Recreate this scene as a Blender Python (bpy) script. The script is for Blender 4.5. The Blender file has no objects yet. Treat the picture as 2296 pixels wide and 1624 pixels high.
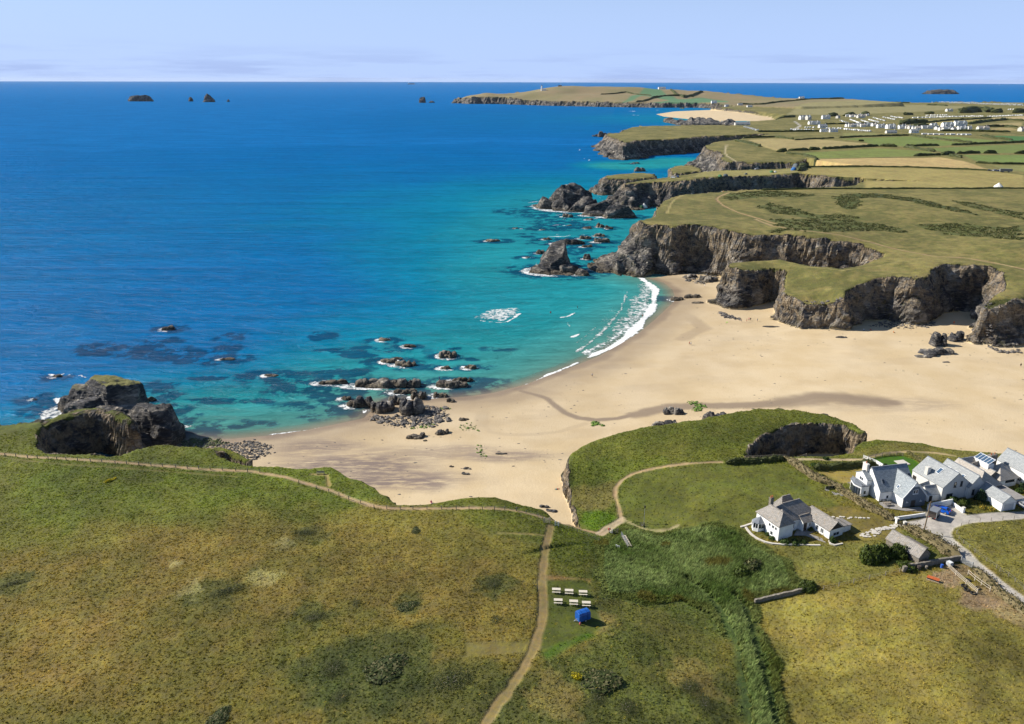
import bpy, bmesh, math, random
import numpy as np
from mathutils import Vector, Matrix

# ------------------------------------------------------------------ camera, sky, sun, exposure
scene = bpy.context.scene
R = math.radians
FPX = 1802.0                      # focal length in the 2296 px wide frame that all pixel notes below use
HCAM = 118.0
PITCH = math.atan(633.0 / FPX)
ROLL = 0.0026
cam_data = bpy.data.cameras.new('camera')
cam = bpy.data.objects.new('camera', cam_data)
scene.collection.objects.link(cam)
cam_data.sensor_width = 36.0
cam_data.lens = FPX / 2296.0 * 36.0
cam_data.clip_start = 1.0
cam_data.clip_end = 90000.0
CAM_M = Matrix.Translation((0, 0, HCAM)) @ Matrix.Rotation(math.pi / 2 - PITCH, 4, 'X') @ Matrix.Rotation(ROLL, 4, 'Z')
cam.matrix_world = CAM_M
scene.camera = cam

SUN_AZ = Vector((-1.0, 0.35))     # towards the sun, on the ground plane
SUN_EL = R(35)
world = bpy.data.worlds.new('World')
scene.world = world
world.use_nodes = True
wn = world.node_tree.nodes; wl = world.node_tree.links
wn.clear()
w_out = wn.new('ShaderNodeOutputWorld')
w_bg = wn.new('ShaderNodeBackground')
w_sky = wn.new('ShaderNodeTexSky')
w_sky.sky_type = 'NISHITA'
w_sky.sun_disc = False
w_sky.sun_elevation = SUN_EL
w_sky.sun_rotation = math.atan2(SUN_AZ.x, SUN_AZ.y)
w_sky.altitude = 100
w_sky.air_density = 0.9
w_sky.dust_density = 0.25
w_sky.ozone_density = 3.0
w_bg.inputs['Strength'].default_value = 0.07
# thin bands of low cloud just above the horizon, all the way round
w_co = wn.new('ShaderNodeTexCoord')
w_sep = wn.new('ShaderNodeSeparateXYZ')
wl.new(w_co.outputs['Generated'], w_sep.inputs[0])
w_map = wn.new('ShaderNodeMapping')
w_map.inputs['Scale'].default_value = (3.5, 3.5, 60.0)
wl.new(w_co.outputs['Generated'], w_map.inputs[0])
w_no = wn.new('ShaderNodeTexNoise')
w_no.inputs['Scale'].default_value = 1.6
w_no.inputs['Detail'].default_value = 7
w_no.inputs['Roughness'].default_value = 0.62
wl.new(w_map.outputs[0], w_no.inputs['Vector'])
w_r1 = wn.new('ShaderNodeValToRGB')
w_r1.color_ramp.elements[0].position = 0.47
w_r1.color_ramp.elements[1].position = 0.62
wl.new(w_no.outputs['Fac'], w_r1.inputs[0])
w_r2 = wn.new('ShaderNodeMapRange')     # cloud only in the lowest few degrees
w_r2.inputs['From Min'].default_value = 0.042
w_r2.inputs['From Max'].default_value = 0.012
w_r2.inputs['To Min'].default_value = 0.0
w_r2.inputs['To Max'].default_value = 0.62
wl.new(w_sep.outputs['Z'], w_r2.inputs['Value'])
w_mul = wn.new('ShaderNodeMath'); w_mul.operation = 'MULTIPLY'
wl.new(w_r1.outputs[0], w_mul.inputs[0]); wl.new(w_r2.outputs[0], w_mul.inputs[1])
w_mix = wn.new('ShaderNodeMix'); w_mix.data_type = 'RGBA'
w_mix.inputs[7].default_value = (3.5, 4.6, 7.9, 1)
wl.new(w_mul.outputs[0], w_mix.inputs[0])
# pale marine haze low over the horizon
w_hz = wn.new('ShaderNodeMapRange'); w_hz.interpolation_type = 'SMOOTHERSTEP'
w_hz.inputs['From Min'].default_value = 0.30; w_hz.inputs['From Max'].default_value = -0.02
w_hz.inputs['To Min'].default_value = 0.0; w_hz.inputs['To Max'].default_value = 0.92
wl.new(w_sep.outputs['Z'], w_hz.inputs['Value'])
w_hm = wn.new('ShaderNodeMix'); w_hm.data_type = 'RGBA'
w_hm.inputs[7].default_value = (4.5, 6.1, 9.9, 1)
wl.new(w_hz.outputs[0], w_hm.inputs[0]); wl.new(w_sky.outputs[0], w_hm.inputs[6])
wl.new(w_hm.outputs[2], w_mix.inputs[6])
wl.new(w_mix.outputs[2], w_bg.inputs['Color'])
wl.new(w_bg.outputs[0], w_out.inputs['Surface'])

sun_d = bpy.data.lights.new('sun', 'SUN')
sun_d.energy = 5.0
sun_d.angle = R(0.53)
sun_d.color = (1.0, 0.93, 0.82)
sun = bpy.data.objects.new('sun', sun_d)
scene.collection.objects.link(sun)
_s = Vector((SUN_AZ.x, SUN_AZ.y, 0)).normalized() * math.cos(SUN_EL) + Vector((0, 0, math.sin(SUN_EL)))
sun.rotation_euler = _s.to_track_quat('Z', 'Y').to_euler()
SUN_DIR = np.array(_s)

scene.view_settings.view_transform = 'Standard'
scene.view_settings.look = 'None'
scene.view_settings.exposure = 0.62
scene.view_settings.gamma = 1.0
scene.view_settings.use_curve_mapping = False
scene.render.engine = 'CYCLES'
scene.cycles.use_denoising = True
scene.cycles.max_bounces = 5
scene.cycles.diffuse_bounces = 2
scene.cycles.glossy_bounces = 2
scene.cycles.transparent_max_bounces = 8
scene.cycles.caustics_reflective = False
scene.cycles.caustics_refractive = False

# ------------------------------------------------------------------ noise (numpy)
_rng = np.random.RandomState(7)
_PERM = np.concatenate([_rng.permutation(256)] * 3).astype(np.int32)
_VAL = _rng.rand(256).astype(np.float32)

def vnoise2(x, y):
    xi = np.floor(x).astype(np.int32); yi = np.floor(y).astype(np.int32)
    fx = (x - xi).astype(np.float32); fy = (y - yi).astype(np.float32)
    fx = fx * fx * fx * (fx * (fx * 6 - 15) + 10); fy = fy * fy * fy * (fy * (fy * 6 - 15) + 10)
    a0 = _PERM[xi & 255]; a1 = _PERM[(xi + 1) & 255]
    y0 = yi & 255; y1 = (yi + 1) & 255
    v00 = _VAL[_PERM[a0 + y0]]; v10 = _VAL[_PERM[a1 + y0]]
    v01 = _VAL[_PERM[a0 + y1]]; v11 = _VAL[_PERM[a1 + y1]]
    a = v00 + (v10 - v00) * fx
    b = v01 + (v11 - v01) * fx
    return (a + (b - a) * fy) * 2 - 1

def vnoise3(x, y, z):
    xi = np.floor(x).astype(np.int32); yi = np.floor(y).astype(np.int32); zi = np.floor(z).astype(np.int32)
    fx = (x - xi).astype(np.float32); fy = (y - yi).astype(np.float32); fz = (z - zi).astype(np.float32)
    fx = fx * fx * (3 - 2 * fx); fy = fy * fy * (3 - 2 * fy); fz = fz * fz * (3 - 2 * fz)
    out = []
    z0 = zi & 255; z1 = (zi + 1) & 255
    a0 = _PERM[xi & 255]; a1 = _PERM[(xi + 1) & 255]
    b00 = _PERM[a0 + (yi & 255)]; b10 = _PERM[a1 + (yi & 255)]
    b01 = _PERM[a0 + ((yi + 1) & 255)]; b11 = _PERM[a1 + ((yi + 1) & 255)]
    def pl(zz):
        v00 = _VAL[_PERM[b00 + zz]]; v10 = _VAL[_PERM[b10 + zz]]
        v01 = _VAL[_PERM[b01 + zz]]; v11 = _VAL[_PERM[b11 + zz]]
        a = v00 + (v10 - v00) * fx; b = v01 + (v11 - v01) * fx
        return a + (b - a) * fy
    p0 = pl(z0); p1 = pl(z1)
    return (p0 + (p1 - p0) * fz) * 2 - 1

def fbm2(x, y, wl_, octs=3, gain=0.5, seed=0.0):
    s = np.zeros(np.shape(x), np.float32); a = 1.0; f = 1.0 / wl_; n = 0.0
    for i in range(octs):
        s += a * vnoise2(x * f + seed * 17.3 + i * 31.7, y * f + seed * 9.1 + i * 11.3)
        n += a; a *= gain; f *= 2.03
    return s / n

def ridged3(x, y, z, wl_, octs=3, gain=0.5, seed=0.0):
    s = np.zeros(np.shape(x), np.float32); a = 1.0; f = 1.0 / wl_; n = 0.0
    for i in range(octs):
        v = vnoise3(x * f + seed * 13.1 + i * 7.7, y * f + i * 3.1 + seed * 5.3, z * f + i * 19.1)
        s += a * (1 - 2 * np.abs(v)); n += a; a *= gain; f *= 2.07
    return s / n

def sstep(a, b, x):
    t = np.clip((x - a) / (b - a), 0, 1)
    return t * t * (3 - 2 * t)

# ------------------------------------------------------------------ pixels to places
ZT = {  # notes taken on enlarged crops of the photograph: (offset x, offset y, scale) to the 2296 px frame
 'D': (0, 0, 1), 'Z1': (1180.8, 820.0, .3429), 'Z2': (1640, 984, .2857), 'Z3': (1869.6, 1010.2, .1857),
 'Z4': (1653.1, 1102.1, .12571), 'Z5': (1869.6, 1167.7, .1857), 'Z6': (1115.2, 1082.4, .24237),
 'Z7': (1049.6, 1164.4, .3143), 'Z8': (0, 1049.6, .4857), 'ZF': (1574.4, 131.2, .3143),
 'ZN': (1115.2, 262.4, .3429), 'ZC': (1508.8, 492.0, .3429), 'ZL': (0, 688.8, .2857),
 'ZM': (656, 688.8, .2857), 'ZH': (918.4, 131.2, .2857), 'ZV': (1771.2, 216.5, .22857),
 'ZB': (1312.0, 1115.2, .085714), 'ZQ': (1148.0, 393.6, .17143), 'ZS': (0.0, 820.0, .2), 'ZX': (2066.4, 1010.2, .1), 'ZI': (0.0, 131.2, .2857)}
def zc(key, pts):
    ox, oy, s = ZT[key]
    return [(ox + p[0] * s, oy + p[1] * s) + tuple(p[2:]) for p in pts]

_M3 = np.array(CAM_M.to_3x3())
def ray(px, py):
    d = _M3 @ np.array([(px - 1148.0) / FPX, -(py - 812.0) / FPX, -1.0])
    return d
def at_z(px, py, z):
    d = ray(px, py)
    t = (z - HCAM) / d[2]
    return np.array([d[0] * t, d[1] * t])
def on_fn(px, py, fn):
    z = 12.0
    for _ in range(14):
        p = at_z(px, py, z)
        z = 0.5 * z + 0.5 * float(fn(np.array([p[0]]), np.array([p[1]]))[0])
    return at_z(px, py, z)

# ------------------------------------------------------------------ distance fields
def poly_field(x, y, P, attrs=None):
    """signed distance (negative inside) to closed polygon P, nearest point and interpolated attributes"""
    n = len(P)
    d2 = np.full(x.shape, 1e18, np.float64)
    inside = np.zeros(x.shape, bool)
    nx = np.zeros(x.shape); ny = np.zeros(x.shape)
    A = None if attrs is None else np.zeros((attrs.shape[1],) + x.shape)
    for i in range(n):
        ax, ay = P[i]; bx, by = P[(i + 1) % n]
        ex, ey = bx - ax, by - ay
        L = ex * ex + ey * ey + 1e-9
        t = np.clip(((x - ax) * ex + (y - ay) * ey) / L, 0, 1)
        qx = ax + t * ex; qy = ay + t * ey
        dd = (x - qx) ** 2 + (y - qy) ** 2
        m = dd < d2
        d2[m] = dd[m]; nx[m] = qx[m]; ny[m] = qy[m]
        if A is not None:
            for k in range(A.shape[0]):
                A[k][m] = (attrs[i, k] + (attrs[(i + 1) % n, k] - attrs[i, k]) * t)[m]
        c = ((ay > y) != (by > y))
        if abs(ey) > 1e-12:
            xi = ax + (y - ay) / ey * ex
            inside ^= c & (x < xi)
    d = np.sqrt(d2)
    d[inside] *= -1
    return d, nx, ny, A

def line_dist(x, y, P):
    d2 = np.full(x.shape, 1e18); T = np.zeros(x.shape); acc = 0.0
    for i in range(len(P) - 1):
        ax, ay = P[i]; bx, by = P[i + 1]
        ex, ey = bx - ax, by - ay
        L = ex * ex + ey * ey + 1e-9
        t = np.clip(((x - ax) * ex + (y - ay) * ey) / L, 0, 1)
        dd = (x - ax - t * ex) ** 2 + (y - ay - t * ey) ** 2
        m = dd < d2
        d2[m] = dd[m]; T[m] = (acc + t * math.sqrt(L))[m]
        acc += math.sqrt(L)
    return np.sqrt(d2), T
# ------------------------------------------------------------------ land: heights of the plateaus
def idw(x, y, pts, p=3.0, eps=4.0):
    num = np.zeros(np.shape(x)); den = np.zeros(np.shape(x))
    for (a, b, c) in pts:
        w = 1.0 / (((x - a) ** 2 + (y - b) ** 2 + eps * eps) ** (p / 2))
        num += w * c; den += w
    return num / den

N_PTS = [(150, 381, 14.5), (169, 386, 21), (192, 390, 25.5), (226, 412, 27.5), (134, 398, 16), (128, 412, 18), (115, 428, 22),
         (180, 420, 24), (85, 510, 30), (120, 510, 31), (180, 500, 31), (300, 450, 31), (300, 600, 31), (100, 600, 30),
         (219, 345, 19), (228, 365, 24.5), (265, 372, 27), (340, 380, 29), (200, 700, 29), (400, 700, 30), (240, 340, 18), (300, 340, 22)]
def z_north(x, y):
    zi = idw(x, y, N_PTS)
    zf = np.interp(y, [0, 640, 760, 1000, 1500, 2000, 2600, 4200, 9000], [30, 30, 26.5, 26, 24, 19, 14, 11, 9])
    k = sstep(610, 690, y)
    return zi * (1 - k) + zf * k

STREAM = [at_z(px, py, z) for px, py, z in [(1285, 1160, 3.5), (1300, 1169, 4), (1345, 1187, 5), (1395, 1202, 6), (1425, 1228, 6.5), (1490, 1268, 7), (1560, 1330, 7),
                                            (1640, 1420, 7), (1690, 1505, 7), (1740, 1624, 7.5), (1790, 1750, 8)]]
_hc = at_z(1640, 955, 14)
def z_south(x, y):
    z = 12.4 + 2.2 * sstep(-10, -150, x) + 2.6 * np.exp(-(((x - _hc[0]) / 42) ** 2 + ((y - _hc[1]) / 30) ** 2))
    d, t = line_dist(x, y, STREAM)
    m = sstep(0, 60, t)
    z = z - (6.8 - 1.8 * m) * np.exp(-(d / (15 + 11 * m)) ** 2)
    return z
def const(v):
    return lambda x, y: np.full(np.shape(x), float(v))

T_BASE = [tuple(at_z(q[0], q[1], 0)) for q in zc('ZH', [(395, 353), (500, 358), (700, 358), (930, 366), (1100, 372), (1250, 375), (1500, 381), (1900, 387), (2280, 388)])]
T_RAW = [(1040, 4440, 26), (1061, 4500, 40), (1090, 4510, 54), (1118, 4500, 47), (1147, 4480, 37), (1175, 4480, 43), (1204, 4420, 58), (1221, 4470, 70), (1247, 4560, 82), (1275, 4650, 87),
         (1347, 4700, 84), (1404, 4700, 82), (1490, 4750, 69), (1573, 4750, 63), (1606, 4750, 56), (1643, 4750, 34), (1716, 4700, 12), (1300, 4330, 48), (1400, 4250, 46), (1500, 4250, 42), (1560, 4100, 30), (1650, 4100, 22), (1700, 3700, 14)]
T_PTS = [((p[0] - 1148) / FPX * (p[1] * .9435 + 33), p[1], p[2]) for p in T_RAW] + [(q[0], q[1] + 40, 34 if i_ in (1, 2) else 22) for i_, q in enumerate(T_BASE)]
def z_trevose(x, y):
    return idw(x, y, T_PTS, 3.5, 40)

# each land mass: rim points (pixel x, pixel y, run-out of the cliff in metres, grassy 0..1), height function, base height, warp
LM = []
def land(name, pts, zf, zb=-4.0, warp=1.0, prof='cliff', extra=()):
    W = [tuple(at_z(p[0], p[1], p[4]) if len(p) > 4 else on_fn(p[0], p[1], zf)) for p in pts]
    A = [(p[2] if len(p) > 2 else 10.0, p[3] if len(p) > 3 else 0.0) for p in pts]
    for e in extra:
        W.append((e[0], e[1])); A.append((e[2], e[3]))
    LM.append(dict(name=name, P=W, A=np.array(A, float), zf=zf, zb=zb, warp=warp, prof=prof))

# --- the near land the drone looks down on, with the centre headland and the house plots
S = [(-500, 985, 12), (-200, 962, 12), (0, 951, 11), (70, 946, 10), (92, 943, 9), (97, 952, 7), (80, 972, 7), (86, 986, 7), (76, 1000, 7), (100, 1013, 7), (143, 1017, 8),
     (200, 1017, 8), (243, 1020, 8), (271, 1016, 8), (300, 1006, 8), (329, 999, 9), (363, 994, 10), (400, 997, 12, .3), (440, 998, 14, .6),
     (478, 1003, 14, .4), (486, 1016, 7, 0), (508, 1030, 7, 0), (543, 1039, 8, 0), (569, 1043, 12, .6), (640, 1046, 14, .8), (690, 1051, 14, .8), (712, 1048, 14, .8),
     (740, 1046, 14, .8), (765, 1058, 13, .8), (800, 1082, 13, .8), (850, 1106, 12, .7), (893, 1130, 13, .8), (940, 1130, 14, 1), (985, 1124, 14, 1),
     (1030, 1117, 14, 1), (1110, 1115, 14, 1), (1160, 1130, 12, 1), (1210, 1141, 9, 1), (1250, 1156, 6, 1, 10.0), (1280, 1169, 4, 1, 8.0), (1306, 1181, 3, .8, 7.0),
     (1317, 1178, 3, .8, 7.0), (1309, 1164, 4, .6, 8.0), (1303, 1148, 5, .1, 9.5), (1292, 1118, 5.5, 0, 11.0), (1276, 1080, 5.5, 0), (1276, 1040, 6, 0), (1282, 1014, 7, .5), (1310, 998, 9, .8),
     (1340, 985, 10, .9), (1400, 968, 10, .9), (1440, 957, 10, .8), (1500, 948, 10, .8), (1570, 940, 10, .6), (1620, 928, 9, .2), (1650, 920, 9, .3), (1700, 916, 10, .4), (1745, 916, 10, .2),
     (1790, 919, 10, .2), (1830, 925, 9), (1880, 935, 8), (1920, 950, 7), (1940, 968, 6), (1928, 966, 6), (1894, 950, 6), (1832, 945, 7), (1781, 947, 8),
     (1758, 951, 8), (1716, 969, 8), (1685, 988, 8), (1671, 1008, 7), (1670, 1024, 6), (1700, 1025, 7), (1764, 1022, 7), (1808, 1019, 7), (1860, 1019, 7), (1908, 1012, 6, .3), (1918, 998, 6, .4), (1935, 989, 7, .7),
     (1966, 984, 9, 1), (2011, 986, 10, 1), (2069, 992, 10, 1), (2126, 1004, 10, 1), (2183, 1010, 10, 1), (2296, 1021, 10, 1), (2420, 1035, 10, 1)]
land('south', S, z_south, zb=-3, warp=.8, extra=[(600, 230, 10, 1), (600, -200, 10, 1), (-600, -200, 10, 1), (-600, 200, 10, 0)])
land('hump', [(40, 955, 8), (75, 946, 8), (110, 938, 9), (150, 926, 9), (180, 916, 9), (213, 911, 10), (245, 915, 10), (275, 926, 9), (294, 940, 6), (286, 941, 5), (262, 931, 5.5), (225, 925, 6), (190, 926, 6), (150, 935, 6), (120, 945, 6), (96, 955, 5)], const(12.8), zb=-4, warp=1.2)
land('spur', [(480, 1001, 4, .5), (497, 1001, 5, .3), (523, 1008, 6, .2), (545, 1019, 5), (556, 1029, 4), (546, 1027, 4), (520, 1015, 4), (495, 1008, 3)], const(9.5), zb=0, warp=.8)
land('spur2', [(735, 1047, 8, .8), (752, 1052, 8, .6), (790, 1072, 8, .4), (840, 1096, 7, .3), (885, 1124, 5, .4), (870, 1122, 5, .4), (820, 1098, 6, .3), (770, 1068, 6, .5)], const(12.2), zb=0, warp=.8)

# --- the north side of the bay
A_ = ([(2560, 700, 14), (2400, 672, 16), (2310, 668, 18), (2262, 676, 18), (2232, 686, 15), (2212, 690, 10), (2222, 672, 8)] +
      zc('ZC', [(2165, 470, 16), (2172, 420, 20), (2160, 340, 28), (2070, 300, 26), (1950, 290, 24), (1780, 285, 22), (1720, 310, 18), (1650, 372, 13), (1610, 390, 12), (1470, 367, 13), (1380, 367, 14),
                (1290, 388, 13), (1200, 432, 12), (1130, 502, 10), (1060, 532, 10), (960, 547, 10), (860, 542, 11), (770, 500, 11), (710, 468, 9), (735, 400, 6), (748, 345, 5), (722, 322, 5), (640, 312, 6), (592, 316, 9),
                (520, 330, 15), (430, 320, 18), (360, 300, 16), (380, 282, 12), (490, 272, 9), (540, 268, 9), (700, 262, 8), (790, 282, 9), (900, 298, 10), (1100, 318, 12), (1260, 294, 11), (1375, 245, 8),
                (1370, 212, 14), (1270, 163, 15), (1100, 138, 15), (930, 108, 15), (780, 93, 15), (620, 98, 14), (490, 98, 14), (380, 68, 13), (210, 33, 12), (100, 28, 10), (0, 43, 11)]) +
      zc('ZN', [(1100, 705, 14), (1040, 702, 22), (985, 700, 34), (945, 692, 40), (935, 678, 30), (985, 662, 14), (1030, 640, 12), (1060, 580, 13), (1100, 540, 13), (1200, 510, 16), (1400, 495, 18), (1600, 480, 18),
                (1750, 470, 18), (2000, 465, 17), (2296, 452, 12)]) + [(1920, 414, 7), (1940, 404, 5)])
land('north', A_, z_north, zb=-4, warp=2.6, extra=[(700, 760, 5, 0), (2500, 760, 5, 0), (2500, 300, 5, 0), (900, 250, 5, 0)])
B_ = (zc('ZF', [(1150, 852, 5), (1130, 848, 10), (900, 838, 16), (700, 813, 18), (600, 823, 18), (400, 833, 18), (200, 838, 18), (0, 848, 18)]) +
      zc('ZN', [(1270, 408, 20), (1090, 420, 24), (1000, 425, 30), (880, 432, 38), (840, 440, 36), (850, 428, 22), (960, 410, 14), (1100, 394, 14), (1240, 374, 14), (1400, 350, 12), (1600, 344, 10), (1920, 334, 6), (2000, 326, 3)]))
land('ridge', B_, lambda x, y: z_north(x, y) - 5 * sstep(190, 120, x), zb=-4, warp=3.0, extra=[(500, 1000, 5, 0), (2600, 1000, 5, 0), (2600, 700, 5, 0), (500, 740, 5, 0)])
land('block', zc('ZN', [(718, 384, 26), (760, 376, 20), (850, 368, 14), (950, 362, 12), (1020, 372, 10), (1030, 388, 10), (960, 398, 10), (880, 402, 12), (800, 402, 14), (730, 398, 22)]), const(17), zb=-4, warp=2.6)
land('dome', zc('ZN', [(1130, 338, 16), (1180, 318, 14), (1270, 316, 14), (1330, 338, 14), (1330, 352, 12), (1230, 362, 16), (1150, 368, 18)]), const(19), zb=-4, warp=2.6)
land('middle', zc('ZN', [(1365, 186, 14), (1400, 168, 12), (1480, 156, 8), (1560, 146, 5), (1700, 170, 5), (1900, 220, 5), (2050, 260, 5), (1950, 296, 10), (1880, 292, 14), (1700, 294, 18), (1500, 290, 20), (1470, 266, 26), (1480, 244, 30), (1440, 226, 34), (1370, 208, 26)]), lambda x, y: z_north(x, y) - 1, zb=-4, warp=3.0)
land('third', zc('ZN', [(835, 168, 34), (905, 152, 26), (1000, 148, 24), (1140, 143, 24), (1270, 133, 24), (1340, 124, 20), (1500, 119, 18), (1600, 116, 14), (1700, 110, 12), (1830, 108, 8), (2000, 112, 5), (2300, 150, 5)]) , z_north, zb=-4, warp=3.5,
     extra=[(1400, 1000, 5, 0), (2600, 1000, 5, 0), (2600, 2100, 5, 0), (900, 2200, 5, 0), (460, 1900, 10, 0), (330, 1700, 14, 0), (240, 1640, 16, 0), (180, 1560, 20, 0), (170, 1500, 24, 0)])
land('fourth', zc('ZN', [(800, 112, 46), (850, 104, 30), (1000, 94, 22), (1250, 79, 20), (1440, 70, 16), (1500, 66, 10), (1480, 52, 12), (1120, 56, 18), (1000, 58, 20), (880, 66, 26), (820, 90, 40)]), z_north, zb=-4, warp=3.5, extra=[])
land('plain', [(1609, 288, 14), (1640, 282, 20), (1652, 279, 22), (1660, 274, 16), (1700, 271, 14), (1742, 268, 22), (1768, 262, 40, 1), (1752, 256, 40, 1), (1700, 251, 30, .5), (1650, 246, 24), (1600, 241, 20)],
     lambda x, y: np.maximum(z_north(x, y), 8), zb=-3, warp=5, extra=[(1600, 4300, 30, 0), (2600, 4500, 40, 0), (6000, 4600, 40, 0), (6000, 1500, 10, 0), (600, 1500, 10, 0)])
land('cape', [], z_trevose, zb=-4, warp=10, extra=[(q[0], q[1] + 34, 34, 0) for q in T_BASE] +
     [(1130, 3300, 20, 1), (1700, 3700, 30, 1), (1600, 4800, 60, 0), (1400, 5000, 60, 0), (700, 5050, 60, 0), (300, 4950, 80, 0), (120, 4700, 70, 0), (-80, 4640, 60, 0), (-235, 4560, 50, 0), (-300, 4480, 40, 0)])
LM.append(dict(name='inland', P=[(372, 1005), (380, 1400), (480, 1560), (570, 1620), (3000, 1700), (3000, 760), (480, 745)], A=np.array([(4.0, 1.0)] * 7), zf=z_north, zb=10.0, warp=0.5, prof='cliff'))
# --- shore of the bay (height 0) and the sand
SHORE_PX = [(330, 992), (395, 990), (430, 985), (520, 984), (600, 977), (680, 966), (760, 950), (815, 938), (850, 905), (900, 897), (1000, 893), (1060, 888), (1110, 880), (1180, 862),
            (1230, 842), (1290, 820), (1340, 800), (1390, 772), (1432, 747), (1468, 717), (1495, 692), (1515, 672), (1508, 650), (1488, 634), (1455, 624)]
SHORE = [tuple(at_z(px, py, 0)) for px, py in SHORE_PX]
SEA_POLY = [(-9000, 150), (-220, 205), (-128, 228)] + SHORE + [(110, 505), (2500, 560), (9000, 9000), (-9000, 9000)]
CBEACH = [tuple(at_z(px, py, 1)) for px, py in [(1492, 256), (1530, 250), (1600, 247), (1660, 248), (1700, 251), (1750, 255), (1770, 262), (1740, 269), (1690, 270), (1640, 270), (1560, 266), (1510, 261)]]
CSHELF = [tuple(at_z(px, py, 1)) for px, py in [(1490, 273), (1540, 269), (1640, 272), (1665, 280), (1600, 284), (1520, 280)]]

def prof_cliff(u):
    return np.interp(u, [-1, 0, .06, .22, .5, .75, 1.0, 9], [1, 1, .90, .60, .28, .11, 0, 0])

def ground(x, y, detail=True):
    """height, rock, sand, rim distance of the land at world points"""
    x = np.asarray(x, np.float64); y = np.asarray(y, np.float64)
    shp = x.shape; x = x.ravel(); y = y.ravel()
    h = np.full(x.shape, -14.0); rock = np.zeros(x.shape); rim = np.full(x.shape, 99.0); lmid = np.full(x.shape, -1)
    # sea bed and sand
    near = (y < 1200) & (np.abs(x) < 900)
    ds = np.full(x.shape, 900.0)
    xs, ys = x[near], y[near]
    dl, _ = line_dist(xs, ys, SHORE)
    sg, _, _, _ = poly_field(xs, ys, SEA_POLY)
    wob = fbm2(xs, ys, 22, 2, seed=3) * .25
    zz = np.where(sg < 0, -.045 * dl, np.minimum(.036 * dl, 2.9 + .006 * dl))
    zz = np.where(sg < 0, zz, zz + wob * sstep(6, 30, dl))
    ds[near] = np.where(sg < 0, -dl, dl)
    h[near] = np.maximum(zz, -14)
    far = (y > 2300) & (y < 3800) & (x > 400) & (x < 1500)
    if far.any():
        d, _, _, _ = poly_field(x[far], y[far], CBEACH)
        h[far] = np.maximum(h[far], np.where(d < 0, 1 + np.minimum(-d * .02, 3), 1 - d * .03))
        d2, _, _, _ = poly_field(x[far], y[far], CSHELF)
        hs = np.where(d2 < 0, 2.0 + fbm2(x[far], y[far], 25, 2) * 2.5, -9)
        m = hs > h[far]
        idx = np.where(far)[0][m]
        h[idx] = hs[m]; rock[idx] = 1
    sand_h = h.copy()
    for li, L in enumerate(LM):
        P = np.array(L['P']); mg = L['A'][:, 0].max() + 25
        m = (x > P[:, 0].min() - mg) & (x < P[:, 0].max() + mg) & (y > P[:, 1].min() - mg) & (y < P[:, 1].max() + mg)
        if not m.any():
            continue
        xm, ym = x[m], y[m]
        k = L['warp']
        wx = xm + k * fbm2(xm, ym, 13 + 3 * k, 3, .55, seed=1); wy = ym + k * fbm2(xm, ym, 13 + 3 * k, 3, .55, seed=2)
        d, nx, ny, A = poly_field(wx, wy, L['P'], L['A'])
        zt_in = L['zf'](xm, ym)
        zt_rim = L['zf'](nx, ny)
        run = np.maximum(A[0] * (np.where(A[0] < 20, .85, 1.0) if L['name'] in ('north', 'ridge', 'south') else 1.0) * (1 + .25 * fbm2(nx, ny, 9, 2, seed=5) + (.75 * fbm2(nx, ny, 24, 2, seed=6) if L['name'] in ('north', 'ridge', 'third', 'middle') else 0)), 1.5)
        u = d / run
        f = prof_cliff(u)
        fg = np.interp(u, [-1, 0, .25, .6, .85, 1, 9], [1, 1, .84, .45, .18, 0, 0])
        f = f * (1 - A[1]) + fg * A[1]
        hl = np.where(d < 0, zt_in - .5 * np.exp(d / 2.0) * (1 - .5 * A[1]), L['zb'] + (zt_rim - .5 * (1 - .5 * A[1]) - L['zb']) * f)
        hl = np.where(u > 1.0, -99, hl)
        hm = h[m]
        win = hl > hm
        idx = np.where(m)[0][win]
        h[idx] = hl[win]
        rock[idx] = (sstep(-.6, .5, d + .5 * fbm2(xm, ym, 4, 2, seed=8)) * (1 - A[1]))[win]
        rim[idx] = d[win]
        lmid[idx] = li
    if detail:
        g = (lmid >= 0) & (rim < 0)
        h[g] += (.35 * fbm2(x[g], y[g], 31, 3, seed=11) * sstep(0, -12, rim[g]))
    return h.reshape(shp), rock.reshape(shp), rim.reshape(shp), lmid.reshape(shp), ds.reshape(shp)

def gz(x, y):
    return float(ground(np.array([x]), np.array([y]))[0][0])
def G(px, py, key='D'):
    """where the ray through a pixel of the photograph meets the ground"""
    if key != 'D':
        px, py = zc(key, [(px, py)])[0]
    d = ray(px, py)
    ts = np.concatenate([np.arange(90, 1200, 1.5), np.arange(1200, 6000, 8.0)]) / math.hypot(d[0], d[1])
    hx = d[0] * ts; hy = d[1] * ts; hz = HCAM + d[2] * ts
    hh = ground(hx, hy)[0]
    below = np.where(hz <= np.maximum(hh, 0.0))[0]
    if len(below) == 0:
        p = at_z(px, py, 0); return np.array([p[0], p[1], 0.0])
    i = max(below[0], 1)
    a, b = ts[i - 1], ts[i]
    for _ in range(6):
        c = .5 * (a + b)
        if HCAM + d[2] * c <= max(gz(d[0] * c, d[1] * c), 0.0): b = c
        else: a = c
    return np.array([d[0] * b, d[1] * b, max(gz(d[0] * b, d[1] * b), 0.0)])
def Gs(key, pts):
    return [G(p[0], p[1], key) for p in pts]
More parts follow.
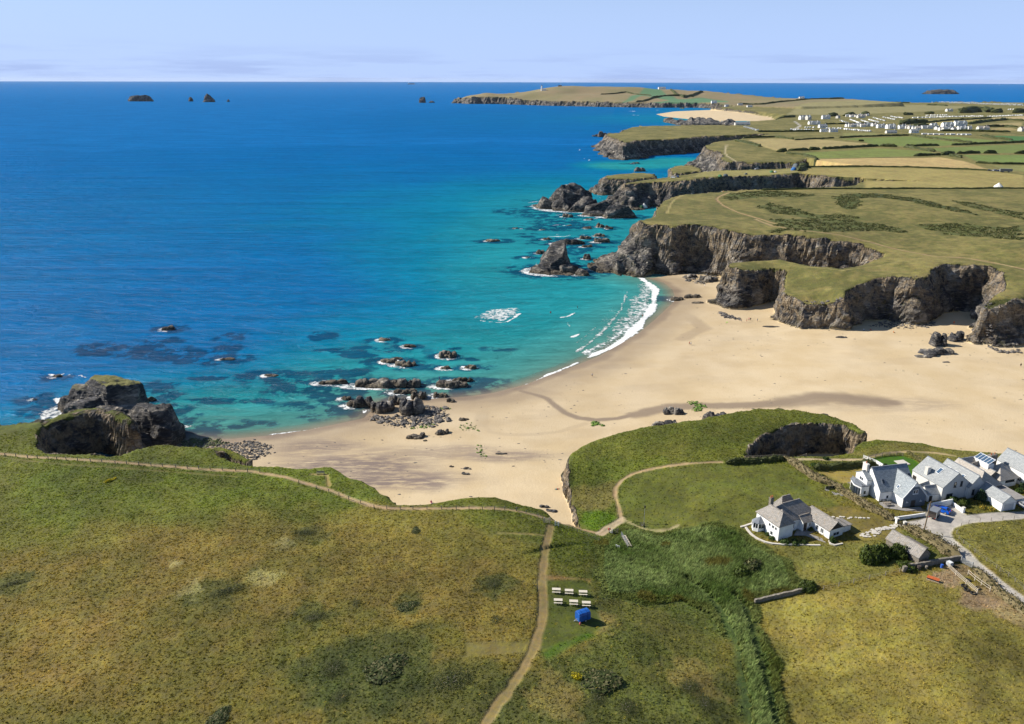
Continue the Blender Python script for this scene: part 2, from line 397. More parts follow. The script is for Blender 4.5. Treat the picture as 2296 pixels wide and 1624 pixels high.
# ------------------------------------------------------------------ object helpers
COL = scene.collection
def tag(o, label=None, cat=None, group=None, kind=None):
    if label: o['label'] = label
    if cat: o['category'] = cat
    if group: o['group'] = group
    if kind: o['kind'] = kind
    return o
def np_mesh(name, V, F, smooth=False):
    """V (n,3), F (m,3) or (m,4)"""
    V = np.ascontiguousarray(V, np.float32); F = np.ascontiguousarray(F, np.int32)
    me = bpy.data.meshes.new(name)
    k = F.shape[1]
    me.vertices.add(len(V)); me.vertices.foreach_set('co', V.ravel())
    me.loops.add(F.size); me.loops.foreach_set('vertex_index', F.ravel())
    me.polygons.add(len(F)); me.polygons.foreach_set('loop_start', np.arange(0, F.size, k, dtype=np.int32))
    me.polygons.foreach_set('loop_total', np.full(len(F), k, np.int32))
    me.polygons.foreach_set('use_smooth', np.full(len(F), smooth, bool))
    me.update(calc_edges=True)
    return me
def set_attr(me, name, arr):
    arr = np.ascontiguousarray(arr, np.float32)
    if arr.ndim == 1:
        a = me.attributes.new(name, 'FLOAT', 'POINT'); a.data.foreach_set('value', arr)
    else:
        a = me.attributes.new(name, 'FLOAT_VECTOR', 'POINT'); a.data.foreach_set('vector', arr.ravel())
def link(name, me, mat=None, parent=None, loc=None, rz=None):
    o = bpy.data.objects.new(name, me)
    COL.objects.link(o)
    if mat is not None and me is not None:
        if not me.materials: me.materials.append(mat)
    if parent is not None: o.parent = parent
    if loc is not None: o.location = loc
    if rz is not None: o.rotation_euler = (0, 0, rz)
    return o

# ------------------------------------------------------------------ material helpers
def new_mat(name):
    m = bpy.data.materials.new(name); m.use_nodes = True
    nt = m.node_tree; nt.nodes.clear()
    out = nt.nodes.new('ShaderNodeOutputMaterial')
    b = nt.nodes.new('ShaderNodeBsdfPrincipled')
    nt.links.new(b.outputs[0], out.inputs['Surface'])
    return m, nt, b
class NT:
    def __init__(s, nt): s.nt = nt
    def n(s, t, **kw):
        nd = s.nt.nodes.new(t)
        for k, v in kw.items():
            if k in ('operation', 'data_type', 'blend_type', 'attribute_name', 'feature', 'distance', 'wave_type', 'bands_direction', 'noise_dimensions', 'voronoi_dimensions', 'noise_type'): setattr(nd, k, v)
            else: nd.inputs[k].default_value = v
        return nd
    def l(s, a, b): s.nt.links.new(a, b)
    def val(s, x, sock):
        if isinstance(x, (int, float)): sock.default_value = x
        elif isinstance(x, tuple): sock.default_value = x if len(x) == 4 or sock.type == 'VECTOR' else (*x, 1)
        else: s.l(x, sock)
    def math(s, op, a, b=0.0, clamp=False):
        nd = s.nt.nodes.new('ShaderNodeMath'); nd.operation = op; nd.use_clamp = clamp
        s.val(a, nd.inputs[0]); s.val(b, nd.inputs[1]); return nd.outputs[0]
    def mix(s, f, a, b, mode='MIX'):
        nd = s.nt.nodes.new('ShaderNodeMix'); nd.data_type = 'RGBA'; nd.blend_type = mode
        s.val(f, nd.inputs[0]); s.val(a, nd.inputs[6]); s.val(b, nd.inputs[7]); return nd.outputs[2]
    def noise(s, vec, scale, detail=4, rough=.55, dist=0.0):
        nd = s.nt.nodes.new('ShaderNodeTexNoise')
        nd.inputs['Scale'].default_value = scale; nd.inputs['Detail'].default_value = detail
        nd.inputs['Roughness'].default_value = rough; nd.inputs['Distortion'].default_value = dist
        if vec is not None: s.l(vec, nd.inputs['Vector'])
        return nd.outputs['Fac']
    def ramp(s, f, lo, hi, a=0.0, b=1.0):
        nd = s.nt.nodes.new('ShaderNodeMapRange'); nd.interpolation_type = 'SMOOTHSTEP'
        nd.inputs['From Min'].default_value = lo; nd.inputs['From Max'].default_value = hi
        nd.inputs['To Min'].default_value = a; nd.inputs['To Max'].default_value = b
        s.l(f, nd.inputs['Value']); return nd.outputs[0]
    def attr(s, name):
        nd = s.nt.nodes.new('ShaderNodeAttribute'); nd.attribute_name = name; return nd
    def mapping(s, vec, scale=(1, 1, 1), rot=(0, 0, 0)):
        nd = s.nt.nodes.new('ShaderNodeMapping'); nd.inputs['Scale'].default_value = scale; nd.inputs['Rotation'].default_value = rot
        s.l(vec, nd.inputs[0]); return nd.outputs[0]
    def pos(s):
        return s.nt.nodes.new('ShaderNodeNewGeometry').outputs['Position']
    def bump(s, h, strength, dist, normal=None):
        nd = s.nt.nodes.new('ShaderNodeBump'); nd.inputs['Strength'].default_value = strength; nd.inputs['Distance'].default_value = dist
        s.l(h, nd.inputs['Height'])
        if normal is not None: s.l(normal, nd.inputs['Normal'])
        return nd.outputs[0]
    def hsv(s, col, h=.5, sat=1.0, v=1.0):
        nd = s.nt.nodes.new('ShaderNodeHueSaturation')
        s.val(h, nd.inputs[0]); s.val(sat, nd.inputs[1]); s.val(v, nd.inputs[2]); s.l(col, nd.inputs[4]); return nd.outputs[0]

def rock_colour(T, P, rel=None):
    """slate and shale: dark blue grey with tan weathered beds"""
    st = T.mapping(P, (.5, .5, 2.4), (R(28), R(-18), R(25)))
    n1 = T.noise(P, .10, 4, .6)
    n2 = T.noise(st, .55, 8, .65, .6)
    n3 = T.noise(P, .9, 6, .7)
    c = T.mix(T.ramp(n1, .46, .66), (.055, .055, .060), (.285, .258, .220))
    c = T.mix(T.ramp(n2, .50, .74), c, (.43, .38, .30))
    c = T.mix(T.ramp(n3, .52, .78, 0, .65), c, (.028, .028, .031))
    sp = T.nt.nodes.new('ShaderNodeSeparateXYZ'); T.l(P, sp.inputs[0])
    low = T.ramp(T.math('ADD', sp.outputs['Z'], T.math('MULTIPLY', n3, 2.5)), 2.2, 4.6, 1, 0)   # tide mark: mussels, weed, barnacles
    c = T.mix(T.math('MULTIPLY', low, .75), c, T.mix(T.ramp(n3, .45, .6), (.070, .056, .038), (.25, .195, .12)))
    vs = []
    for sc_v, mp_v in ((.34, (.55, .55, 1.5)), (1.0, (.6, .6, 1.9))):
        vo = T.nt.nodes.new('ShaderNodeTexVoronoi'); vo.inputs['Scale'].default_value = sc_v; vo.inputs['Randomness'].default_value = 1.0
        T.l(T.mapping(P, mp_v, (R(28), R(-32), R(25))), vo.inputs['Vector'])
        s3 = T.nt.nodes.new('ShaderNodeSeparateXYZ'); T.l(vo.outputs['Color'], s3.inputs[0]); vs.append((vo.outputs['Distance'], s3.outputs[0]))
    c = T.hsv(c, .5, 1.0, T.math('MULTIPLY', T.ramp(vs[0][1], 0, 1, .68, 1.32), T.ramp(vs[1][1], 0, 1, .72, 1.28)))     # fractured blocks of uneven tone
    blk = T.math('ADD', T.math('MULTIPLY', vs[0][1], .55), T.math('MULTIPLY', vs[1][1], .28))
    h = T.math('ADD', T.math('ADD', T.math('MULTIPLY', n2, .9), T.math('MULTIPLY', n3, .6)), blk)
    return c, h, n3

def make_ground_mat():
    m, nt, b = new_mat('ground'); T = NT(nt); P = T.pos()
    a_col = T.attr('col').outputs['Vector']; msk = T.attr('msk').outputs['Vector']; ex = T.attr('ext').outputs['Vector']
    s1 = nt.nodes.new('ShaderNodeSeparateXYZ'); T.l(msk, s1.inputs[0])
    s2 = nt.nodes.new('ShaderNodeSeparateXYZ'); T.l(ex, s2.inputs[0])
    rock, sand, wet = s1.outputs[0], s1.outputs[1], s1.outputs[2]
    rough_g, ripple, dirt = s2.outputs[0], s2.outputs[1], s2.outputs[2]
    # grass
    g1 = T.noise(P, .9, 5, .68); g4 = T.noise(P, .33, 3, .6); g2 = T.noise(P, .16, 4, .6); g3 = T.noise(P, 3.3, 3, .65)
    gv = T.math('ADD', T.math('MULTIPLY', g1, .8), T.math('ADD', T.math('MULTIPLY', g3, .4), T.math('MULTIPLY', T.math('SUBTRACT', g4, .3), .75)))
    gc = T.hsv(a_col, T.ramp(g2, .3, .7, .49, .512), T.ramp(g1, .3, .7, 1.0, 1.24), T.math('ADD', .20, T.math('MULTIPLY', gv, 1.0)))
    gc = T.mix(T.math('MULTIPLY', T.ramp(g1, .57, .75), T.math('MULTIPLY', rough_g, .55)), gc, (.27, .20, .085))
    # sand
    q1 = T.noise(P, .05, 5, .6); q2 = T.noise(T.mapping(P, (1, 1.6, 1)), 1.2, 5, .7)
    sc = T.mix(T.ramp(q1, .3, .7), (.51, .395, .235), (.575, .465, .305))
    sc = T.mix(T.ramp(q2, .5, .85, 0, .35), sc, (.42, .30, .18))
    sc = T.mix(T.math('MULTIPLY', dirt, T.ramp(T.noise(T.mapping(P, (.25, 1.0, 1), (0, 0, R(-12))), .55, 6, .68), .28, .58)), sc, (.20, .155, .135))
    sc = T.mix(wet, sc, (.225, .17, .12))
    # rock
    rc, rh, rn = rock_colour(T, P)
    rc = T.mix(T.math('MULTIPLY', T.ramp(T.noise(P, .22, 5, .6), .52, .68), T.ramp(T.noise(P, .8, 3, .5), .42, .6, 0, .75)), rc, (.105, .10, .04))
    rc = T.mix(T.math('MULTIPLY', ripple, T.ramp(T.noise(P, .35, 4, .6), .40, .58, 0, .85)), rc, T.mix(T.ramp(T.noise(P, 1.2, 3, .6), .35, .65), (.20, .145, .09), (.42, .33, .21)))
    edge = T.ramp(T.math('ADD', rock, T.math('MULTIPLY', T.math('SUBTRACT', g1, .5), .9)), .4, .6)
    c = T.mix(sand, gc, sc)
    c = T.mix(edge, c, rc)
    T.l(c, b.inputs['Base Color'])
    ro = T.math('SUBTRACT', .92, T.math('MULTIPLY', wet, .42))
    T.l(ro, b.inputs['Roughness'])
    b.inputs['Specular IOR Level'].default_value = .25
    # relief
    tuft = T.math('ADD', T.math('MULTIPLY', T.noise(P, 1.5, 4, .65), 1.0), T.math('MULTIPLY', T.noise(P, .45, 2, .5), .8))
    wv = nt.nodes.new('ShaderNodeTexWave'); wv.wave_type = 'BANDS'; wv.bands_direction = 'Y'
    wv.inputs['Scale'].default_value = .42; wv.inputs['Distortion'].default_value = 5.0; wv.inputs['Detail'].default_value = 3; wv.inputs['Detail Scale'].default_value = .5
    T.l(T.mapping(P, (1, 1, 1), (0, 0, R(12))), wv.inputs['Vector'])
    sandh = T.math('ADD', T.math('MULTIPLY', q2, .16), T.math('MULTIPLY', T.math('MULTIPLY', wv.outputs['Fac'], ripple), .05))
    hg = T.math('MULTIPLY', T.math('MULTIPLY', tuft, rough_g), .38)
    h = T.math('ADD', T.math('MULTIPLY', hg, T.math('SUBTRACT', 1.0, sand)), T.math('MULTIPLY', sandh, sand))
    mh = nt.nodes.new('ShaderNodeMix'); mh.data_type = 'FLOAT'
    T.l(edge, mh.inputs[0]); T.l(h, mh.inputs[2]); T.l(T.math('MULTIPLY', rh, 2.0), mh.inputs[3])
    T.l(T.bump(mh.outputs[0], 1.0, 1.0), b.inputs['Normal'])
    return m
MAT_GROUND = make_ground_mat()
def make_rock_mat(name, grass=0.0, dark=1.0):
    m, nt, b = new_mat(name); T = NT(nt); P = T.pos()
    rc, rh, rn = rock_colour(T, P)
    rc = T.mix(1.0, rc, (dark, dark, dark), 'MULTIPLY')
    if grass > 0:
        geo = nt.nodes.new('ShaderNodeNewGeometry'); s = nt.nodes.new('ShaderNodeSeparateXYZ'); T.l(geo.outputs['Normal'], s.inputs[0])
        sp = nt.nodes.new('ShaderNodeSeparateXYZ'); T.l(P, sp.inputs[0])
        f = T.math('MULTIPLY', T.ramp(s.outputs['Z'], .72, .9), T.ramp(sp.outputs['Z'], grass - 2.0, grass))
        rc = T.mix(f, rc, (.17, .165, .05))
    T.l(rc, b.inputs['Base Color']); b.inputs['Roughness'].default_value = .85
    b.inputs['Specular IOR Level'].default_value = .3
    T.l(T.bump(rh, 1.0, 1.2), b.inputs['Normal'])
    return m
MAT_ROCK = make_rock_mat('sea_rock')
MAT_STACK = make_rock_mat('stack_rock', 10.0)
MAT_DARKROCK = make_rock_mat('dark_rock', 0, .75)

# ------------------------------------------------------------------ ground sheet
az = np.concatenate([np.arange(-58, -42, .8), np.arange(-42, 42.01, .117), np.arange(42.6, 80, .9)])
rr = np.concatenate([np.arange(12, 84, 1.6), np.arange(84, 200, .62), np.arange(200, 300, .52), np.arange(300, 640, .74), np.arange(640, 900, 1.25),
                     np.arange(900, 1750, 2.9), np.arange(1750, 5200, 13.0)])
AZ, RR = np.meshgrid(np.radians(az), rr)
GX = np.sin(AZ) * RR; GY = np.cos(AZ) * RR
H, ROCK, RIM, LID, DS = ground(GX, GY)
NAMES = [L['name'] for L in LM]
def lid(n): return NAMES.index(n)

# ---- colours
flat = lambda a: a.reshape(GX.shape)
N20 = fbm2(GX, GY, 26, 4, .55, seed=21); N6 = fbm2(GX, GY, 6, 3, .6, seed=22); N80 = fbm2(GX, GY, 90, 3, .5, seed=23)
C = np.zeros(GX.shape + (3,))
RG = np.full(GX.shape, .9)          # roughness of the sward
north_side = (GY > 330 + .1 * np.abs(GX)) & (LID != lid('south')) & (LID != lid('hump'))
def lerp(c0, c1, k): return np.array(c0) * (1 - k[..., None]) + np.array(c1) * k[..., None]
olive, brown, green, dry = (.100, .104, .027), (.168, .132, .042), (.070, .098, .022), (.27, .21, .10)
C[...] = lerp(olive, brown, np.clip(.40 + .9 * N20 + .35 * N6, 0, 1))
N3 = fbm2(GX, GY, 3.4, 2, .6, seed=24)
nrm = lerp((.215, .187, .078), (.112, .110, .040), np.clip(.5 + .9 * N20 + .7 * N6 + .6 * N3, 0, 1))
C[north_side] = nrm[north_side]
RG[north_side] = 1.0
caped = LID == lid('cape')
C[caped] = lerp((.25, .20, .125), (.20, .18, .10), np.clip(.5 + N80, 0, 1))[caped]
def zone_mask(poly, soft=.6, nz=.8, wlen=6.0):
    P = np.array(poly)
    m = (GX > P[:, 0].min() - 4 * soft - 3) & (GX < P[:, 0].max() + 4 * soft + 3) & (GY > P[:, 1].min() - 4 * soft - 3) & (GY < P[:, 1].max() + 4 * soft + 3)
    out = np.zeros(GX.shape)
    if m.any():
        d, _, _, _ = poly_field(GX[m], GY[m], [tuple(p) for p in P])
        d = d + nz * fbm2(GX[m], GY[m], wlen, 2, seed=31)
        out[m] = sstep(soft, -soft, d)
    return out
def paint(mask, colour, k=1.0, rg=None, keep=.0):
    global C
    mk = np.clip(mask * k, 0, 1)
    C = C * (1 - mk[..., None]) + np.array(colour) * mk[..., None] * (1 + keep * (N6[..., None] + N20[..., None]))
    if rg is not None:
        RG[...] = RG * (1 - mk) + rg * mk
def zpoly(key, pts, zf): return [tuple(on_fn(p[0], p[1], zf)) for p in zc(key, pts)]
def blob(key, px, py, rad, colour, k=.8, ar=1.0, rg=None, zf=z_south, nz=.45):
    c = on_fn(*zc(key, [(px, py)])[0], zf)
    m = (np.abs(GX - c[0]) < 3 * rad) & (np.abs(GY - c[1]) < 3 * rad)
    d = np.hypot((GX[m] - c[0]), (GY[m] - c[1]) * ar) / rad + nz * (fbm2(GX[m], GY[m], rad * .7, 3, .6, seed=41) * 1.6)
    out = np.zeros(GX.shape); out[m] = sstep(1.15, .7, d)
    paint(out, colour, k, rg, .5)
sth = (LID == lid('south')) | (LID == lid('hump')) | (LID == lid('spur')) | (LID == lid('spur2'))
# near field: greener along the coast path and to the left, browner in the middle
gk = np.where(sth, sstep(-34, -8, RIM + 10 * N20), 0)
paint(gk, (.095, .115, .026), .75, None, .4)
for a in [(250, 1090, 30, .5), (120, 1150, 26, .5), (700, 1100, 22, .55), (420, 1120, 24, .45), (1130, 1230, 16, .4), (1290, 1230, 14, .5), (1400, 1110, 16, .5)]:
    blob('D', a[0], a[1], a[2], (.082, .108, .022), a[3])
for a in [(600, 1290, 30, .45), (200, 1330, 30, .45), (900, 1250, 26, .45), (1000, 1330, 18, .5), (330, 1450, 22, .35), (1500, 1400, 7, .35)]:
    blob('D', a[0], a[1], a[2], (.185, .142, .050), a[3])
for a in [(870, 1480, 13, .9), (750, 1505, 9, .85), (1010, 1555, 14, .75), (800, 1560, 10, .8), (690, 1200, 5, .7), (700, 1380, 5, .8), (915, 1357, 4, .8), (1117, 1312, 5, .85),
          (490, 1325, 8, .75), (25, 1310, 5, .85), (1330, 1500, 7.5, .95), (1480, 1600, 9, .7), (1300, 1600, 12, .6), (1130, 1570, 7, .5), (1600, 1560, 7, .7)]:
    blob('D', a[0], a[1], a[2], (.052, .064, .020), a[3] * .85)
for a in [(590, 1295, 4, .6), (395, 1263, 2, .7), (430, 1320, 3, .5), (640, 1222, 3, .5)]:
    blob('D', a[0], a[1], a[2], (.30, .28, .13), a[3])
paint(zone_mask(zpoly('Z7', [(890, 560), (1500, 590), (1720, 690), (1860, 900), (1960, 1461), (1960, 1600), (350, 1600), (300, 1461), (620, 950), (880, 830), (960, 760)], z_south), 3.0, 5.0, 14.0), (.085, .095, .028), .75, .9, .6)
for a in [(1480, 1330, 8, .6), (1560, 1380, 7, .6), (1420, 1440, 7, .5)]: blob('D', a[0], a[1], a[2], (.055, .072, .02), a[3])
for a in [(1330, 1390, 5, .6), (1560, 1520, 6, .5), (1260, 1560, 6, .5)]: blob('D', a[0], a[1], a[2], (.22, .17, .07), a[3])
paint(zone_mask(zpoly('Z7', [(560, 430), (870, 440), (885, 600), (930, 640), (960, 760), (860, 830), (640, 900), (520, 960), (480, 880), (560, 700)], z_south), .8, .6), (.072, .088, .022), .95, .28, .3)
paint(zone_mask(zpoly('Z7', [(560, 405), (880, 425), (880, 470), (830, 440), (570, 432)], z_south), .5, .4), (.24, .165, .08), .8, .4)
paint(zone_mask(zpoly('Z7', [(520, 960), (680, 870), (860, 815), (900, 830), (720, 910), (560, 1000)], z_south), .8, .6), (.062, .125, .02), .8, .5)
paint(zone_mask(zpoly('Z1', [(600, 870), (640, 770), (760, 705), (1000, 672), (1290, 655), (1690, 640), (1850, 790), (2000, 880), (2130, 990), (1640, 860), (1500, 1000), (1400, 1060), (1000, 1060), (780, 1090), (640, 1030)], z_south), 1.0, 1.0), (.088, .098, .026), .85, .42, .4)
paint(zone_mask(zpoly('Z2', [(720, 540), (880, 530), (1280, 640), (1340, 700), (1330, 790), (1000, 800), (960, 740), (800, 600)], z_south), .8, .6), (.165, .135, .05), .85, .3, .3)
paint(zone_mask(zpoly('Z2', [(250, 850), (600, 830), (1000, 800), (1330, 800), (1340, 1050), (1000, 1120), (620, 1195), (480, 1150), (420, 950)], z_south), 1.5, 2.0), (.115, .115, .036), .8, .8, .5)
paint(zone_mask(zpoly('Z2', [(1340, 700), (1480, 760), (1700, 900), (1790, 960), (1560, 1000), (1340, 900)], z_south), 1.0, 1.0), (.10, .11, .034), .8, .9, .5)
paint(zone_mask(zpoly('Z2', [(660, 255), (1090, 225), (1100, 300), (980, 330), (870, 350)], z_south), .6, .5), (.26, .20, .075), .9, .25, .2)
paint(zone_mask(zpoly('Z2', [(200, 1310), (600, 1215), (1000, 1125), (1340, 1062), (1700, 1010), (1800, 1040), (2000, 1250), (2296, 1400), (2600, 1600), (2400, 2400), (500, 2400)], z_south), 1.0, 1.0), (.175, .152, .050), .8, .85, .5)
paint(zone_mask(zpoly('Z2', [(1745, 740), (1760, 700), (1850, 670), (2000, 655), (2296, 635), (2700, 640), (2800, 1500), (2296, 1230), (2000, 980), (1800, 830)], z_south), .8, .5), (.155, .145, .048), .8, .85, .5)
paint(zone_mask(zpoly('Z2', [(900, 110), (1300, 20), (1700, 80), (2296, 140), (2296, 170), (1800, 170), (1500, 190), (1350, 110), (1060, 140)], z_south), .8, .6), (.17, .15, .055), .6, .7, .4)
for a in [('Z2', 2150, 1290, 7, .6), ('Z2', 1690, 1110, 3.5, .9), ('Z2', 1780, 1030, 3, .7), ('Z2', 1950, 1270, 4, .6)]:
    blob(a[0], a[1], a[2], a[3], (.22, .165, .11), a[4])
REED = zpoly('Z7', [(905, 170), (1000, 110), (1080, 60), (1180, 40), (1350, 95), (1560, 40), (1750, 25), (1950, 70), (2040, 170), (2296, 290), (2380, 520), (2030, 590), (2060, 680), (2200, 1000), (2310, 1500), (2420, 1900), (2080, 1900), (1960, 1500), (1860, 900), (1720, 680), (1500, 600), (950, 560), (895, 400)], z_south)
reedm = zone_mask(REED, 1.5, 2.0)
paint(reedm, (.055, .085, .028), .9, 1.0, .4)
paint(zone_mask(zpoly('Z6', [(750, 350), (800, 270), (920, 240), (1000, 270), (1090, 300), (1100, 360), (960, 440), (860, 430)], z_south), .8, .8), (.085, .145, .022), .85, 1.0, .4)
paint(zone_mask(zpoly('Z6', [(600, 60), (800, 0), (1060, 10), (1080, 180), (1000, 260), (800, 260), (700, 180)], z_south), 1.0, 1.5), (.165, .135, .055), .6, .9, .5)
LAWN = zpoly('Z2', [(1085, 160), (1180, 140), (1345, 134), (1440, 170), (1500, 215), (1455, 285), (1380, 300), (1240, 240), (1130, 195)], z_south)
lawnm = zone_mask(LAWN, .3, .1)
paint(lawnm, (.055, .115, .018), 1.0, .06)
# north plateau: darker scrub and pale patches
for pts, col, k in [
    ([(950, 1040), (960, 990), (1060, 965), (1250, 960), (1450, 990), (1700, 1040), (1980, 1110), (1980, 1125), (1650, 1060), (1400, 1005), (1180, 990), (1120, 1010), (1100, 1070), (1010, 1075)], (.055, .070, .022), .95),
    ([(1780, 1020), (1900, 1030), (2296, 1100), (2296, 1148), (1950, 1070)], (.06, .072, .025), .75),
    ([(170, 975), (330, 950), (560, 945), (790, 975), (800, 990), (560, 985), (330, 1000), (200, 1015)], (.06, .075, .024), .8),
    ([(380, 1060), (470, 1025), (620, 1060), (820, 1110), (1100, 1125), (1150, 1148), (800, 1148), (560, 1110)], (.06, .075, .024), .75)]:
    paint(zone_mask(zpoly('ZF', pts, z_north), 2.0, 5.0, 9.0), col, k, 1.0, .5)
for pts, k in [([(640, 0), (1150, 0), (1400, 40), (1560, 90), (1300, 70), (1000, 90), (720, 70)], .75), ([(1560, 40), (1700, 20), (2100, 50), (2296, 40), (2296, 140), (2000, 120), (1700, 80)], .7), ([(600, 70), (720, 55), (720, 90), (620, 95)], .7)]:
    paint(zone_mask(zpoly('ZC', pts, z_north), 1.5, 5.0, 8.0), (.062, .078, .026), k, 1.0, .5)
paint(zone_mask(zpoly('ZC', [(2010, 560), (2120, 510), (2296, 520), (2296, 820), (2190, 820), (2090, 720)], z_north), 1.0, 2.0), (.05, .062, .02), .9, 1.3, .4)
FIELDS = [
 ([(740, 785), (1300, 778), (2040, 803), (2296, 832), (2296, 922), (1150, 926), (1160, 862), (1000, 842), (720, 817)], (.29, .245, .105)),
 ([(820, 717), (1700, 706), (1850, 730), (2045, 790), (1300, 772), (750, 772)], (.42, .32, .165)),
 ([(680, 678), (1250, 642), (1600, 662), (1700, 692), (830, 715)], (.155, .185, .058)),
 ([(320, 582), (480, 572), (900, 582), (1180, 607), (1200, 625), (900, 640), (560, 660), (420, 622)], (.32, .265, .135)),
 ([(980, 575), (1480, 556), (1900, 607), (1640, 630), (1250, 625), (1150, 590)], (.14, .18, .055)),
 ([(1480, 552), (1780, 556), (2250, 602), (1930, 607)], (.15, .19, .06)),
 ([(1600, 642), (2296, 612), (2450, 612), (2450, 672), (1750, 677)], (.14, .18, .058)),
 ([(1990, 551), (2296, 556), (2450, 560), (2450, 592), (2200, 591)], (.06, .145, .05)),
 ([(1860, 690), (2296, 689), (2450, 690), (2450, 750), (2000, 751)], (.14, .19, .06)),
 ([(2060, 762), (2296, 764), (2450, 770), (2450, 812), (2170, 802)], (.2, .2, .08)),
 ([(1620, 442), (1980, 432), (2060, 442), (1900, 472), (1600, 477)], (.30, .26, .11)),
 ([(2060, 427), (2296, 412), (2450, 410), (2450, 437), (2100, 441)], (.42, .34, .2)),
 ([(1000, 531), (1240, 531), (1240, 552), (1010, 561)], (.2, .2, .08)),
 ([(2020, 470), (2280, 455), (2280, 480), (2050, 485)], (.3, .25, .13)),
 ([(2050, 500), (2200, 495), (2260, 512), (2070, 518)], (.3, .24, .12)),
 ([(600, 402), (700, 335), (1100, 328), (1500, 332), (1850, 340), (1900, 352), (1600, 378), (1000, 402)], (.235, .215, .11)),
 ([(1850, 297), (2296, 293), (2600, 293), (2600, 308), (1950, 301)], (.40, .34, .21)),
 ([(440, 800), (0, 800), (-60, 845), (400, 835), (690, 812), (640, 785)], (.25, .225, .095))]
for pts, col in FIELDS:
    paint(zone_mask(zpoly('ZF', pts, z_north), 2.0, 1.5, 30.0), col, .92, .25, .22)
for pts in [[(1610, 272), (1900, 266), (2170, 300), (1830, 318)], [(1900, 325), (2296, 309), (2500, 312), (2500, 344), (2000, 348)]]:
    paint(zone_mask(zpoly('ZH', pts, z_trevose), 8.0, 2.0, 30.0), (.105, .20, .11), .95, .2)
# worn paths
def pline(key, pts, zf): return [tuple(on_fn(p[0], p[1], zf)) for p in zc(key, pts)]
PATHS = [
 (pline('D', [(-60, 1012), (0, 1018), (60, 1024), (130, 1027), (200, 1031), (290, 1038), (380, 1045), (460, 1052), (560, 1056), (640, 1070), (690, 1085), (740, 1100), (790, 1120), (830, 1133), (870, 1139), (930, 1140), (1000, 1140), (1070, 1139), (1120, 1141), (1170, 1148), (1230, 1163), (1290, 1180), (1345, 1198)], z_south), .62, (.34, .25, .155)),
 (pline('Z7', [(-170, 1960), (90, 1510), (120, 1461), (200, 1340), (300, 1210), (400, 1050), (470, 920), (520, 760), (533, 600), (524, 450), (533, 330), (548, 230), (572, 110), (588, 40)], z_south), .95, (.235, .18, .09)),
 (pline('Z1', [(622, 1012), (602, 930), (577, 850), (582, 800), (622, 752), (682, 716), (762, 690), (900, 662), (1050, 642), (1270, 634)], z_south), .5, (.34, .25, .155)),
 (pline('Z1', [(480, 1098), (520, 1070), (570, 1040), (622, 1012)], z_south), 1.1, (.42, .34, .24)),
 (pline('Z1', [(640, 1012), (690, 1035), (770, 1072), (850, 1082), (920, 1078), (990, 1045)], z_south), .4, (.30, .26, .15)),
 (pline('Z2', [(430, 140), (490, 155), (620, 155), (760, 162), (1040, 162)], z_south), .6, (.42, .34, .22)),
 (pline('Z2', [(1050, 155), (1200, 112), (1400, 97), (1600, 110), (1750, 132)], z_south), .5, (.36, .29, .17)),
 (pline('ZL', [(0, 1175), (150, 1200), (500, 1235), (900, 1255), (1500, 1300), (1900, 1330)], z_south), .25, (.14, .125, .045)),
 (pline('Z6', [(0, 465), (200, 470), (420, 485)], z_south), .3, (.20, .17, .07)),
 (pline('ZM', [(150, 1310), (270, 1318), (285, 1400)], z_south), .5, (.22, .17, .08)),
 (pline('ZC', [(540, 0), (650, 45), (850, 75), (1100, 105), (1300, 150), (1500, 205), (1700, 240), (1900, 250), (2100, 285), (2296, 325), (2500, 380)], z_north), .9, (.33, .245, .145)),
 (pline('ZF', [(190, 958), (120, 985), (100, 1005), (150, 1050), (260, 1100), (420, 1148), (520, 1180)], z_north), .8, (.36, .25, .15)),
 (pline('ZN', [(1210, 512), (1160, 535), (1130, 570), (1105, 630)], z_north), .9, (.27, .23, .11)),
 (pline('ZC', [(860, 310), (1100, 335), (1400, 290), (1650, 255)], z_north), .4, (.25, .21, .10)),
 (pline('ZN', [(1500, 175), (1490, 230), (1500, 250), (1560, 285)], z_north), 1.3, (.36, .31, .2)),
 (pline('ZF', [(660, 450), (700, 480), (640, 520)], z_north), 3.0, (.38, .36, .33))]
PM = np.zeros(GX.shape)
for P, hw, col in PATHS:
    Pa = np.array(P)
    m = (GX > Pa[:, 0].min() - 5) & (GX < Pa[:, 0].max() + 5) & (GY > Pa[:, 1].min() - 5) & (GY < Pa[:, 1].max() + 5)
    d, t = line_dist(GX[m], GY[m], P)
    d = d + .28 * fbm2(GX[m], GY[m], 2.5, 2, seed=51) - 0.0
    k = np.zeros(GX.shape); k[m] = sstep(hw + .45, hw - .35, d)
    mid = np.zeros(GX.shape); mid[m] = sstep(.28, .05, d) * .35      # grassy crown between the two worn lines
    paint(k, col, .95, .12, .25)
    if hw > .7: paint(mid, (.16, .14, .055), 1.0)
    PM = np.maximum(PM, k)
ROAD = [tuple(on_fn(q[0], q[1], z_south)) for q in zc('Z3', [(815, 868), (960, 850), (1095, 812), (1128, 722), (1200, 700), (1420, 668), (1555, 748), (1600, 790), (1800, 765), (2296, 738), (2600, 728), (2600, 810), (2296, 830), (2000, 858), (1700, 882), (1550, 905), (1455, 940), (1425, 1000), (1442, 1068)]) +
        zc('Z5', [(1480, 250), (1620, 365), (1800, 535), (2050, 735), (2296, 912), (2700, 1200), (2700, 1320), (2296, 1000), (2000, 800), (1800, 615), (1540, 450), (1300, 272), (1090, 142), (950, 62), (860, 18)])]
roadm = zone_mask(ROAD, .35, .25, 3.0)
paint(roadm, (.40, .375, .34), .97, .05, .12)
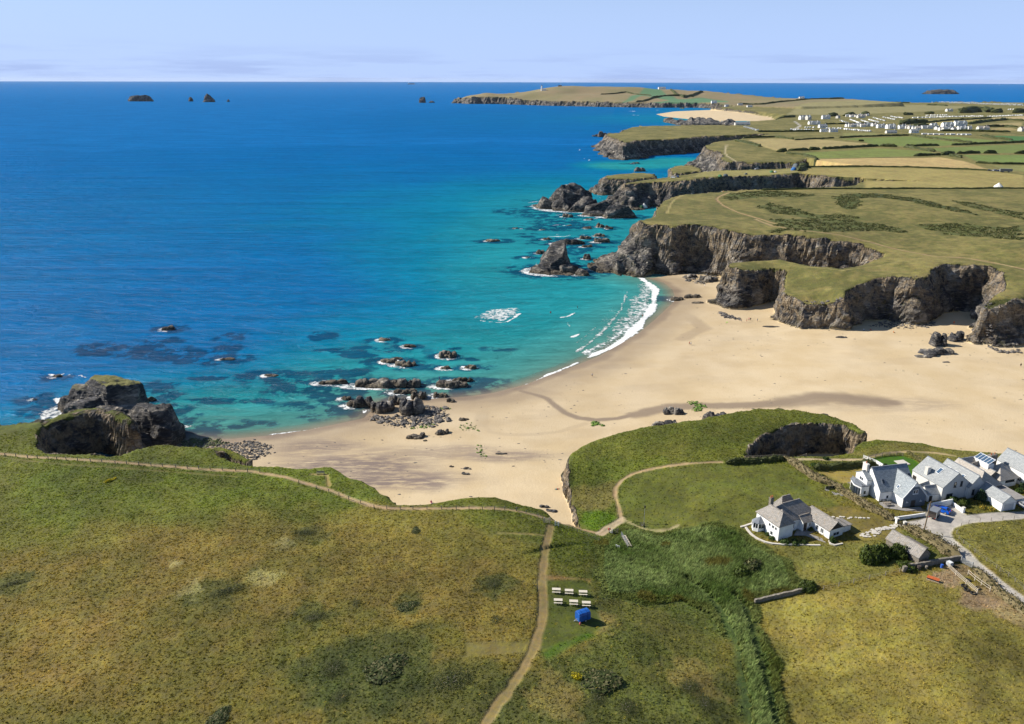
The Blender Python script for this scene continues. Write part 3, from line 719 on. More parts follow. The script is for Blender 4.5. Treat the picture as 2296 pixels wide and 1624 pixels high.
drv = zone_mask(zpoly('Z3', [(830, 700), (1000, 690), (1100, 720), (1100, 760), (940, 740), (850, 725)], z_south), .4, .3)
paint(drv, (.36, .31, .25), .9, .05)
spurm = zone_mask(zpoly('Z7', [(-20, 885), (200, 885), (430, 872), (405, 945), (300, 955), (100, 968), (-20, 985)], z_south), .5, .4)
paint(spurm, (.17, .145, .055), .9, .25)
# lush verge beside the track
# sand
SAND = ((LID < 0) & (H > -3)).astype(float)
dsn = DS + 3 * N20 + 1.2 * N6
wet = np.where(SAND > 0, np.maximum(sstep(12, 2, dsn) * .9, sstep(30, 8, dsn) * .55), 0)
def sline(key, pts, hw, k):
    P = [tuple(at_z(p[0], p[1], 2.5)) for p in zc(key, pts)]
    d, t = line_dist(GX, GY, P)
    return np.where(SAND > 0, sstep(hw, hw * .35, d + .22 * hw * N6) * k, 0)
band = np.where(SAND > 0, sstep(70, 34, DS + 9 * N20) * sstep(16, 34, DS + 7 * N20) * .18 + .10 * sstep(.1, .5, fbm2(GX * .5, GY, 9, 3, seed=55)), 0)
wet = np.clip(wet + band, 0, 1)
near_s = (GY < 520)
ch = np.maximum.reduce([
    sline('Z1', [(-40, 130), (60, 160), (130, 185), (190, 240), (250, 290), (340, 327), (450, 342), (600, 333), (700, 314)], 2.4, .9),
    sline('Z1', [(700, 314), (850, 285), (950, 265), (1150, 262), (1500, 268), (1700, 250), (1900, 215), (2100, 225), (2400, 262)], 5.0, .85),
    sline('Z1', [(1700, 250), (1950, 225), (2296, 250)], 9.0, .75),
    sline('ZM', [(1500, 900), (1560, 960), (1700, 985), (1900, 985), (2100, 960), (2296, 900)], 2.2, .3),
    sline('ZM', [(1900, 620), (1700, 690), (1500, 760), (1480, 850), (1500, 900)], 4.5, .35),
    sline('ZC', [(0, 560), (100, 610), (200, 690), (60, 760)], 7.0, .5)])
wet = np.maximum(wet, ch)
def sblob(px, py, rx, ry):
    c = at_z(px, py, 2.5)
    d = np.hypot((GX - c[0]) / rx, (GY - c[1]) / ry)
    return np.where(SAND > 0, sstep(1.2, .4, d + .4 * N20), 0)
DIRT = np.clip(np.maximum.reduce([sblob(780, 1040, 34, 14) * 1.0, sblob(880, 1075, 30, 10) * 1.0, sblob(720, 990, 20, 9) * .9, sblob(1130, 1020, 26, 6) * .75, sblob(1010, 1010, 24, 9) * .6, sblob(690, 1000, 16, 9) * .7, sblob(870, 1010, 30, 8) * .5, sblob(2000, 915, 30, 8) * .35]), 0, 1)
RIP = np.where(SAND > 0, np.clip(.35 + DIRT + sblob(2150, 850, 40, 14), 0, 1.6), 0)

# ---- jagged rock: push the cliff vertices along their normals
hm = LID == lid('hump'); ROCK[hm] = np.maximum(ROCK[hm], .42 + .5 * N6[hm])
POS = np.stack([GX, GY, H], -1)
du = np.gradient(POS, axis=0); dv = np.gradient(POS, axis=1)
NRM = np.cross(dv, du); NRM /= (np.linalg.norm(NRM, axis=-1, keepdims=True) + 1e-9)
NRM[NRM[..., 2] < 0] *= -1
rk = (ROCK > .02) & (H > -3.9)
px_, py_, pz_ = POS[rk, 0], POS[rk, 1], POS[rk, 2]
sc_ = np.interp(RR[rk], [200, 300, 700, 1500, 4000], [.75, .9, 1.25, 2.0, 5.0])
bed = px_ * .28 + py_ * .2 + pz_ * .9
qx, qy, qz = px_ / sc_, py_ / sc_, pz_ / sc_
but = 1.5 * (1 - 3.2 * np.abs(fbm2(qx + .45 * qz, qy + .2 * qz, 11.0, 2, .5, seed=66))) * sstep(0, 3, RIM[rk])
b1 = qx * .50 + qy * .22 + qz * .84; b2 = qx * .80 - qy * .35 - qz * .40; b3 = -qx * .25 + qy * .93
ribs = ridged3(b2 / 3.6, b3 / 3.2, b1, 2.7, 3, .6, 2)
blocks = np.round(vnoise3(b2 / 5.0, b3 / 5.0, b1 / 3.4) * 3) / 3
disp = but + 1.3 * ribs + 1.2 * blocks + .9 * ridged3(qx, qy, qz, 4.2, 3, .6, 1) + .9 * vnoise3(px_ / 17 / sc_, py_ / 17 / sc_, pz_ / 25)
fade = ROCK[rk] * sstep(-3.9, -1.0, pz_) * .95 * sc_
POS[rk] += NRM[rk] * (disp * fade)[:, None]
# hummocky turf
gr = (LID >= 0) & (ROCK < .5) & (RR < 420) & (PM < .3) & (roadm < .3)
POS[gr, 2] += .13 * RG[gr] * (fbm2(GX[gr], GY[gr], 2.1, 2, .6, seed=61) + .6 * fbm2(GX[gr], GY[gr], 5, 2, seed=62))

cls = np.zeros(GX.shape, np.int32)                      # 0 grass 1 cliff 2 beach 3 sea bed 4 path 5 lawn
cls[SAND > 0] = 2
cls[H < -.4] = np.where(LID[H < -.4] < 0, 3, 1)
cls[(ROCK > .5)] = 1
cls[(PM > .5) & (LID >= 0)] = 4
cls[(lawnm > .5)] = 5
cls[roadm > .5] = 6
nr, nc = GX.shape
ii, jj = np.meshgrid(np.arange(nr - 1), np.arange(nc - 1), indexing='ij')
v00 = (ii * nc + jj).ravel(); quads = np.stack([v00, v00 + 1, v00 + nc + 1, v00 + nc], 1)
hq = H.ravel()[quads].max(1)
quads = quads[hq > -3.6]
qc = cls.ravel()[quads]
qcls = np.where((qc == qc[:, :1]).sum(1) >= 2, qc[:, 0], qc[:, 2])
MSK = np.stack([ROCK, SAND, np.clip(wet, 0, 1)], -1); EXT = np.stack([RG, np.where(ROCK > .3, sstep(7.5, .5, RIM), RIP), DIRT], -1)
for cid, nm in [(0, 'grassland'), (1, 'cliffs'), (2, 'beach'), (3, 'seabed'), (4, 'footpath'), (5, 'lawn'), (6, 'road')]:
    q = quads[qcls == cid]
    if not len(q): continue
    used, inv = np.unique(q, return_inverse=True)
    me = np_mesh(nm, POS.reshape(-1, 3)[used], inv.reshape(-1, 4), smooth=(cid != 1))
    set_attr(me, 'col', C.reshape(-1, 3)[used]); set_attr(me, 'msk', MSK.reshape(-1, 3)[used]); set_attr(me, 'ext', EXT.reshape(-1, 3)[used])
    o = link(nm, me, MAT_GROUND); tag(o, kind='structure')
# ------------------------------------------------------------------ rocks and sea stacks
_ico = {}
def ico(sub):
    if sub not in _ico:
        bm = bmesh.new(); bmesh.ops.create_icosphere(bm, subdivisions=sub, radius=1.0)
        V = np.array([v.co[:] for v in bm.verts]); F = np.array([[v.index for v in f.verts] for f in bm.faces]); bm.free()
        _ico[sub] = (V / np.linalg.norm(V, axis=1, keepdims=True), F)
    return _ico[sub]
def lump(rx, ry, hgt, seed, sub=4, rough=1.0, lean=(0, 0), flat=0.0, nplane=16, under=.35, boxy=0):
    """a broken, faceted block of rock standing on z = 0"""
    V, F = ico(sub); rs = np.random.RandomState(seed)
    cube = V / (np.sum(np.abs(V) ** boxy, axis=1, keepdims=True) ** (1.0 / boxy)) if boxy else V
    n = rs.normal(size=(nplane, 3)); n[:, 2] = np.abs(n[:, 2]) * .8; n /= np.linalg.norm(n, axis=1, keepdims=True)
    dd = rs.uniform(.62, .95, nplane) if not boxy else rs.uniform(.88, 1.25, nplane)
    if flat > 0:
        n = np.vstack([n, [[.08, .05, .99]]]); dd = np.append(dd, flat)
    dots = V @ n.T
    r = np.min(np.where(dots > .05, dd / np.maximum(dots, .05), 9), axis=1)
    rc = np.linalg.norm(cube, axis=1)
    Pn = V * np.minimum(r, rc * (1.0 if boxy else 1.05))[:, None]
    Pn = Pn * np.array([rx, ry, hgt])
    lo = Pn[:, 2] < 0
    Pn[lo, 2] *= under
    s = min(rx, ry, hgt * 1.2)
    bed = Pn[:, 0] * .3 + Pn[:, 1] * .2 + Pn[:, 2] * .9
    d = .17 * s * ridged3(Pn[:, 0], Pn[:, 1], Pn[:, 2], max(.9 * s, .5), 4, .55, seed % 50) + .07 * s * ridged3(Pn[:, 0] * .5, Pn[:, 1] * .5, bed * 1.7, max(.35 * s, .3), 3, .6, seed % 31)
    Pn = Pn + V * (d * rough)[:, None]
    k = np.clip(Pn[:, 2] / hgt, 0, 1)
    Pn[:, 0] += lean[0] * k ** 1.3; Pn[:, 1] += lean[1] * k ** 1.3
    return Pn, F
def join(parts):
    Vs, Fs, o = [], [], 0
    for V, F in parts:
        Vs.append(V); Fs.append(F + o); o += len(V)
    return np.vstack(Vs), np.vstack(Fs)
ROCK_SPOTS = []       # for the white water round them
def pxm(y, z=0.0):    # pixels per metre at ground distance y
    return FPX / (y * math.cos(PITCH) + (HCAM - z) * math.sin(PITCH))
def rock_thing(name, label, key, cx, cy, wpx, hgt, depth=.6, seed=0, mat=None, z=None, group=None, lumps=None, sub=4, rz=0.0, flat=0.0, rough=1.0, cat='rock', foam=1.0):
    px, py = zc(key, [(cx, cy)])[0]
    if z is None:
        p = at_z(px, py, 0.0); z0 = min(max(gz(p[0], p[1]), 0.0), 5.0); p = at_z(px, py, z0)
    else:
        z0 = z; p = at_z(px, py, z)
    k = ZT[key][2] / pxm(p[1], z0)
    w = wpx * k * .5 * (1.35 if (lumps is not None and name == 'sea_stack') else 1.0)
    ry = max(w * depth, .4)
    if lumps is None:
        V, F = lump(w, ry, hgt, seed, sub, rough, flat=flat)
    else:
        parts = []
        for i, l in enumerate(lumps):
            l = tuple(l) + ((0, 0), 0.0, 0)[len(l) - 5:] if len(l) < 8 else l
            V, F = lump(l[2] * w, l[3] * w, l[4], seed + 11 * i, sub, rough, l[5], l[6], boxy=l[7])
            parts.append((V + np.array([l[0] * w, l[1] * w, 0.0]), F))
        V, F = join(parts)
    if rz:
        c, s = math.cos(rz), math.sin(rz); V = V @ np.array([[c, s, 0], [-s, c, 0], [0, 0, 1.0]])
    me = np_mesh(name, V, F, smooth=False)
    cy_ = p[1] + ry * .8 if (lumps is None or name == 'rock') else p[1]
    o = link(name, me, mat or MAT_ROCK, loc=(p[0], cy_, z0 - .12 * hgt if z0 > .2 else -.1 * hgt))
    tag(o, label, cat, group)
    if z0 < .6 and foam > 0:
        ROCK_SPOTS.append((p[0], cy_, w * 1.0, ry * 1.0, foam))
    return o

# big stacks
rock_thing('sea_stack', 'tall dark sea stack with grassy cap, left of the bay beyond the shaded hump', 'ZS', 1120, 520, 830, 13, seed=3, mat=MAT_STACK, cat='sea stack', sub=5,
           lumps=[(.30, .10, .50, .40, 14.0, (-.8, .8), .86, 6), (-.34, .20, .40, .34, 10.5, (.8, .5), .85, 5), (-.48, .60, .26, .22, 11.5, (1.2, 1)), (-.15, -.22, .46, .3, 8.0, (0, .5), 0, 5), (.42, -.35, .50, .3, 6.5, (0, 0), .85, 5), (-.62, .15, .30, .30, 6), (.0, .25, .4, .3, 12, (0, 0), .8, 5)], z=0)
rock_thing('sea_stack', 'square black rock block at the end of the shaded hump headland', 'ZS', 1715, 850, 470, 13, seed=41, mat=MAT_DARKROCK, cat='sea stack', sub=5,
           lumps=[(.02, .35, .92, .70, 13.6, (-.6, 1.0), .90, 8), (-.28, -.25, .66, .5, 6.0, (0, 0), 0, 5), (.35, .0, .66, .6, 9, (0, 0), .9, 6)], z=0)
rock_thing('rock', 'small flat dark rock showing behind the square rock block', 'ZS', 1680, 405, 150, 2.2, .6, 55, MAT_DARKROCK, z=0)
rock_thing('sea_stack', 'arrowhead sea stack standing in the water off the lit west headland', 'ZQ', 625, 1255, 690, 15, seed=61, mat=MAT_DARKROCK, cat='sea stack', sub=5,
           lumps=[(-.12, .25, .50, .55, 18.5, (3.2, 2.0)), (-.45, -.1, .42, .36, 7), (.25, -.05, .45, .36, 7.0), (.05, .85, .40, .5, 12, (1, 1)), (.0, -.25, .55, .3, 4.0)], z=0)
rock_thing('rock', 'pale lumpy rock at the foot of the arrowhead stack on its right', 'ZQ', 915, 1315, 190, 5.2, .7, 72, z=0)
rock_thing('rock_ridge', 'low dark rock ridge running back from the arrowhead stack', 'ZQ', 740, 905, 430, 4.5, .3, 77, MAT_DARKROCK, z=0)
rock_thing('sea_stack', 'broad dark rounded sea stack offshore of the campsite headland', 'ZQ', 820, 440, 700, 21, seed=83, mat=MAT_DARKROCK, cat='sea stack', sub=5,
           lumps=[(.05, .35, .78, .62, 26, (-2, 2), .82), (.25, -.12, .62, .42, 17, (2, 1.5)), (-.35, -.05, .38, .4, 16, (-1, 1))], z=0)
rock_thing('sea_stack', 'smaller pointed rock joined to the left of the broad offshore stack', 'ZQ', 440, 440, 300, 13, .6, 95, MAT_DARKROCK, z=0, sub=5, cat='sea stack')
rock_thing('rock', 'low brown rock at the far left end of the broad offshore stack', 'ZQ', 330, 410, 170, 3, .35, 97, z=0)
rock_thing('sea_stack', 'humped dark rock between the broad offshore stack and the campsite cliff', 'ZQ', 1090, 490, 470, 12, .5, 99, MAT_DARKROCK, z=0, sub=5, cat='sea stack')
rock_thing('sea_stack', 'pale based rock buttress below the campsite headland point', 'ZQ', 1390, 560, 520, 15, .5, 103, z=0, sub=5, cat='sea stack')
rock_thing('rock', 'pale brown rock shelf in front of the humped rock below the campsite', 'ZQ', 1110, 535, 420, 5, .35, 104, z=0)

OFF = 'wave washed rocks in the bay'
SMALL = [
 ('ZM', 310, 612, 255, 1.9, .3, 'long low wave washed rock at the left end of the central reef'), ('ZM', 740, 636, 640, 3.6, .17, 'longest ridge of brown rock lying across the middle of the reef'),
 ('ZM', 720, 268, 95, 1.3, .6, 'rock ringed by a white splash, farthest out above the central reef'), ('ZM', 915, 317, 85, 1.3, .6, 'small rock with foam trailing to its right, next to the ringed rock'),
 ('ZM', 755, 442, 115, 1.9, .6, 'left of the three foamy rocks behind the long reef ridge'), ('ZM', 885, 468, 185, 1.9, .5, 'widest of the three foamy rocks behind the long reef ridge'),
 ('ZM', 832, 414, 80, 1.0, .4, 'flat rock rearmost of the three foamy rocks behind the reef ridge'), ('ZM', 1212, 402, 145, 2.6, .8, 'chunky brown rock alone in the shallows right of the foamy rocks'),
 ('ZM', 1195, 490, 85, 1.4, .6, 'little rock in foam between the chunky rock and the reef'), ('ZM', 1390, 485, 95, 1.6, .5, 'rightmost rock in the shallows, with dark weed beside it'),
 ('ZM', 1250, 636, 285, 2.7, .3, 'low reef rock with a person standing at its left end'), ('ZM', 1340, 590, 190, 1.8, .3, 'flat reef rock behind the person, washed by white water'),
 ('ZM', 890, 682, 215, 1.8, .28, 'slim tan rock in the pool behind the beach outcrop'), ('ZM', 985, 728, 130, 3.6, .7, 'upright grey rock at the back of the beach outcrop'),
 ('ZM', 1155, 712, 135, 2.0, .5, 'oval tan rock in the shallow pool right of the outcrop'), ('ZM', 1237, 748, 62, 1.8, .7, 'small upright rock at the water edge right of the oval rock'),
 ('ZM', 410, 732, 75, 1.7, .7, 'small dark rock at the seaward tip of the beach outcrop'), ('ZM', 530, 792, 250, 4.2, .42, 'long sloping tan rock on the left of the beach outcrop'),
 ('ZM', 690, 832, 200, 5.2, .65, 'pointed smooth grey rock in the middle of the beach outcrop'), ('ZM', 925, 852, 270, 7.6, .6, 'largest dark rock of the beach outcrop'),
 ('ZM', 810, 768, 150, 3.5, .6, 'rough rock tucked behind the two big rocks of the outcrop'),
 ('ZM', 960, 1038, 180, 1.5, .45, 'flat grey rock lying alone on the rippled dark sand'), ('ZM', 1165, 1005, 125, 1.6, .55, 'brown rock on the sand right of the flat grey rock'),
 ('ZM', 1342, 893, 75, .9, .6, 'weedy little rock on the sand right of the boulders'), ('ZM', 1370, 1278, 65, .8, .6, 'small grey rock pair nearest the bare beach middle'),
 ('ZM', 1350, 1318, 52, .7, .6, 'small grey rock just below the rock pair on the beach'), ('ZM', 1250, 1262, 42, .6, .6, 'tiny dark rock left of the rock pair on the beach'), ('ZM', 1640, 1162, 95, .6, .4, 'low weedy rock flat on the sand near the headland'),
 ('ZM', 1038, 1055, 34, .6, .6, 'rounded grey stone below the flat grey rock'),
 ('Z1', 965, 322, 160, 2.4, .5, 'dark jagged rock in the wet channel behind the centre headland'), ('Z1', 1240, 362, 180, 3.2, .5, 'grey rock at the foot of the centre headland'),
 ('Z1', 905, 412, 195, 1.9, .5, 'pale flat rock at the edge of the centre headland'), ('Z1', 110, 935, 60, .9, .6, 'pale stone on the sand below the coast path'), ('Z1', 165, 962, 85, 1.0, .5, 'grey stone nearest the stream mouth on the sand'),
 ('ZL', 1312, 183, 105, 2.2, .6, 'dark rock alone far out on the left, foam on its right'), ('ZL', 1772, 418, 100, 1.3, .5, 'brown rock awash with a dark reef shadow beside it'), ('ZL', 2125, 548, 115, .8, .4, 'flat rock barely awash in the turquoise water'),
 ('ZL', 440, 552, 70, 1.2, .6, 'rock in a burst of foam left of the grassy topped stack'), ('ZL', 268, 733, 36, .6, .6, 'tiny rock awash in dark water at the far left'),
 ('ZQ', 730, 548, 155, 3.2, .5, 'brown rock in the foam below the broad offshore stack'), ('ZQ', 1010, 582, 95, 1.8, .4, 'low brown rock in foam below the rock shelf'), ('ZQ', 1165, 682, 115, 4.0, .7, 'taller of the two brown rocks near the west headland'),
 ('ZQ', 1272, 702, 95, 3.0, .7, 'rounder of the two brown rocks near the west headland'), ('ZQ', 985, 697, 105, 1.9, .4, 'low brown rock left of the pair near the west headland'), ('ZQ', 750, 658, 70, 1.0, .4, 'small rock at the end of a streak of foam'),
 ('ZQ', 1145, 802, 160, 3.0, .4, 'dark flat rock in foam behind the arrowhead stack'), ('ZQ', 955, 832, 170, 2.6, .4, 'dark rock at the back end of the low ridge'), ('ZQ', 370, 1028, 105, 4.0, .7, 'brown dome of rock left of the arrowhead stack'),
 ('ZQ', 465, 842, 135, 1.6, .4, 'rock awash behind the brown dome of rock'), ('ZQ', 205, 1078, 60, 1.0, .4, 'tiny rock in a ring of foam left of the brown dome'), ('ZQ', 45, 697, 60, 1.1, .4, 'small rock in foam far left of the headland rocks'),
 ('ZQ', 410, 714, 70, .8, .4, 'little rock awash between two foam streaks'), ('ZQ', 1170, 880, 230, 3.4, .4, 'brown reef reaching out from the west headland'), ('ZQ', 985, 940, 150, 2.0, .35, 'outer end of the brown reef off the west headland'), ('ZQ', 985, 1100, 100, 4.6, .7, 'brown knob of rock at the tip of the west headland'),
 ('ZQ', 1130, 1240, 220, 2.8, .35, 'dark shelf of rock at the foot of the west headland'), ('D', 1105, 542, 32, 1.9, .5, 'lone brown rock in open water left of the headland'),
 ('ZC', 135, 515, 135, 2.0, .35, 'longest of the low rocks at the top of the surf line'), ('ZC', 30, 532, 85, 2.0, .6, 'left of the low rocks at the top of the surf line'), ('ZC', 165, 552, 85, .9, .4, 'nearest of the low rocks at the top of the surf line'),
 ('ZC', 235, 412, 130, 4.5, .6, 'big fallen boulder at the mouth of the sandy cove'), ('ZC', 120, 385, 90, 2.5, .6, 'fallen boulder in shade below the overhanging cliff'), ('ZC', 1110, 776, 75, .9, .5, 'small grey rock on the sand in front of the low headland'), ('ZC', 655, 708, 110, .7, .35, 'flat rock by the pool at the cave mouth'),
 ('ZC', 1755, 832, 125, 7.0, .8, 'leaning rock pinnacle on the sand beside the right hand cliff'), ('ZC', 1740, 892, 260, 2.4, .45, 'sloping rock slab in front of the pinnacle on the sand'), ('ZC', 1660, 905, 130, .7, .4, 'dark weedy ledge left of the sloping slab'), ('ZC', 1790, 938, 50, .5, .5, 'small dark stone below the sloping slab'), ('ZC', 1870, 800, 120, 4.5, .7, 'rock joined to the foot of the scrub covered cliff'),
 ('ZN', 690, 132, 60, 14, .7, 'dark pillar of rock off the far headland tip'), ('ZN', 655, 128, 60, 5, .5, 'low rocks beside the pillar off the far headland'), ('ZN', 930, 358, 66, 8, .6, 'rounded rock showing over the flat topped block'),
 ('ZN', 900, 306, 60, 2.5, .3, 'flat rock in the green cove below the far cliff')]
for i, (k, cx, cy, w, h, dp, lab) in enumerate(SMALL):
    rs_k = np.random.RandomState(300 + i); nl = 3 if w < 120 else (6 if w < 320 else 13)
    L_ = [(-.72 + 1.44 * (j + .5) / nl + rs_k.uniform(-.1, .1), dp * rs_k.uniform(-.25, .45), rs_k.uniform(1.3, 2.1) / nl, dp * rs_k.uniform(.55, .95), h * rs_k.uniform(.6, 1.0), (rs_k.uniform(-.3, .3), 0), 0.0, rs_k.choice([0, 4, 5])) for j in range(nl)]
    L_.append((0, dp * .1, .85, dp * .9, h * .6, (0, 0), 0.0, 0))
    rock_thing('rock', lab, k, cx, cy, w, h, dp, 200 + 7 * i, MAT_ROCK, sub=3, rough=1.4, lumps=L_)
# islands far out
for (k, cx, cy, w, h, dp, lab) in [('ZI', 1100, 338, 205, 40, .3, 'long low dark island far out at the left'), ('ZI', 1495, 338, 46, 30, .6, 'small pointed islet between the two larger left islands'), ('ZI', 1625, 343, 102, 55, .5, 'peaked dark island at the right of the far left group'),
                           ('ZI', 1790, 341, 34, 14, .5, 'tiny islet right of the peaked island'), ('ZH', 100, 349, 66, 44, .6, 'pointed rock island just left of the lighthouse cape'), ('ZH', 175, 348, 62, 9, .4, 'low rocks right of the pointed rock island'), ('ZF', 1710, 255, 310, 52, .25, 'broad dark island on the right horizon'), ('ZF', 1620, 253, 130, 18, .3, 'low tail of rocks left of the broad island')]:
    rock_thing('island', lab, k, cx, cy, w, h, dp, 900 + int(cx), MAT_DARKROCK, z=0, sub=4, rough=1.3, cat='island', foam=0)

# boulder beaches: too many small stones to count
def boulders(name, key, poly, n, smin, smax, seed, mat, label, zup=0.0):
    rs = np.random.RandomState(seed)
    P = [tuple(at_z(p[0], p[1], 1.5)) for p in zc(key, poly)]
    A = np.array(P); parts = []
    V0, F0 = ico(1)
    cnt = 0
    while cnt < n:
        x = rs.uniform(A[:, 0].min(), A[:, 0].max(), 400); y = rs.uniform(A[:, 1].min(), A[:, 1].max(), 400)
        d = poly_field(x, y, P)[0]
        ok = d < -rs.uniform(0, 2.5, 400)
        x, y = x[ok], y[ok]
        if not len(x): continue
        z = np.maximum(ground(x, y)[0], -.6)
        for a, b, c in zip(x, y, z):
            s = smin + (smax - smin) * rs.rand() ** 2.5
            V = V0 * (1 + .35 * rs.uniform(-1, 1, (len(V0), 1))) * np.array([s, s * rs.uniform(.5, .9), s * rs.uniform(.35, .7)])
            t = rs.uniform(0, 6.28); cs, sn = math.cos(t), math.sin(t)
            V = V @ np.array([[cs, sn, 0], [-sn, cs, 0], [0, 0, 1]])
            parts.append((V + np.array([a, b, c + .1 * s]), F0)); cnt += 1
            if cnt >= n: break
    V, F = join(parts)
    o = link(name, np_mesh(name, V, F), mat); tag(o, label, 'boulders', kind='stuff')
    return o
def plain_rock(name, c0, c1):
    m, nt, b = new_mat(name); T = NT(nt); P = T.pos()
    n = T.noise(P, 1.1, 4, .6)
    T.l(T.mix(T.ramp(n, .35, .65), c0, c1), b.inputs['Base Color']); b.inputs['Roughness'].default_value = .8
    T.l(T.bump(T.noise(P, 4, 4, .6), .6, .15), b.inputs['Normal'])
    return m
MAT_BOULDER = plain_rock('boulder_grey', (.06, .058, .058), (.17, .15, .13))
MAT_WEEDB = plain_rock('boulder_weedy', (.045, .05, .035), (.10, .125, .025))
MAT_WEED = plain_rock('seaweed_green', (.05, .10, .012), (.13, .22, .02))
boulders('boulder_field', 'ZM', [(560, 850), (640, 800), (800, 830), (1050, 745), (1230, 770), (1245, 885), (1130, 930), (900, 945), (700, 915)], 620, .25, 1.3, 5, MAT_BOULDER, 'grey boulders strewn round the foot of the beach outcrop')
boulders('boulder_field', 'ZL', [(1560, 1090), (1760, 1040), (2000, 1010), (2160, 1060), (2160, 1130), (2000, 1190), (1880, 1190)], 620, .2, .75, 6, MAT_BOULDER, 'dark grey boulders at the top of the left beach corner')
boulders('weedy_boulders', 'ZL', [(1370, 1030), (1500, 985), (1740, 1000), (1800, 1040), (1660, 1085), (1400, 1085)], 420, .2, .8, 8, MAT_WEEDB, 'weed covered boulders below the square rock block')
boulders('rubble', 'ZC', [(1240, 720), (1380, 690), (1560, 660), (1720, 690), (1700, 740), (1480, 745), (1330, 735)], 330, .25, 1.1, 9, MAT_BOULDER, 'grey rubble along the foot of the right hand cliffs')
boulders('rubble', 'ZC', [(60, 372), (160, 345), (300, 350), (310, 400), (200, 420), (90, 400)], 150, .3, 1.6, 19, MAT_BOULDER, 'fallen boulders in the shaded inner cove')
boulders('rubble', 'ZC', [(280, 600), (330, 640), (450, 668), (450, 650), (320, 600)], 110, .3, 1.4, 20, MAT_BOULDER, 'rubble along the foot of the detached west block')
boulders('rubble', 'ZC', [(1900, 790), (2000, 850), (2140, 920), (2280, 915), (2290, 880), (2150, 890), (1950, 770)], 160, .3, 1.4, 21, MAT_BOULDER, 'rubble along the foot of the scrub topped cliff at right')
boulders('rubble', 'ZC', [(820, 700), (900, 730), (1000, 750), (1160, 745), (1160, 725), (900, 700)], 90, .3, 1.2, 10, MAT_BOULDER, 'rubble under the point of the low headland')
def weed(key, pts, n, seed, label, s=.6):
    o = boulders('seaweed', key, pts, n, s * .4, s, seed, MAT_WEED, label)
    o['category'] = 'seaweed'; o.scale.z = 1.0
    return o
weed('Z1', [(420, 372), (470, 368), (480, 385), (525, 395), (525, 405), (460, 395), (430, 408), (418, 395)], 70, 31, 'bright green seaweed curl on the wet sand in mid beach', .9)
weed('Z1', [(1030, 240), (1100, 240), (1190, 275), (1150, 325), (1050, 315), (1090, 280), (1040, 255)], 120, 32, 'green seaweed mat beside the dark jagged rock', .8)
weed('ZM', [(1130, 770), (1230, 760), (1240, 780), (1150, 790)], 40, 33, 'green weed at the water edge of the outcrop', .6)
weed('ZM', [(900, 930), (1080, 900), (1140, 905), (1080, 940), (920, 950)], 60, 34, 'yellow green weed along the front of the boulders', .6)
weed('ZM', [(1290, 930), (1400, 880), (1480, 940), (1500, 980), (1300, 975)], 34, 35, 'scattered green weed clumps on the sand right of the boulders', .55)
weed('ZM', [(1430, 1090), (1480, 1090), (1540, 1220), (1470, 1200), (1440, 1160)], 30, 36, 'line of green weed clumps on the dark sand', .55)

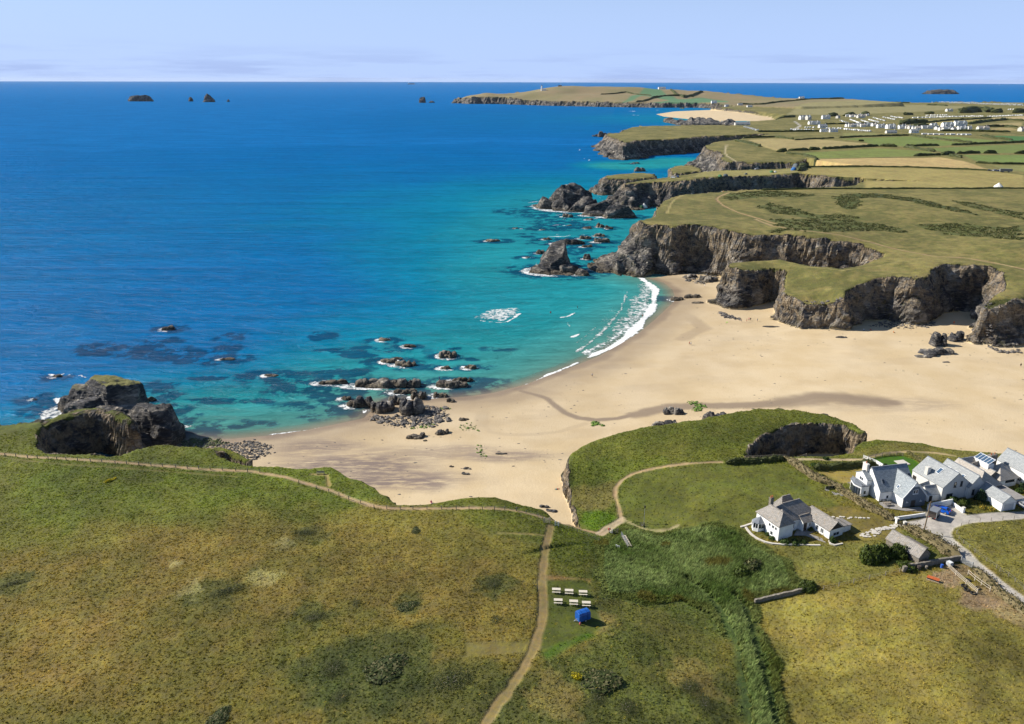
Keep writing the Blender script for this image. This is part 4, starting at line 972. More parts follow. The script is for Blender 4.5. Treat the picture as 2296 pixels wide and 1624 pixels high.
# ------------------------------------------------------------------ the sea
def make_sea_mat():
    m, nt, b = new_mat('sea'); T = NT(nt); P = T.pos()
    at_ = T.attr('wat').outputs['Vector']; s = nt.nodes.new('ShaderNodeSeparateXYZ'); T.l(at_, s.inputs[0])
    dep, foam, kelp = s.outputs
    at2 = T.attr('wat2').outputs['Vector']; s2 = nt.nodes.new('ShaderNodeSeparateXYZ'); T.l(at2, s2.inputs[0])
    alpha, dist, _u = s2.outputs
    cr = nt.nodes.new('ShaderNodeValToRGB')
    els = cr.color_ramp.elements
    stops = [(0.0, (.21, .27, .205)), (.035, (.075, .28, .25)), (.10, (.014, .225, .255)), (.26, (.001, .158, .275)), (.48, (.0005, .115, .30)), (.75, (.0005, .108, .315)), (1.0, (.004, .130, .37))]
    els[0].position = 0; els[0].color = (*stops[0][1], 1); els[1].position = 1; els[1].color = (*stops[-1][1], 1)
    for p, c in stops[1:-1]:
        e = els.new(p); e.color = (*c, 1)
    dn = T.math('ADD', dep, T.math('MULTIPLY', T.math('SUBTRACT', T.noise(P, .012, 3, .5), .5), T.math('MULTIPLY', dep, .5)))
    T.l(dn, cr.inputs[0])
    c = cr.outputs[0]
    kn = T.ramp(T.math('MULTIPLY', kelp, T.ramp(T.noise(P, .12, 5, .65), .34, .6)), .12, .5)
    c = T.mix(T.math('MULTIPLY', kn, .8), c, (.001, .034, .095))
    # foam lace
    lace = T.noise(T.mapping(P, (1, 1.2, 1)), .42, 7, .72, 1.0)
    fm = T.ramp(T.math('ADD', foam, T.math('MULTIPLY', T.math('SUBTRACT', lace, .5), 1.7)), .52, .74)
    fm = T.math('MULTIPLY', fm, T.ramp(foam, .05, .2))
    c = T.mix(fm, c, (.78, .80, .80))
    al = T.math('MAXIMUM', alpha, fm)
    # swell and wind chop
    r = R(-14)
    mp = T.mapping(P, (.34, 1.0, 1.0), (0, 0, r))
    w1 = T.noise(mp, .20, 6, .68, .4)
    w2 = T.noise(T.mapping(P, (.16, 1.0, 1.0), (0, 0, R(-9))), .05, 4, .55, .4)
    w3 = T.noise(mp, 1.3, 4, .6)
    h = T.math('ADD', T.math('MULTIPLY', w1, 2.6), T.math('ADD', T.math('MULTIPLY', w2, 3.4), T.math('MULTIPLY', w3, .22)))
    h = T.math('MULTIPLY', h, T.ramp(dep, 0, .12, .22, 1.0))
    h = T.math('ADD', h, T.math('MULTIPLY', fm, .35))
    nrm_ = T.bump(h, 1.0, 1.0)
    body = T.hsv(c, .5, 1.0, T.ramp(T.math('ADD', T.math('MULTIPLY', w1, .6), T.math('MULTIPLY', w2, .5)), .35, .75, .78, 1.28))  # light through the crests painted in: body colour lighter on crests, darker in troughs
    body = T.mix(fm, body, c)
    nt.nodes.remove(b)
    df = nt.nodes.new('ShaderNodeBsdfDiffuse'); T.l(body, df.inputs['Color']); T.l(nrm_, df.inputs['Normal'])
    gl = nt.nodes.new('ShaderNodeBsdfGlossy'); T.l(T.ramp(dist, 250, 3000, .24, .36), gl.inputs['Roughness']); T.l(nrm_, gl.inputs['Normal'])
    m1 = nt.nodes.new('ShaderNodeMixShader'); T.l(T.math('MULTIPLY', T.math('SUBTRACT', 1.0, fm), .02), m1.inputs[0]); T.l(df.outputs[0], m1.inputs[1]); T.l(gl.outputs[0], m1.inputs[2])
    tp = nt.nodes.new('ShaderNodeBsdfTransparent'); m2 = nt.nodes.new('ShaderNodeMixShader'); T.l(al, m2.inputs[0]); T.l(tp.outputs[0], m2.inputs[1]); T.l(m1.outputs[0], m2.inputs[2])
    out = [n for n in nt.nodes if n.type == 'OUTPUT_MATERIAL'][0]; T.l(m2.outputs[0], out.inputs['Surface'])
    return m
MAT_SEA = make_sea_mat()
azs = np.concatenate([np.arange(-75, -36, 1.0), np.arange(-36, 36, .17), np.arange(36, 80, 1.0)])
rs_ = np.concatenate([np.arange(190, 340, 1.0), np.arange(340, 640, 1.3), np.arange(640, 1000, 3.0), np.geomspace(1000, 42000, 190)])
SA, SR = np.meshgrid(np.radians(azs), rs_)
SX = np.sin(SA) * SR; SY = np.cos(SA) * SR
sh, srock, srim, slid, sds = ground(SX, SY, detail=False)
# colour depth: how far from shore
dl = np.full(SX.shape, 1200.0)
nearw = SR < 1600
COAST = SHORE + [tuple(at_z(px, py, 0)) for px, py in [(1400, 612), (1330, 590), (1345, 545), (1400, 490), (1350, 470), (1330, 440), (1400, 385), (1480, 372), (1560, 356), (1430, 362), (1310, 356), (1330, 335), (1380, 295), (1500, 275)]]
dls = dl.copy(); dls[nearw] = line_dist(SX[nearw], SY[nearw], SHORE)[0]
dl[nearw] = line_dist(SX[nearw], SY[nearw], COAST)[0]
base = np.interp(dl, [0, 6, 20, 55, 120, 220, 420, 800, 1200], [0, .03, .06, .11, .20, .35, .56, .74, .88])
base = np.minimum(np.maximum(base, .13), np.interp(dls, [0, 6, 20, 55, 120, 220, 420, 800, 1200], [0, .03, .06, .11, .20, .35, .56, .74, .88]))
left = sstep(-10, -190, SX + .0 * SY) * sstep(800, 350, SR)
dep = np.clip(base + .42 * left * sstep(20, 110, dl), 0, 1)
dl[~nearw] = 1200.0
kf = sstep(700, 1550, SR)
dep = dep * (1 - kf) + np.maximum(dep, .60 + .12 * kf + .28 * sstep(1500, 9000, SR)) * kf
coveM = np.interp(line_dist(SX, SY, [tuple(at_z(a_, b_, 0)) for a_, b_ in ((1400, 372), (1480, 368), (1530, 362))])[0], [40, 160], [.10, 1.0])
dep = np.minimum(dep, np.where(SR < 1700, coveM, 1.0))
dep = np.where(slid >= 0, np.minimum(dep, 1), dep)
# Constantine bay shallows
cb = line_dist(SX, SY, [(700, 2700), (900, 2900), (1050, 3300)])[0]
dep = np.where((SR > 1800) & (SR < 4500), np.minimum(dep, np.interp(cb, [60, 250, 700, 1500], [.12, .3, .55, .9])), dep)
foam = np.zeros(SX.shape); kelp = np.zeros(SX.shape)
SN = fbm2(SX, SY, 9, 3, .55, seed=71); SN2 = fbm2(SX, SY, 30, 3, .55, seed=72)
for (x, y, rx, ry, f) in ROCK_SPOTS:
    m = (np.abs(SX - x) < 3 * rx + 30) & (np.abs(SY - y) < 3 * ry + 30)
    if not m.any(): continue
    ax, ay = rx + 1.0, ry + 1.0
    e = np.hypot((SX[m] - x) / ax, (SY[m] - y) / ay)
    dm = (e - 1) * min(ax, ay)
    ang = np.arctan2(SY[m] - y, -(SX[m] - x))
    side = .50 + .35 * np.cos(ang) + .5 * SN2[m]
    foam[m] = np.maximum(foam[m], f * sstep(2.4 + .04 * rx, .2, dm) * np.clip(side + .02, .05, .70))
    kelp[m] = np.maximum(kelp[m], .8 * sstep(9 + .3 * rx, 0, dm + 5 * SN2[m]))
def fpoly(key, pts, k, soft=2.5, nz=3.0):
    P = [tuple(at_z(p[0], p[1], 0)) for p in zc(key, pts)]; A = np.array(P)
    m = (SX > A[:, 0].min() - 12) & (SX < A[:, 0].max() + 12) & (SY > A[:, 1].min() - 12) & (SY < A[:, 1].max() + 12)
    d = poly_field(SX[m], SY[m], P)[0] + nz * SN[m]
    foam[m] = np.maximum(foam[m], k * sstep(soft, -soft, d))
def fline(key, pts, k, hw, nz=.5):
    P = [tuple(at_z(p[0], p[1], 0)) for p in zc(key, pts)]; A = np.array(P)
    m = (SX > A[:, 0].min() - 12) & (SX < A[:, 0].max() + 12) & (SY > A[:, 1].min() - 12) & (SY < A[:, 1].max() + 12)
    d = line_dist(SX[m], SY[m], P)[0] + nz * hw * SN[m]
    foam[m] = np.maximum(foam[m], k * sstep(hw, hw * .2, d))
fpoly('ZM', [(1420, 75), (1560, 15), (1790, 0), (1775, 60), (1660, 122), (1500, 100)], .66, 3.0)
fline('ZM', [(1480, 108), (1600, 122), (1680, 118), (1740, 85), (1785, 50)], .85, 1.6)
fpoly('D', [(1436, 622), (1470, 648), (1466, 690), (1426, 738), (1376, 778), (1314, 803), (1300, 794), (1352, 756), (1395, 705), (1424, 660)], .60, 3.5, 4.0)
fline('D', [(1405, 655), (1392, 695), (1360, 735), (1322, 770), (1290, 790)], .7, 1.6)
fline('D', [(1380, 680), (1350, 720), (1318, 750), (1290, 770)], .5, 1.2)
fline('D', [(1437, 622), (1470, 650), (1464, 690), (1428, 736), (1378, 777), (1318, 802)], .95, 3.6)
fline('D', [(1452, 640), (1448, 685), (1412, 730), (1366, 765), (1310, 792)], .68, 3.0)
fline('D', [(1300, 812), (1262, 828), (1225, 842), (1192, 862)], .9, 1.6)
fline('D', [(1508, 676), (1490, 700), (1462, 722), (1430, 750), (1390, 776), (1345, 800)], .55, .9)
fline('ZM', [(1840, 610), (1920, 575), (2000, 535), (2100, 505), (2296, 455)], .85, 1.8)
fpoly('D', [(1280, 790), (1330, 745), (1375, 690), (1395, 700), (1350, 750), (1305, 790)], .46, 3.0, 4.0)
fline('ZM', [(2110, 80), (2160, 75), (2215, 45)], .9, 1.3)
fline('ZM', [(2165, 120), (2170, 150)], .8, .9)
fline('ZM', [(2190, 235), (2220, 225), (2245, 215)], .9, 1.5)
fline('D', [(600, 976), (650, 970), (718, 960)], .85, 1.0)
fline('D', [(770, 950), (815, 938)], .6, .8)
for k_, pts, st in [('ZQ', [(520, 655), (600, 645), (690, 660), (780, 655)], .75), ('ZQ', [(640, 570), (760, 580), (900, 590), (1050, 575), (1130, 555)], .75), ('ZQ', [(560, 520), (640, 512), (700, 520)], .7), ('ZQ', [(470, 800), (560, 800), (680, 800), (780, 780)], .75),
                    ('ZQ', [(830, 770), (900, 775), (1060, 775)], .8), ('ZQ', [(580, 770), (700, 770)], .6), ('ZQ', [(200, 360), (300, 345), (400, 350)], .85), ('ZQ', [(240, 370), (330, 430), (460, 450)], .8), ('ZQ', [(580, 440), (720, 465)], .65), ('ZQ', [(1080, 235), (1150, 265), (1210, 260)], .8), ('ZQ', [(1130, 275), (1190, 330), (1220, 360)], .6),
                    ('ZQ', [(170, 1260), (260, 1270), (300, 1200), (330, 1140)], .85), ('ZQ', [(380, 1300), (500, 1300)], .75), ('ZQ', [(560, 1300), (620, 1305)], .5), ('ZQ', [(880, 650), (1010, 650)], .55), ('ZQ', [(490, 560), (590, 565)], .6), ('ZQ', [(0, 690), (130, 700)], .7), ('ZQ', [(350, 715), (470, 712)], .6), ('ZQ', [(130, 1070), (280, 1075)], .7), ('ZQ', [(270, 640), (340, 642)], .4),
                    ('ZN', [(530, 215), (600, 222), (640, 215)], .8), ('ZN', [(550, 268), (600, 282), (680, 290), (750, 288)], .85), ('ZN', [(620, 125), (640, 125)], .8), ('ZN', [(570, 150), (640, 150)], .7), ('ZN', [(600, 165), (640, 160)], .7), ('ZN', [(860, 308), (940, 308)], .6),
                    ('ZS', [(560, 100), (640, 110), (700, 95)], .9), ('ZS', [(640, 370), (660, 410), (740, 405)], .95), ('ZS', [(760, 420), (800, 450), (850, 450), (780, 500), (740, 525)], .95), ('ZS', [(900, 110), (960, 130), (1000, 125)], .8), ('ZS', [(750, 110), (800, 95)], .6), ('ZS', [(1940, 660), (2040, 680), (2150, 680)], .6)]:
    fline(k_, pts, st, 1.7, .7)
for k_, pts, st in [('ZH', [(930, 367), (1020, 372), (1100, 375)], .7), ('ZH', [(1110, 377), (1170, 378)], .8), ('ZH', [(1230, 380), (1320, 382)], .6), ('ZH', [(1450, 385), (1560, 388)], .5), ('ZH', [(1730, 415), (1830, 413)], .8), ('ZH', [(1830, 465), (1960, 468)], .7), ('ZH', [(1910, 405), (2010, 410)], .7), ('ZH', [(1970, 440), (2040, 430)], .8), ('ZH', [(1760, 445), (1800, 445)], .7), ('ZH', [(1840, 522), (1900, 522)], .6)]:
    fline(k_, pts, st, 14, .6)
# dark weed beds under water
for (k_, cx, cy, rx, ry, st) in [('ZL', 820, 330, 16, 12, .8), ('ZL', 1180, 350, 22, 13, .85), ('ZL', 1480, 380, 20, 11, .85), ('ZL', 1290, 260, 16, 8, .6), ('ZL', 1820, 240, 9, 12, .6), ('ZL', 1790, 325, 9, 8, .6), ('ZL', 1880, 405, 12, 5, .85), ('ZL', 1740, 560, 14, 3, .7), ('ZL', 1800, 735, 18, 4, .6), ('ZL', 1210, 640, 10, 9, .8), ('ZL', 1300, 735, 10, 4, .6),
                                 ('ZM', 240, 230, 9, 10, .9), ('ZM', 350, 345, 14, 4, .8), ('ZM', 520, 380, 11, 4, .85), ('ZM', 340, 520, 16, 8, .9), ('ZM', 600, 330, 14, 5, .6), ('ZM', 820, 350, 10, 4, .6), ('ZM', 1280, 325, 6, 4, .6), ('ZM', 1590, 330, 14, 6, .45), ('ZM', 1410, 410, 7, 4, .6), ('ZM', 1470, 470, 8, 4, .6), ('ZM', 280, 690, 14, 6, .7), ('ZM', 130, 780, 14, 8, .5), ('ZM', 240, 860, 14, 5, .45), ('ZM', 1000, 350, 18, 8, .35),
                                 ('ZQ', 700, 640, 40, 34, .75), ('ZQ', 350, 700, 22, 14, .6), ('ZQ', 180, 770, 14, 6, .7), ('ZQ', 220, 800, 10, 6, .7), ('ZQ', 380, 520, 30, 26, .6), ('ZQ', 820, 980, 16, 18, .75), ('ZQ', 1000, 1180, 12, 14, .75), ('ZQ', 120, 470, 30, 30, .5), ('ZQ', 560, 330, 50, 20, .4), ('ZL', 1750, 920, 22, 5, .5), ('ZL', 1430, 850, 10, 6, .5)]:
    c = at_z(*zc(k_, [(cx, cy)])[0], 0)
    d = np.hypot((SX - c[0]) / rx, (SY - c[1]) / ry) + .35 * SN + .3 * SN2
    kelp = np.maximum(kelp, st * sstep(1.25, .5, d))
SEADEP = dep
alpha = np.clip(np.interp(-sh, [-.2, .02, .35, 1.3], [0.0, .30, .72, 1.0]), 0, 1)
alpha = np.where((slid >= 0) | (SR > 700), 1.0, alpha)
q_i, q_j = np.meshgrid(np.arange(SX.shape[0] - 1), np.arange(SX.shape[1] - 1), indexing='ij')
s00 = (q_i * SX.shape[1] + q_j).ravel(); sq = np.stack([s00, s00 + 1, s00 + SX.shape[1] + 1, s00 + SX.shape[1]], 1)
sq = sq[sh.ravel()[sq].min(1) < .25]
used, inv = np.unique(sq, return_inverse=True)
SZ = .28 * fbm2(SX * .35 + SY * .08, SY, 26, 2, seed=81) * sstep(30, 160, dl) * sstep(1500, 700, SR)
me = np_mesh('sea', np.stack([SX, SY, SZ], -1).reshape(-1, 3)[used], inv.reshape(-1, 4), smooth=True)
set_attr(me, 'wat', np.stack([dep, foam, kelp], -1).reshape(-1, 3)[used])
set_attr(me, 'wat2', np.stack([alpha, SR, SR * 0], -1).reshape(-1, 3)[used])
tag(link('sea', me, MAT_SEA), kind='structure')
# ------------------------------------------------------------------ simple solids collected into one mesh per part
class MB:
    def __init__(s): s.v = []; s.f = []
    def poly(s, pts):
        o = len(s.v); s.v += [tuple(p) for p in pts]; s.f.append(list(range(o, o + len(pts)))); return s
    def box(s, x0, x1, y0, y1, z0, z1):
        o = len(s.v)
        s.v += [(x0, y0, z0), (x1, y0, z0), (x1, y1, z0), (x0, y1, z0), (x0, y0, z1), (x1, y0, z1), (x1, y1, z1), (x0, y1, z1)]
        s.f += [[o + i for i in q] for q in ((0, 3, 2, 1), (4, 5, 6, 7), (0, 1, 5, 4), (1, 2, 6, 5), (2, 3, 7, 6), (3, 0, 4, 7))]
        return s
    def prism(s, pts, d):
        """polygon extruded by vector d"""
        o = len(s.v); n = len(pts)
        s.v += [tuple(p) for p in pts] + [tuple(np.array(p) + np.array(d)) for p in pts]
        s.f += [[o + i for i in range(n)][::-1], [o + n + i for i in range(n)]]
        s.f += [[o + i, o + (i + 1) % n, o + n + (i + 1) % n, o + n + i] for i in range(n)]
        return s
    def bar(s, a, b, w, h=None):
        h = h or w; a = Vector(a); b = Vector(b); d = (b - a).normalized()
        up = Vector((0, 0, 1)) if abs(d.z) < .95 else Vector((1, 0, 0))
        r = d.cross(up).normalized() * w * .5; u = r.cross(d).normalized() * h * .5
        o = len(s.v)
        for p in (a, b):
            for k in ((-1, -1), (1, -1), (1, 1), (-1, 1)):
                s.v.append(tuple(p + r * k[0] + u * k[1]))
        s.f += [[o + i for i in q] for q in ((0, 1, 2, 3), (7, 6, 5, 4), (0, 4, 5, 1), (1, 5, 6, 2), (2, 6, 7, 3), (3, 7, 4, 0))]
        return s
    def cyl(s, a, b, r0, r1=None, n=10):
        r1 = r0 if r1 is None else r1
        a = Vector(a); b = Vector(b); d = (b - a).normalized()
        up = Vector((0, 0, 1)) if abs(d.z) < .95 else Vector((1, 0, 0))
        x = d.cross(up).normalized(); y = d.cross(x)
        o = len(s.v)
        for p, r in ((a, r0), (b, r1)):
            for i in range(n):
                t = 2 * math.pi * i / n
                s.v.append(tuple(p + (x * math.cos(t) + y * math.sin(t)) * r))
        s.f += [[o + i for i in range(n)], [o + n + i for i in range(n)][::-1]]
        s.f += [[o + i, o + n + i, o + n + (i + 1) % n, o + (i + 1) % n] for i in range(n)]
        return s
    def ring(s, c, R0, r, n=20, m=6, axis='z'):
        o = len(s.v)
        for i in range(n):
            t = 2 * math.pi * i / n
            for j in range(m):
                p = 2 * math.pi * j / m
                q = (R0 + r * math.cos(p))
                v = (q * math.cos(t), q * math.sin(t), r * math.sin(p))
                if axis == 'y': v = (v[0], v[2], v[1])
                s.v.append((c[0] + v[0], c[1] + v[1], c[2] + v[2]))
        for i in range(n):
            for j in range(m):
                s.f.append([o + i * m + j, o + ((i + 1) % n) * m + j, o + ((i + 1) % n) * m + (j + 1) % m, o + i * m + (j + 1) % m])
        return s
    def mesh(s, name, smooth=False, bevel=0.0):
        me = bpy.data.meshes.new(name); me.from_pydata(s.v, [], s.f); me.update()
        bm = bmesh.new(); bm.from_mesh(me)
        bmesh.ops.recalc_face_normals(bm, faces=bm.faces)
        if bevel > 0: bmesh.ops.bevel(bm, geom=bm.edges[:], offset=bevel, segments=1, affect='EDGES')
        bm.to_mesh(me); bm.free()
        if smooth: me.polygons.foreach_set('use_smooth', [True] * len(me.polygons))
        return me
    def build(s, name, mat, parent=None, smooth=False, bevel=0.0, loc=None, rz=None):
        return link(name, s.mesh(name, smooth, bevel), mat, parent, loc, rz)
def empty(name, loc, rz=0.0, label=None, cat=None, group=None):
    o = bpy.data.objects.new(name, None); COL.objects.link(o)
    o.location = loc; o.rotation_euler = (0, 0, rz); o.empty_display_size = .3
    return tag(o, label, cat, group)
def copy_tree(o, parent=None):
    c = o.copy(); COL.objects.link(c); c.parent = parent
    for ch in o.children: copy_tree(ch, c)
    return c

def flat_mat(name, col, rough=.7, spec=.3, metal=0.0, var=.12, scale=2.5, bump=.0):
    m, nt, b = new_mat(name); T = NT(nt)
    co = nt.nodes.new('ShaderNodeTexCoord').outputs['Object']
    n = T.noise(co, scale, 5, .62)
    c = T.hsv(T.mix(0.0, col, col), .5, 1.0, T.ramp(n, .25, .75, 1 - var, 1 + var))
    T.l(c, b.inputs['Base Color']); b.inputs['Roughness'].default_value = rough; b.inputs['Specular IOR Level'].default_value = spec; b.inputs['Metallic'].default_value = metal
    if bump: T.l(T.bump(n, bump, .05), b.inputs['Normal'])
    return m
def slate_mat(name, c0, c1, lichen=(.3, .2, .07), lich=.0, speck=.35, pale=(.42, .40, .36)):
    m, nt, b = new_mat(name); T = NT(nt)
    co = nt.nodes.new('ShaderNodeTexCoord').outputs['Object']
    sp = nt.nodes.new('ShaderNodeSeparateXYZ'); T.l(co, sp.inputs[0])
    cb = nt.nodes.new('ShaderNodeCombineXYZ')           # slates: rows by height, columns along the roof
    T.l(T.math('ADD', sp.outputs[0], sp.outputs[1]), cb.inputs[0]); T.l(T.math('MULTIPLY', sp.outputs[2], 1.6), cb.inputs[1])
    br = nt.nodes.new('ShaderNodeTexBrick')
    br.inputs['Scale'].default_value = 1.0; br.inputs['Brick Width'].default_value = .42; br.inputs['Row Height'].default_value = .32; br.inputs['Mortar Size'].default_value = .018
    br.inputs['Color1'].default_value = (*c0, 1); br.inputs['Color2'].default_value = (*c1, 1); br.inputs['Mortar'].default_value = (c0[0] * .35, c0[1] * .35, c0[2] * .35, 1)
    br.inputs['Bias'].default_value = 0.0
    T.l(cb.outputs[0], br.inputs['Vector'])
    n = T.noise(co, 1.4, 6, .7); n2 = T.noise(co, 5.0, 3, .6)
    c = T.mix(T.math('MULTIPLY', T.ramp(n2, .58, .70), speck), br.outputs['Color'], pale)
    c = T.mix(T.math('MULTIPLY', T.ramp(n, .52, .75), lich), c, lichen)
    T.l(c, b.inputs['Base Color']); b.inputs['Roughness'].default_value = .62; b.inputs['Specular IOR Level'].default_value = .35
    T.l(T.bump(br.outputs['Fac'], .5, -.02), b.inputs['Normal'])
    return m
M = dict(
    white=flat_mat('white_render', (.80, .80, .78), .85, .2, var=.10, scale=.9), cream=flat_mat('cream_render', (.62, .60, .55), .85, .2, var=.10, scale=.9),
    offwhite=flat_mat('offwhite_render', (.66, .65, .62), .85, .2, var=.08, scale=1.2), bluegrey=flat_mat('blue_grey_boarding', (.115, .145, .185), .7, .3, var=.10),
    greyboard=flat_mat('pale_grey_boarding', (.44, .45, .46), .75, .2, var=.06), stone=flat_mat('stone_wall', (.20, .18, .15), .9, .2, var=.4, scale=3.5, bump=.8),
    frame=flat_mat('white_frame', (.75, .76, .77), .5, .4, var=.04), dark=flat_mat('dark_timber', (.035, .03, .028), .6, .4), black=flat_mat('black_rubber', (.018, .018, .018), .8, .3),
    wood=flat_mat('weathered_wood', (.24, .21, .17), .85, .2, var=.3, scale=6), palewood=flat_mat('pale_wood', (.50, .44, .35), .8, .2, var=.15, scale=6), oldwood=flat_mat('grey_wood', (.16, .145, .125), .9, .2, var=.3, scale=6),
    terracotta=flat_mat('terracotta', (.42, .13, .05), .8, .2), lead=flat_mat('grey_lead', (.18, .20, .23), .5, .4), metal=flat_mat('galvanised_steel', (.50, .52, .53), .4, .5, .5, .12),
    bluetarp=flat_mat('blue_tarpaulin', (.008, .085, .36), .42, .5, var=.25, scale=1.6, bump=.9), red=flat_mat('red_paint', (.55, .03, .02), .5, .5), pink=flat_mat('faded_red', (.55, .12, .12), .6, .4),
    orange=flat_mat('rusty_orange', (.42, .10, .03), .7, .3, var=.3), plastic=flat_mat('white_plastic', (.66, .68, .68), .5, .4), bluep=flat_mat('blue_plastic', (.02, .09, .42), .45, .5),
    paving=flat_mat('grey_paving', (.26, .25, .24), .9, .2, var=.2, scale=1.5), slab=flat_mat('pale_slab', (.52, .49, .44), .85, .2, var=.08), tan=flat_mat('tan_gravel', (.36, .29, .21), .95, .1, var=.2, scale=3),
    glassblue=flat_mat('skylight_glass', (.05, .095, .16), .08, .6, var=.1), boxgrey=flat_mat('grey_panel', (.17, .18, .18), .45, .5), brownp=flat_mat('brown_panel', (.07, .055, .048), .6, .4),
    slateblue=slate_mat('blue_slate', (.20, .235, .265), (.31, .35, .375), lich=.15, speck=.25), slategrey=slate_mat('grey_slate', (.25, .27, .285), (.35, .37, .375), lich=.1, speck=.2),
    slateold=slate_mat('old_slate', (.19, .18, .165), (.30, .275, .25), (.32, .20, .06), .45, .6), stonetile=slate_mat('pale_stone_tile', (.36, .33, .29), (.48, .44, .39), (.20, .14, .08), .5, .5, (.17, .15, .13)))
def glass_mat(name='window_glass'):
    m, nt, b = new_mat(name)
    b.inputs['Base Color'].default_value = (.03, .04, .05, 1); b.inputs['Roughness'].default_value = .05; b.inputs['Specular IOR Level'].default_value = .8
    return m
M['glass'] = glass_mat()

# ------------------------------------------------------------------ building kit (local metres: x along the house, y to the back, z up)
def roof_solid(mb, quads, th=.16):
    for q in quads: mb.prism([(p[0], p[1], p[2]) for p in q], (0, 0, th))
def block(house, x0, x1, y0, y1, z0, ze, zr, axis, wall, roof, hips=(0, 0), over=.28, half=0.0, wname='wall', rname='roof'):
    """rectangular volume with a pitched roof; axis = direction of the ridge, hips at its two ends (metres the ridge is drawn in)"""
    w = MB(); r = MB()
    sw = axis == 'y'
    def P(a, b, z): return (b, a, z) if sw else (a, b, z)
    a0, a1, b0, b1 = (y0, y1, x0, x1) if sw else (x0, x1, y0, y1)
    bm_ = (b0 + b1) / 2
    for (a, h) in ((a0, hips[0]), (a1, hips[1])):
        w.poly([P(a, b0, z0), P(a, b1, z0), P(a, b1, ze), P(a, b0, ze)])
        if h == 0: w.poly([P(a, b0, ze + .002), P(a, b1, ze + .002), P(a, bm_, zr)])
    w.poly([P(a0, b0, z0), P(a1, b0, z0), P(a1, b0, ze), P(a0, b0, ze)]); w.poly([P(a0, b1, z0), P(a1, b1, z0), P(a1, b1, ze), P(a0, b1, ze)])
    k = (zr - ze) / ((b1 - b0) / 2); o = over; zo = ze - k * o
    A0 = a0 - (.12 if hips[0] == 0 else o); A1 = a1 + (.12 if hips[1] == 0 else o)
    R0 = a0 + hips[0] if hips[0] else A0; R1 = a1 - hips[1] if hips[1] else A1
    roof_solid(r, [[P(A0, b0 - o, zo), P(A1, b0 - o, zo), P(R1, bm_, zr), P(R0, bm_, zr)], [P(A0, b1 + o, zo), P(A1, b1 + o, zo), P(R1, bm_, zr), P(R0, bm_, zr)]])
    if hips[0]: roof_solid(r, [[P(A0, b0 - o, zo), P(A0, b1 + o, zo), P(R0, bm_, zr)]])
    if hips[1]: roof_solid(r, [[P(A1, b0 - o, zo), P(A1, b1 + o, zo), P(R1, bm_, zr)]])
    wo = w.build(wname, wall, house); ro = r.build(rname, roof, house)
    rd = MB().bar(P(R0, bm_, zr + .17), P(R1, bm_, zr + .17), .26, .12).build('ridge_tiles', M['slateold'] if roof in (M['slateold'],) else M['lead'], ro)
    return wo, ro
def window(house, face, a, z, w, h, at_, n=1, mat=None, name='window', sill=True):
    """face: '-y','+y','-x','+x'; a = position along the wall, at_ = wall plane"""
    d = .05; mb = MB(); pn = MB()
    sgn = -1 if face[0] == '-' else 1
    def B(m, a0, a1, t0, t1, z0, z1):
        t0, t1 = sorted((at_ + sgn * t0, at_ + sgn * t1))
        if face[1] == 'y': m.box(a0, a1, t0, t1, z0, z1)
        else: m.box(t0, t1, a0, a1, z0, z1)
    fr = .09
    B(mb, a - w / 2, a + w / 2, .0, d, z, z + fr); B(mb, a - w / 2, a + w / 2, .0, d, z + h - fr, z + h)
    for i in range(n + 1):
        c = a - w / 2 + fr / 2 + (w - fr) * i / n
        B(mb, c - fr / 2, c + fr / 2, .0, d + .004, z + fr, z + h - fr)
    if sill: B(mb, a - w / 2 - .08, a + w / 2 + .08, .0, .14, z - .09, z - .005)
    o = mb.build(name, mat or M['frame'], house)
    B(pn, a - w / 2 + fr * .5, a + w / 2 - fr * .5, .004, .022, z + fr * .5, z + h - fr * .5)
    pn.build('pane', M['glass'], o)
    return o
def door(house, face, a, z, w, h, at_, mat):
    mb = MB(); sgn = -1 if face[0] == '-' else 1
    t0, t1 = sorted((at_ + sgn * .003, at_ + sgn * .05))
    if face[1] == 'y': mb.box(a - w / 2, a + w / 2, t0, t1, z, z + h)
    else: mb.box(t0, t1, a - w / 2, a + w / 2, z, z + h)
    o = mb.build('door', mat, house)
    hb = MB(); t2 = at_ + sgn * .08
    if face[1] == 'y': hb.bar((a + w * .35, at_ + sgn * .05, z + 1.0), (a + w * .35, t2, z + 1.0), .05)
    else: hb.bar((at_ + sgn * .05, a + w * .35, z + 1.0), (t2, a + w * .35, z + 1.0), .05)
    hb.build('handle', M['metal'], o)
    return o
def rooflight(house, p, ex, ey, w, h, white=True):
    """p centre on the roof plane, ex along the ridge, ey up the slope (unit vectors)"""
    p = Vector(p); ex = Vector(ex).normalized(); ey = Vector(ey).normalized(); n = ex.cross(ey).normalized()
    if n.z < 0: n = -n
    def slab(w_, h_, t0, t1):
        q = [p + ex * a * w_ / 2 + ey * b * h_ / 2 + n * t0 for a, b in ((-1, -1), (1, -1), (1, 1), (-1, 1))]
        return MB().prism([tuple(v) for v in q], tuple(n * (t1 - t0)))
    o = slab(w, h, .1, .24).build('rooflight', M['frame'] if white else M['lead'], house)
    slab(w - .2, h - .2, .245, .27).build('pane', M['glass'] if not white else M['glassblue'], o)
    return o
def downpipe(house, x, y, z0, z1, mat=None):
    return MB().cyl((x, y, z0), (x, y, z1), .05, n=8).build('downpipe', mat or M['lead'], house)
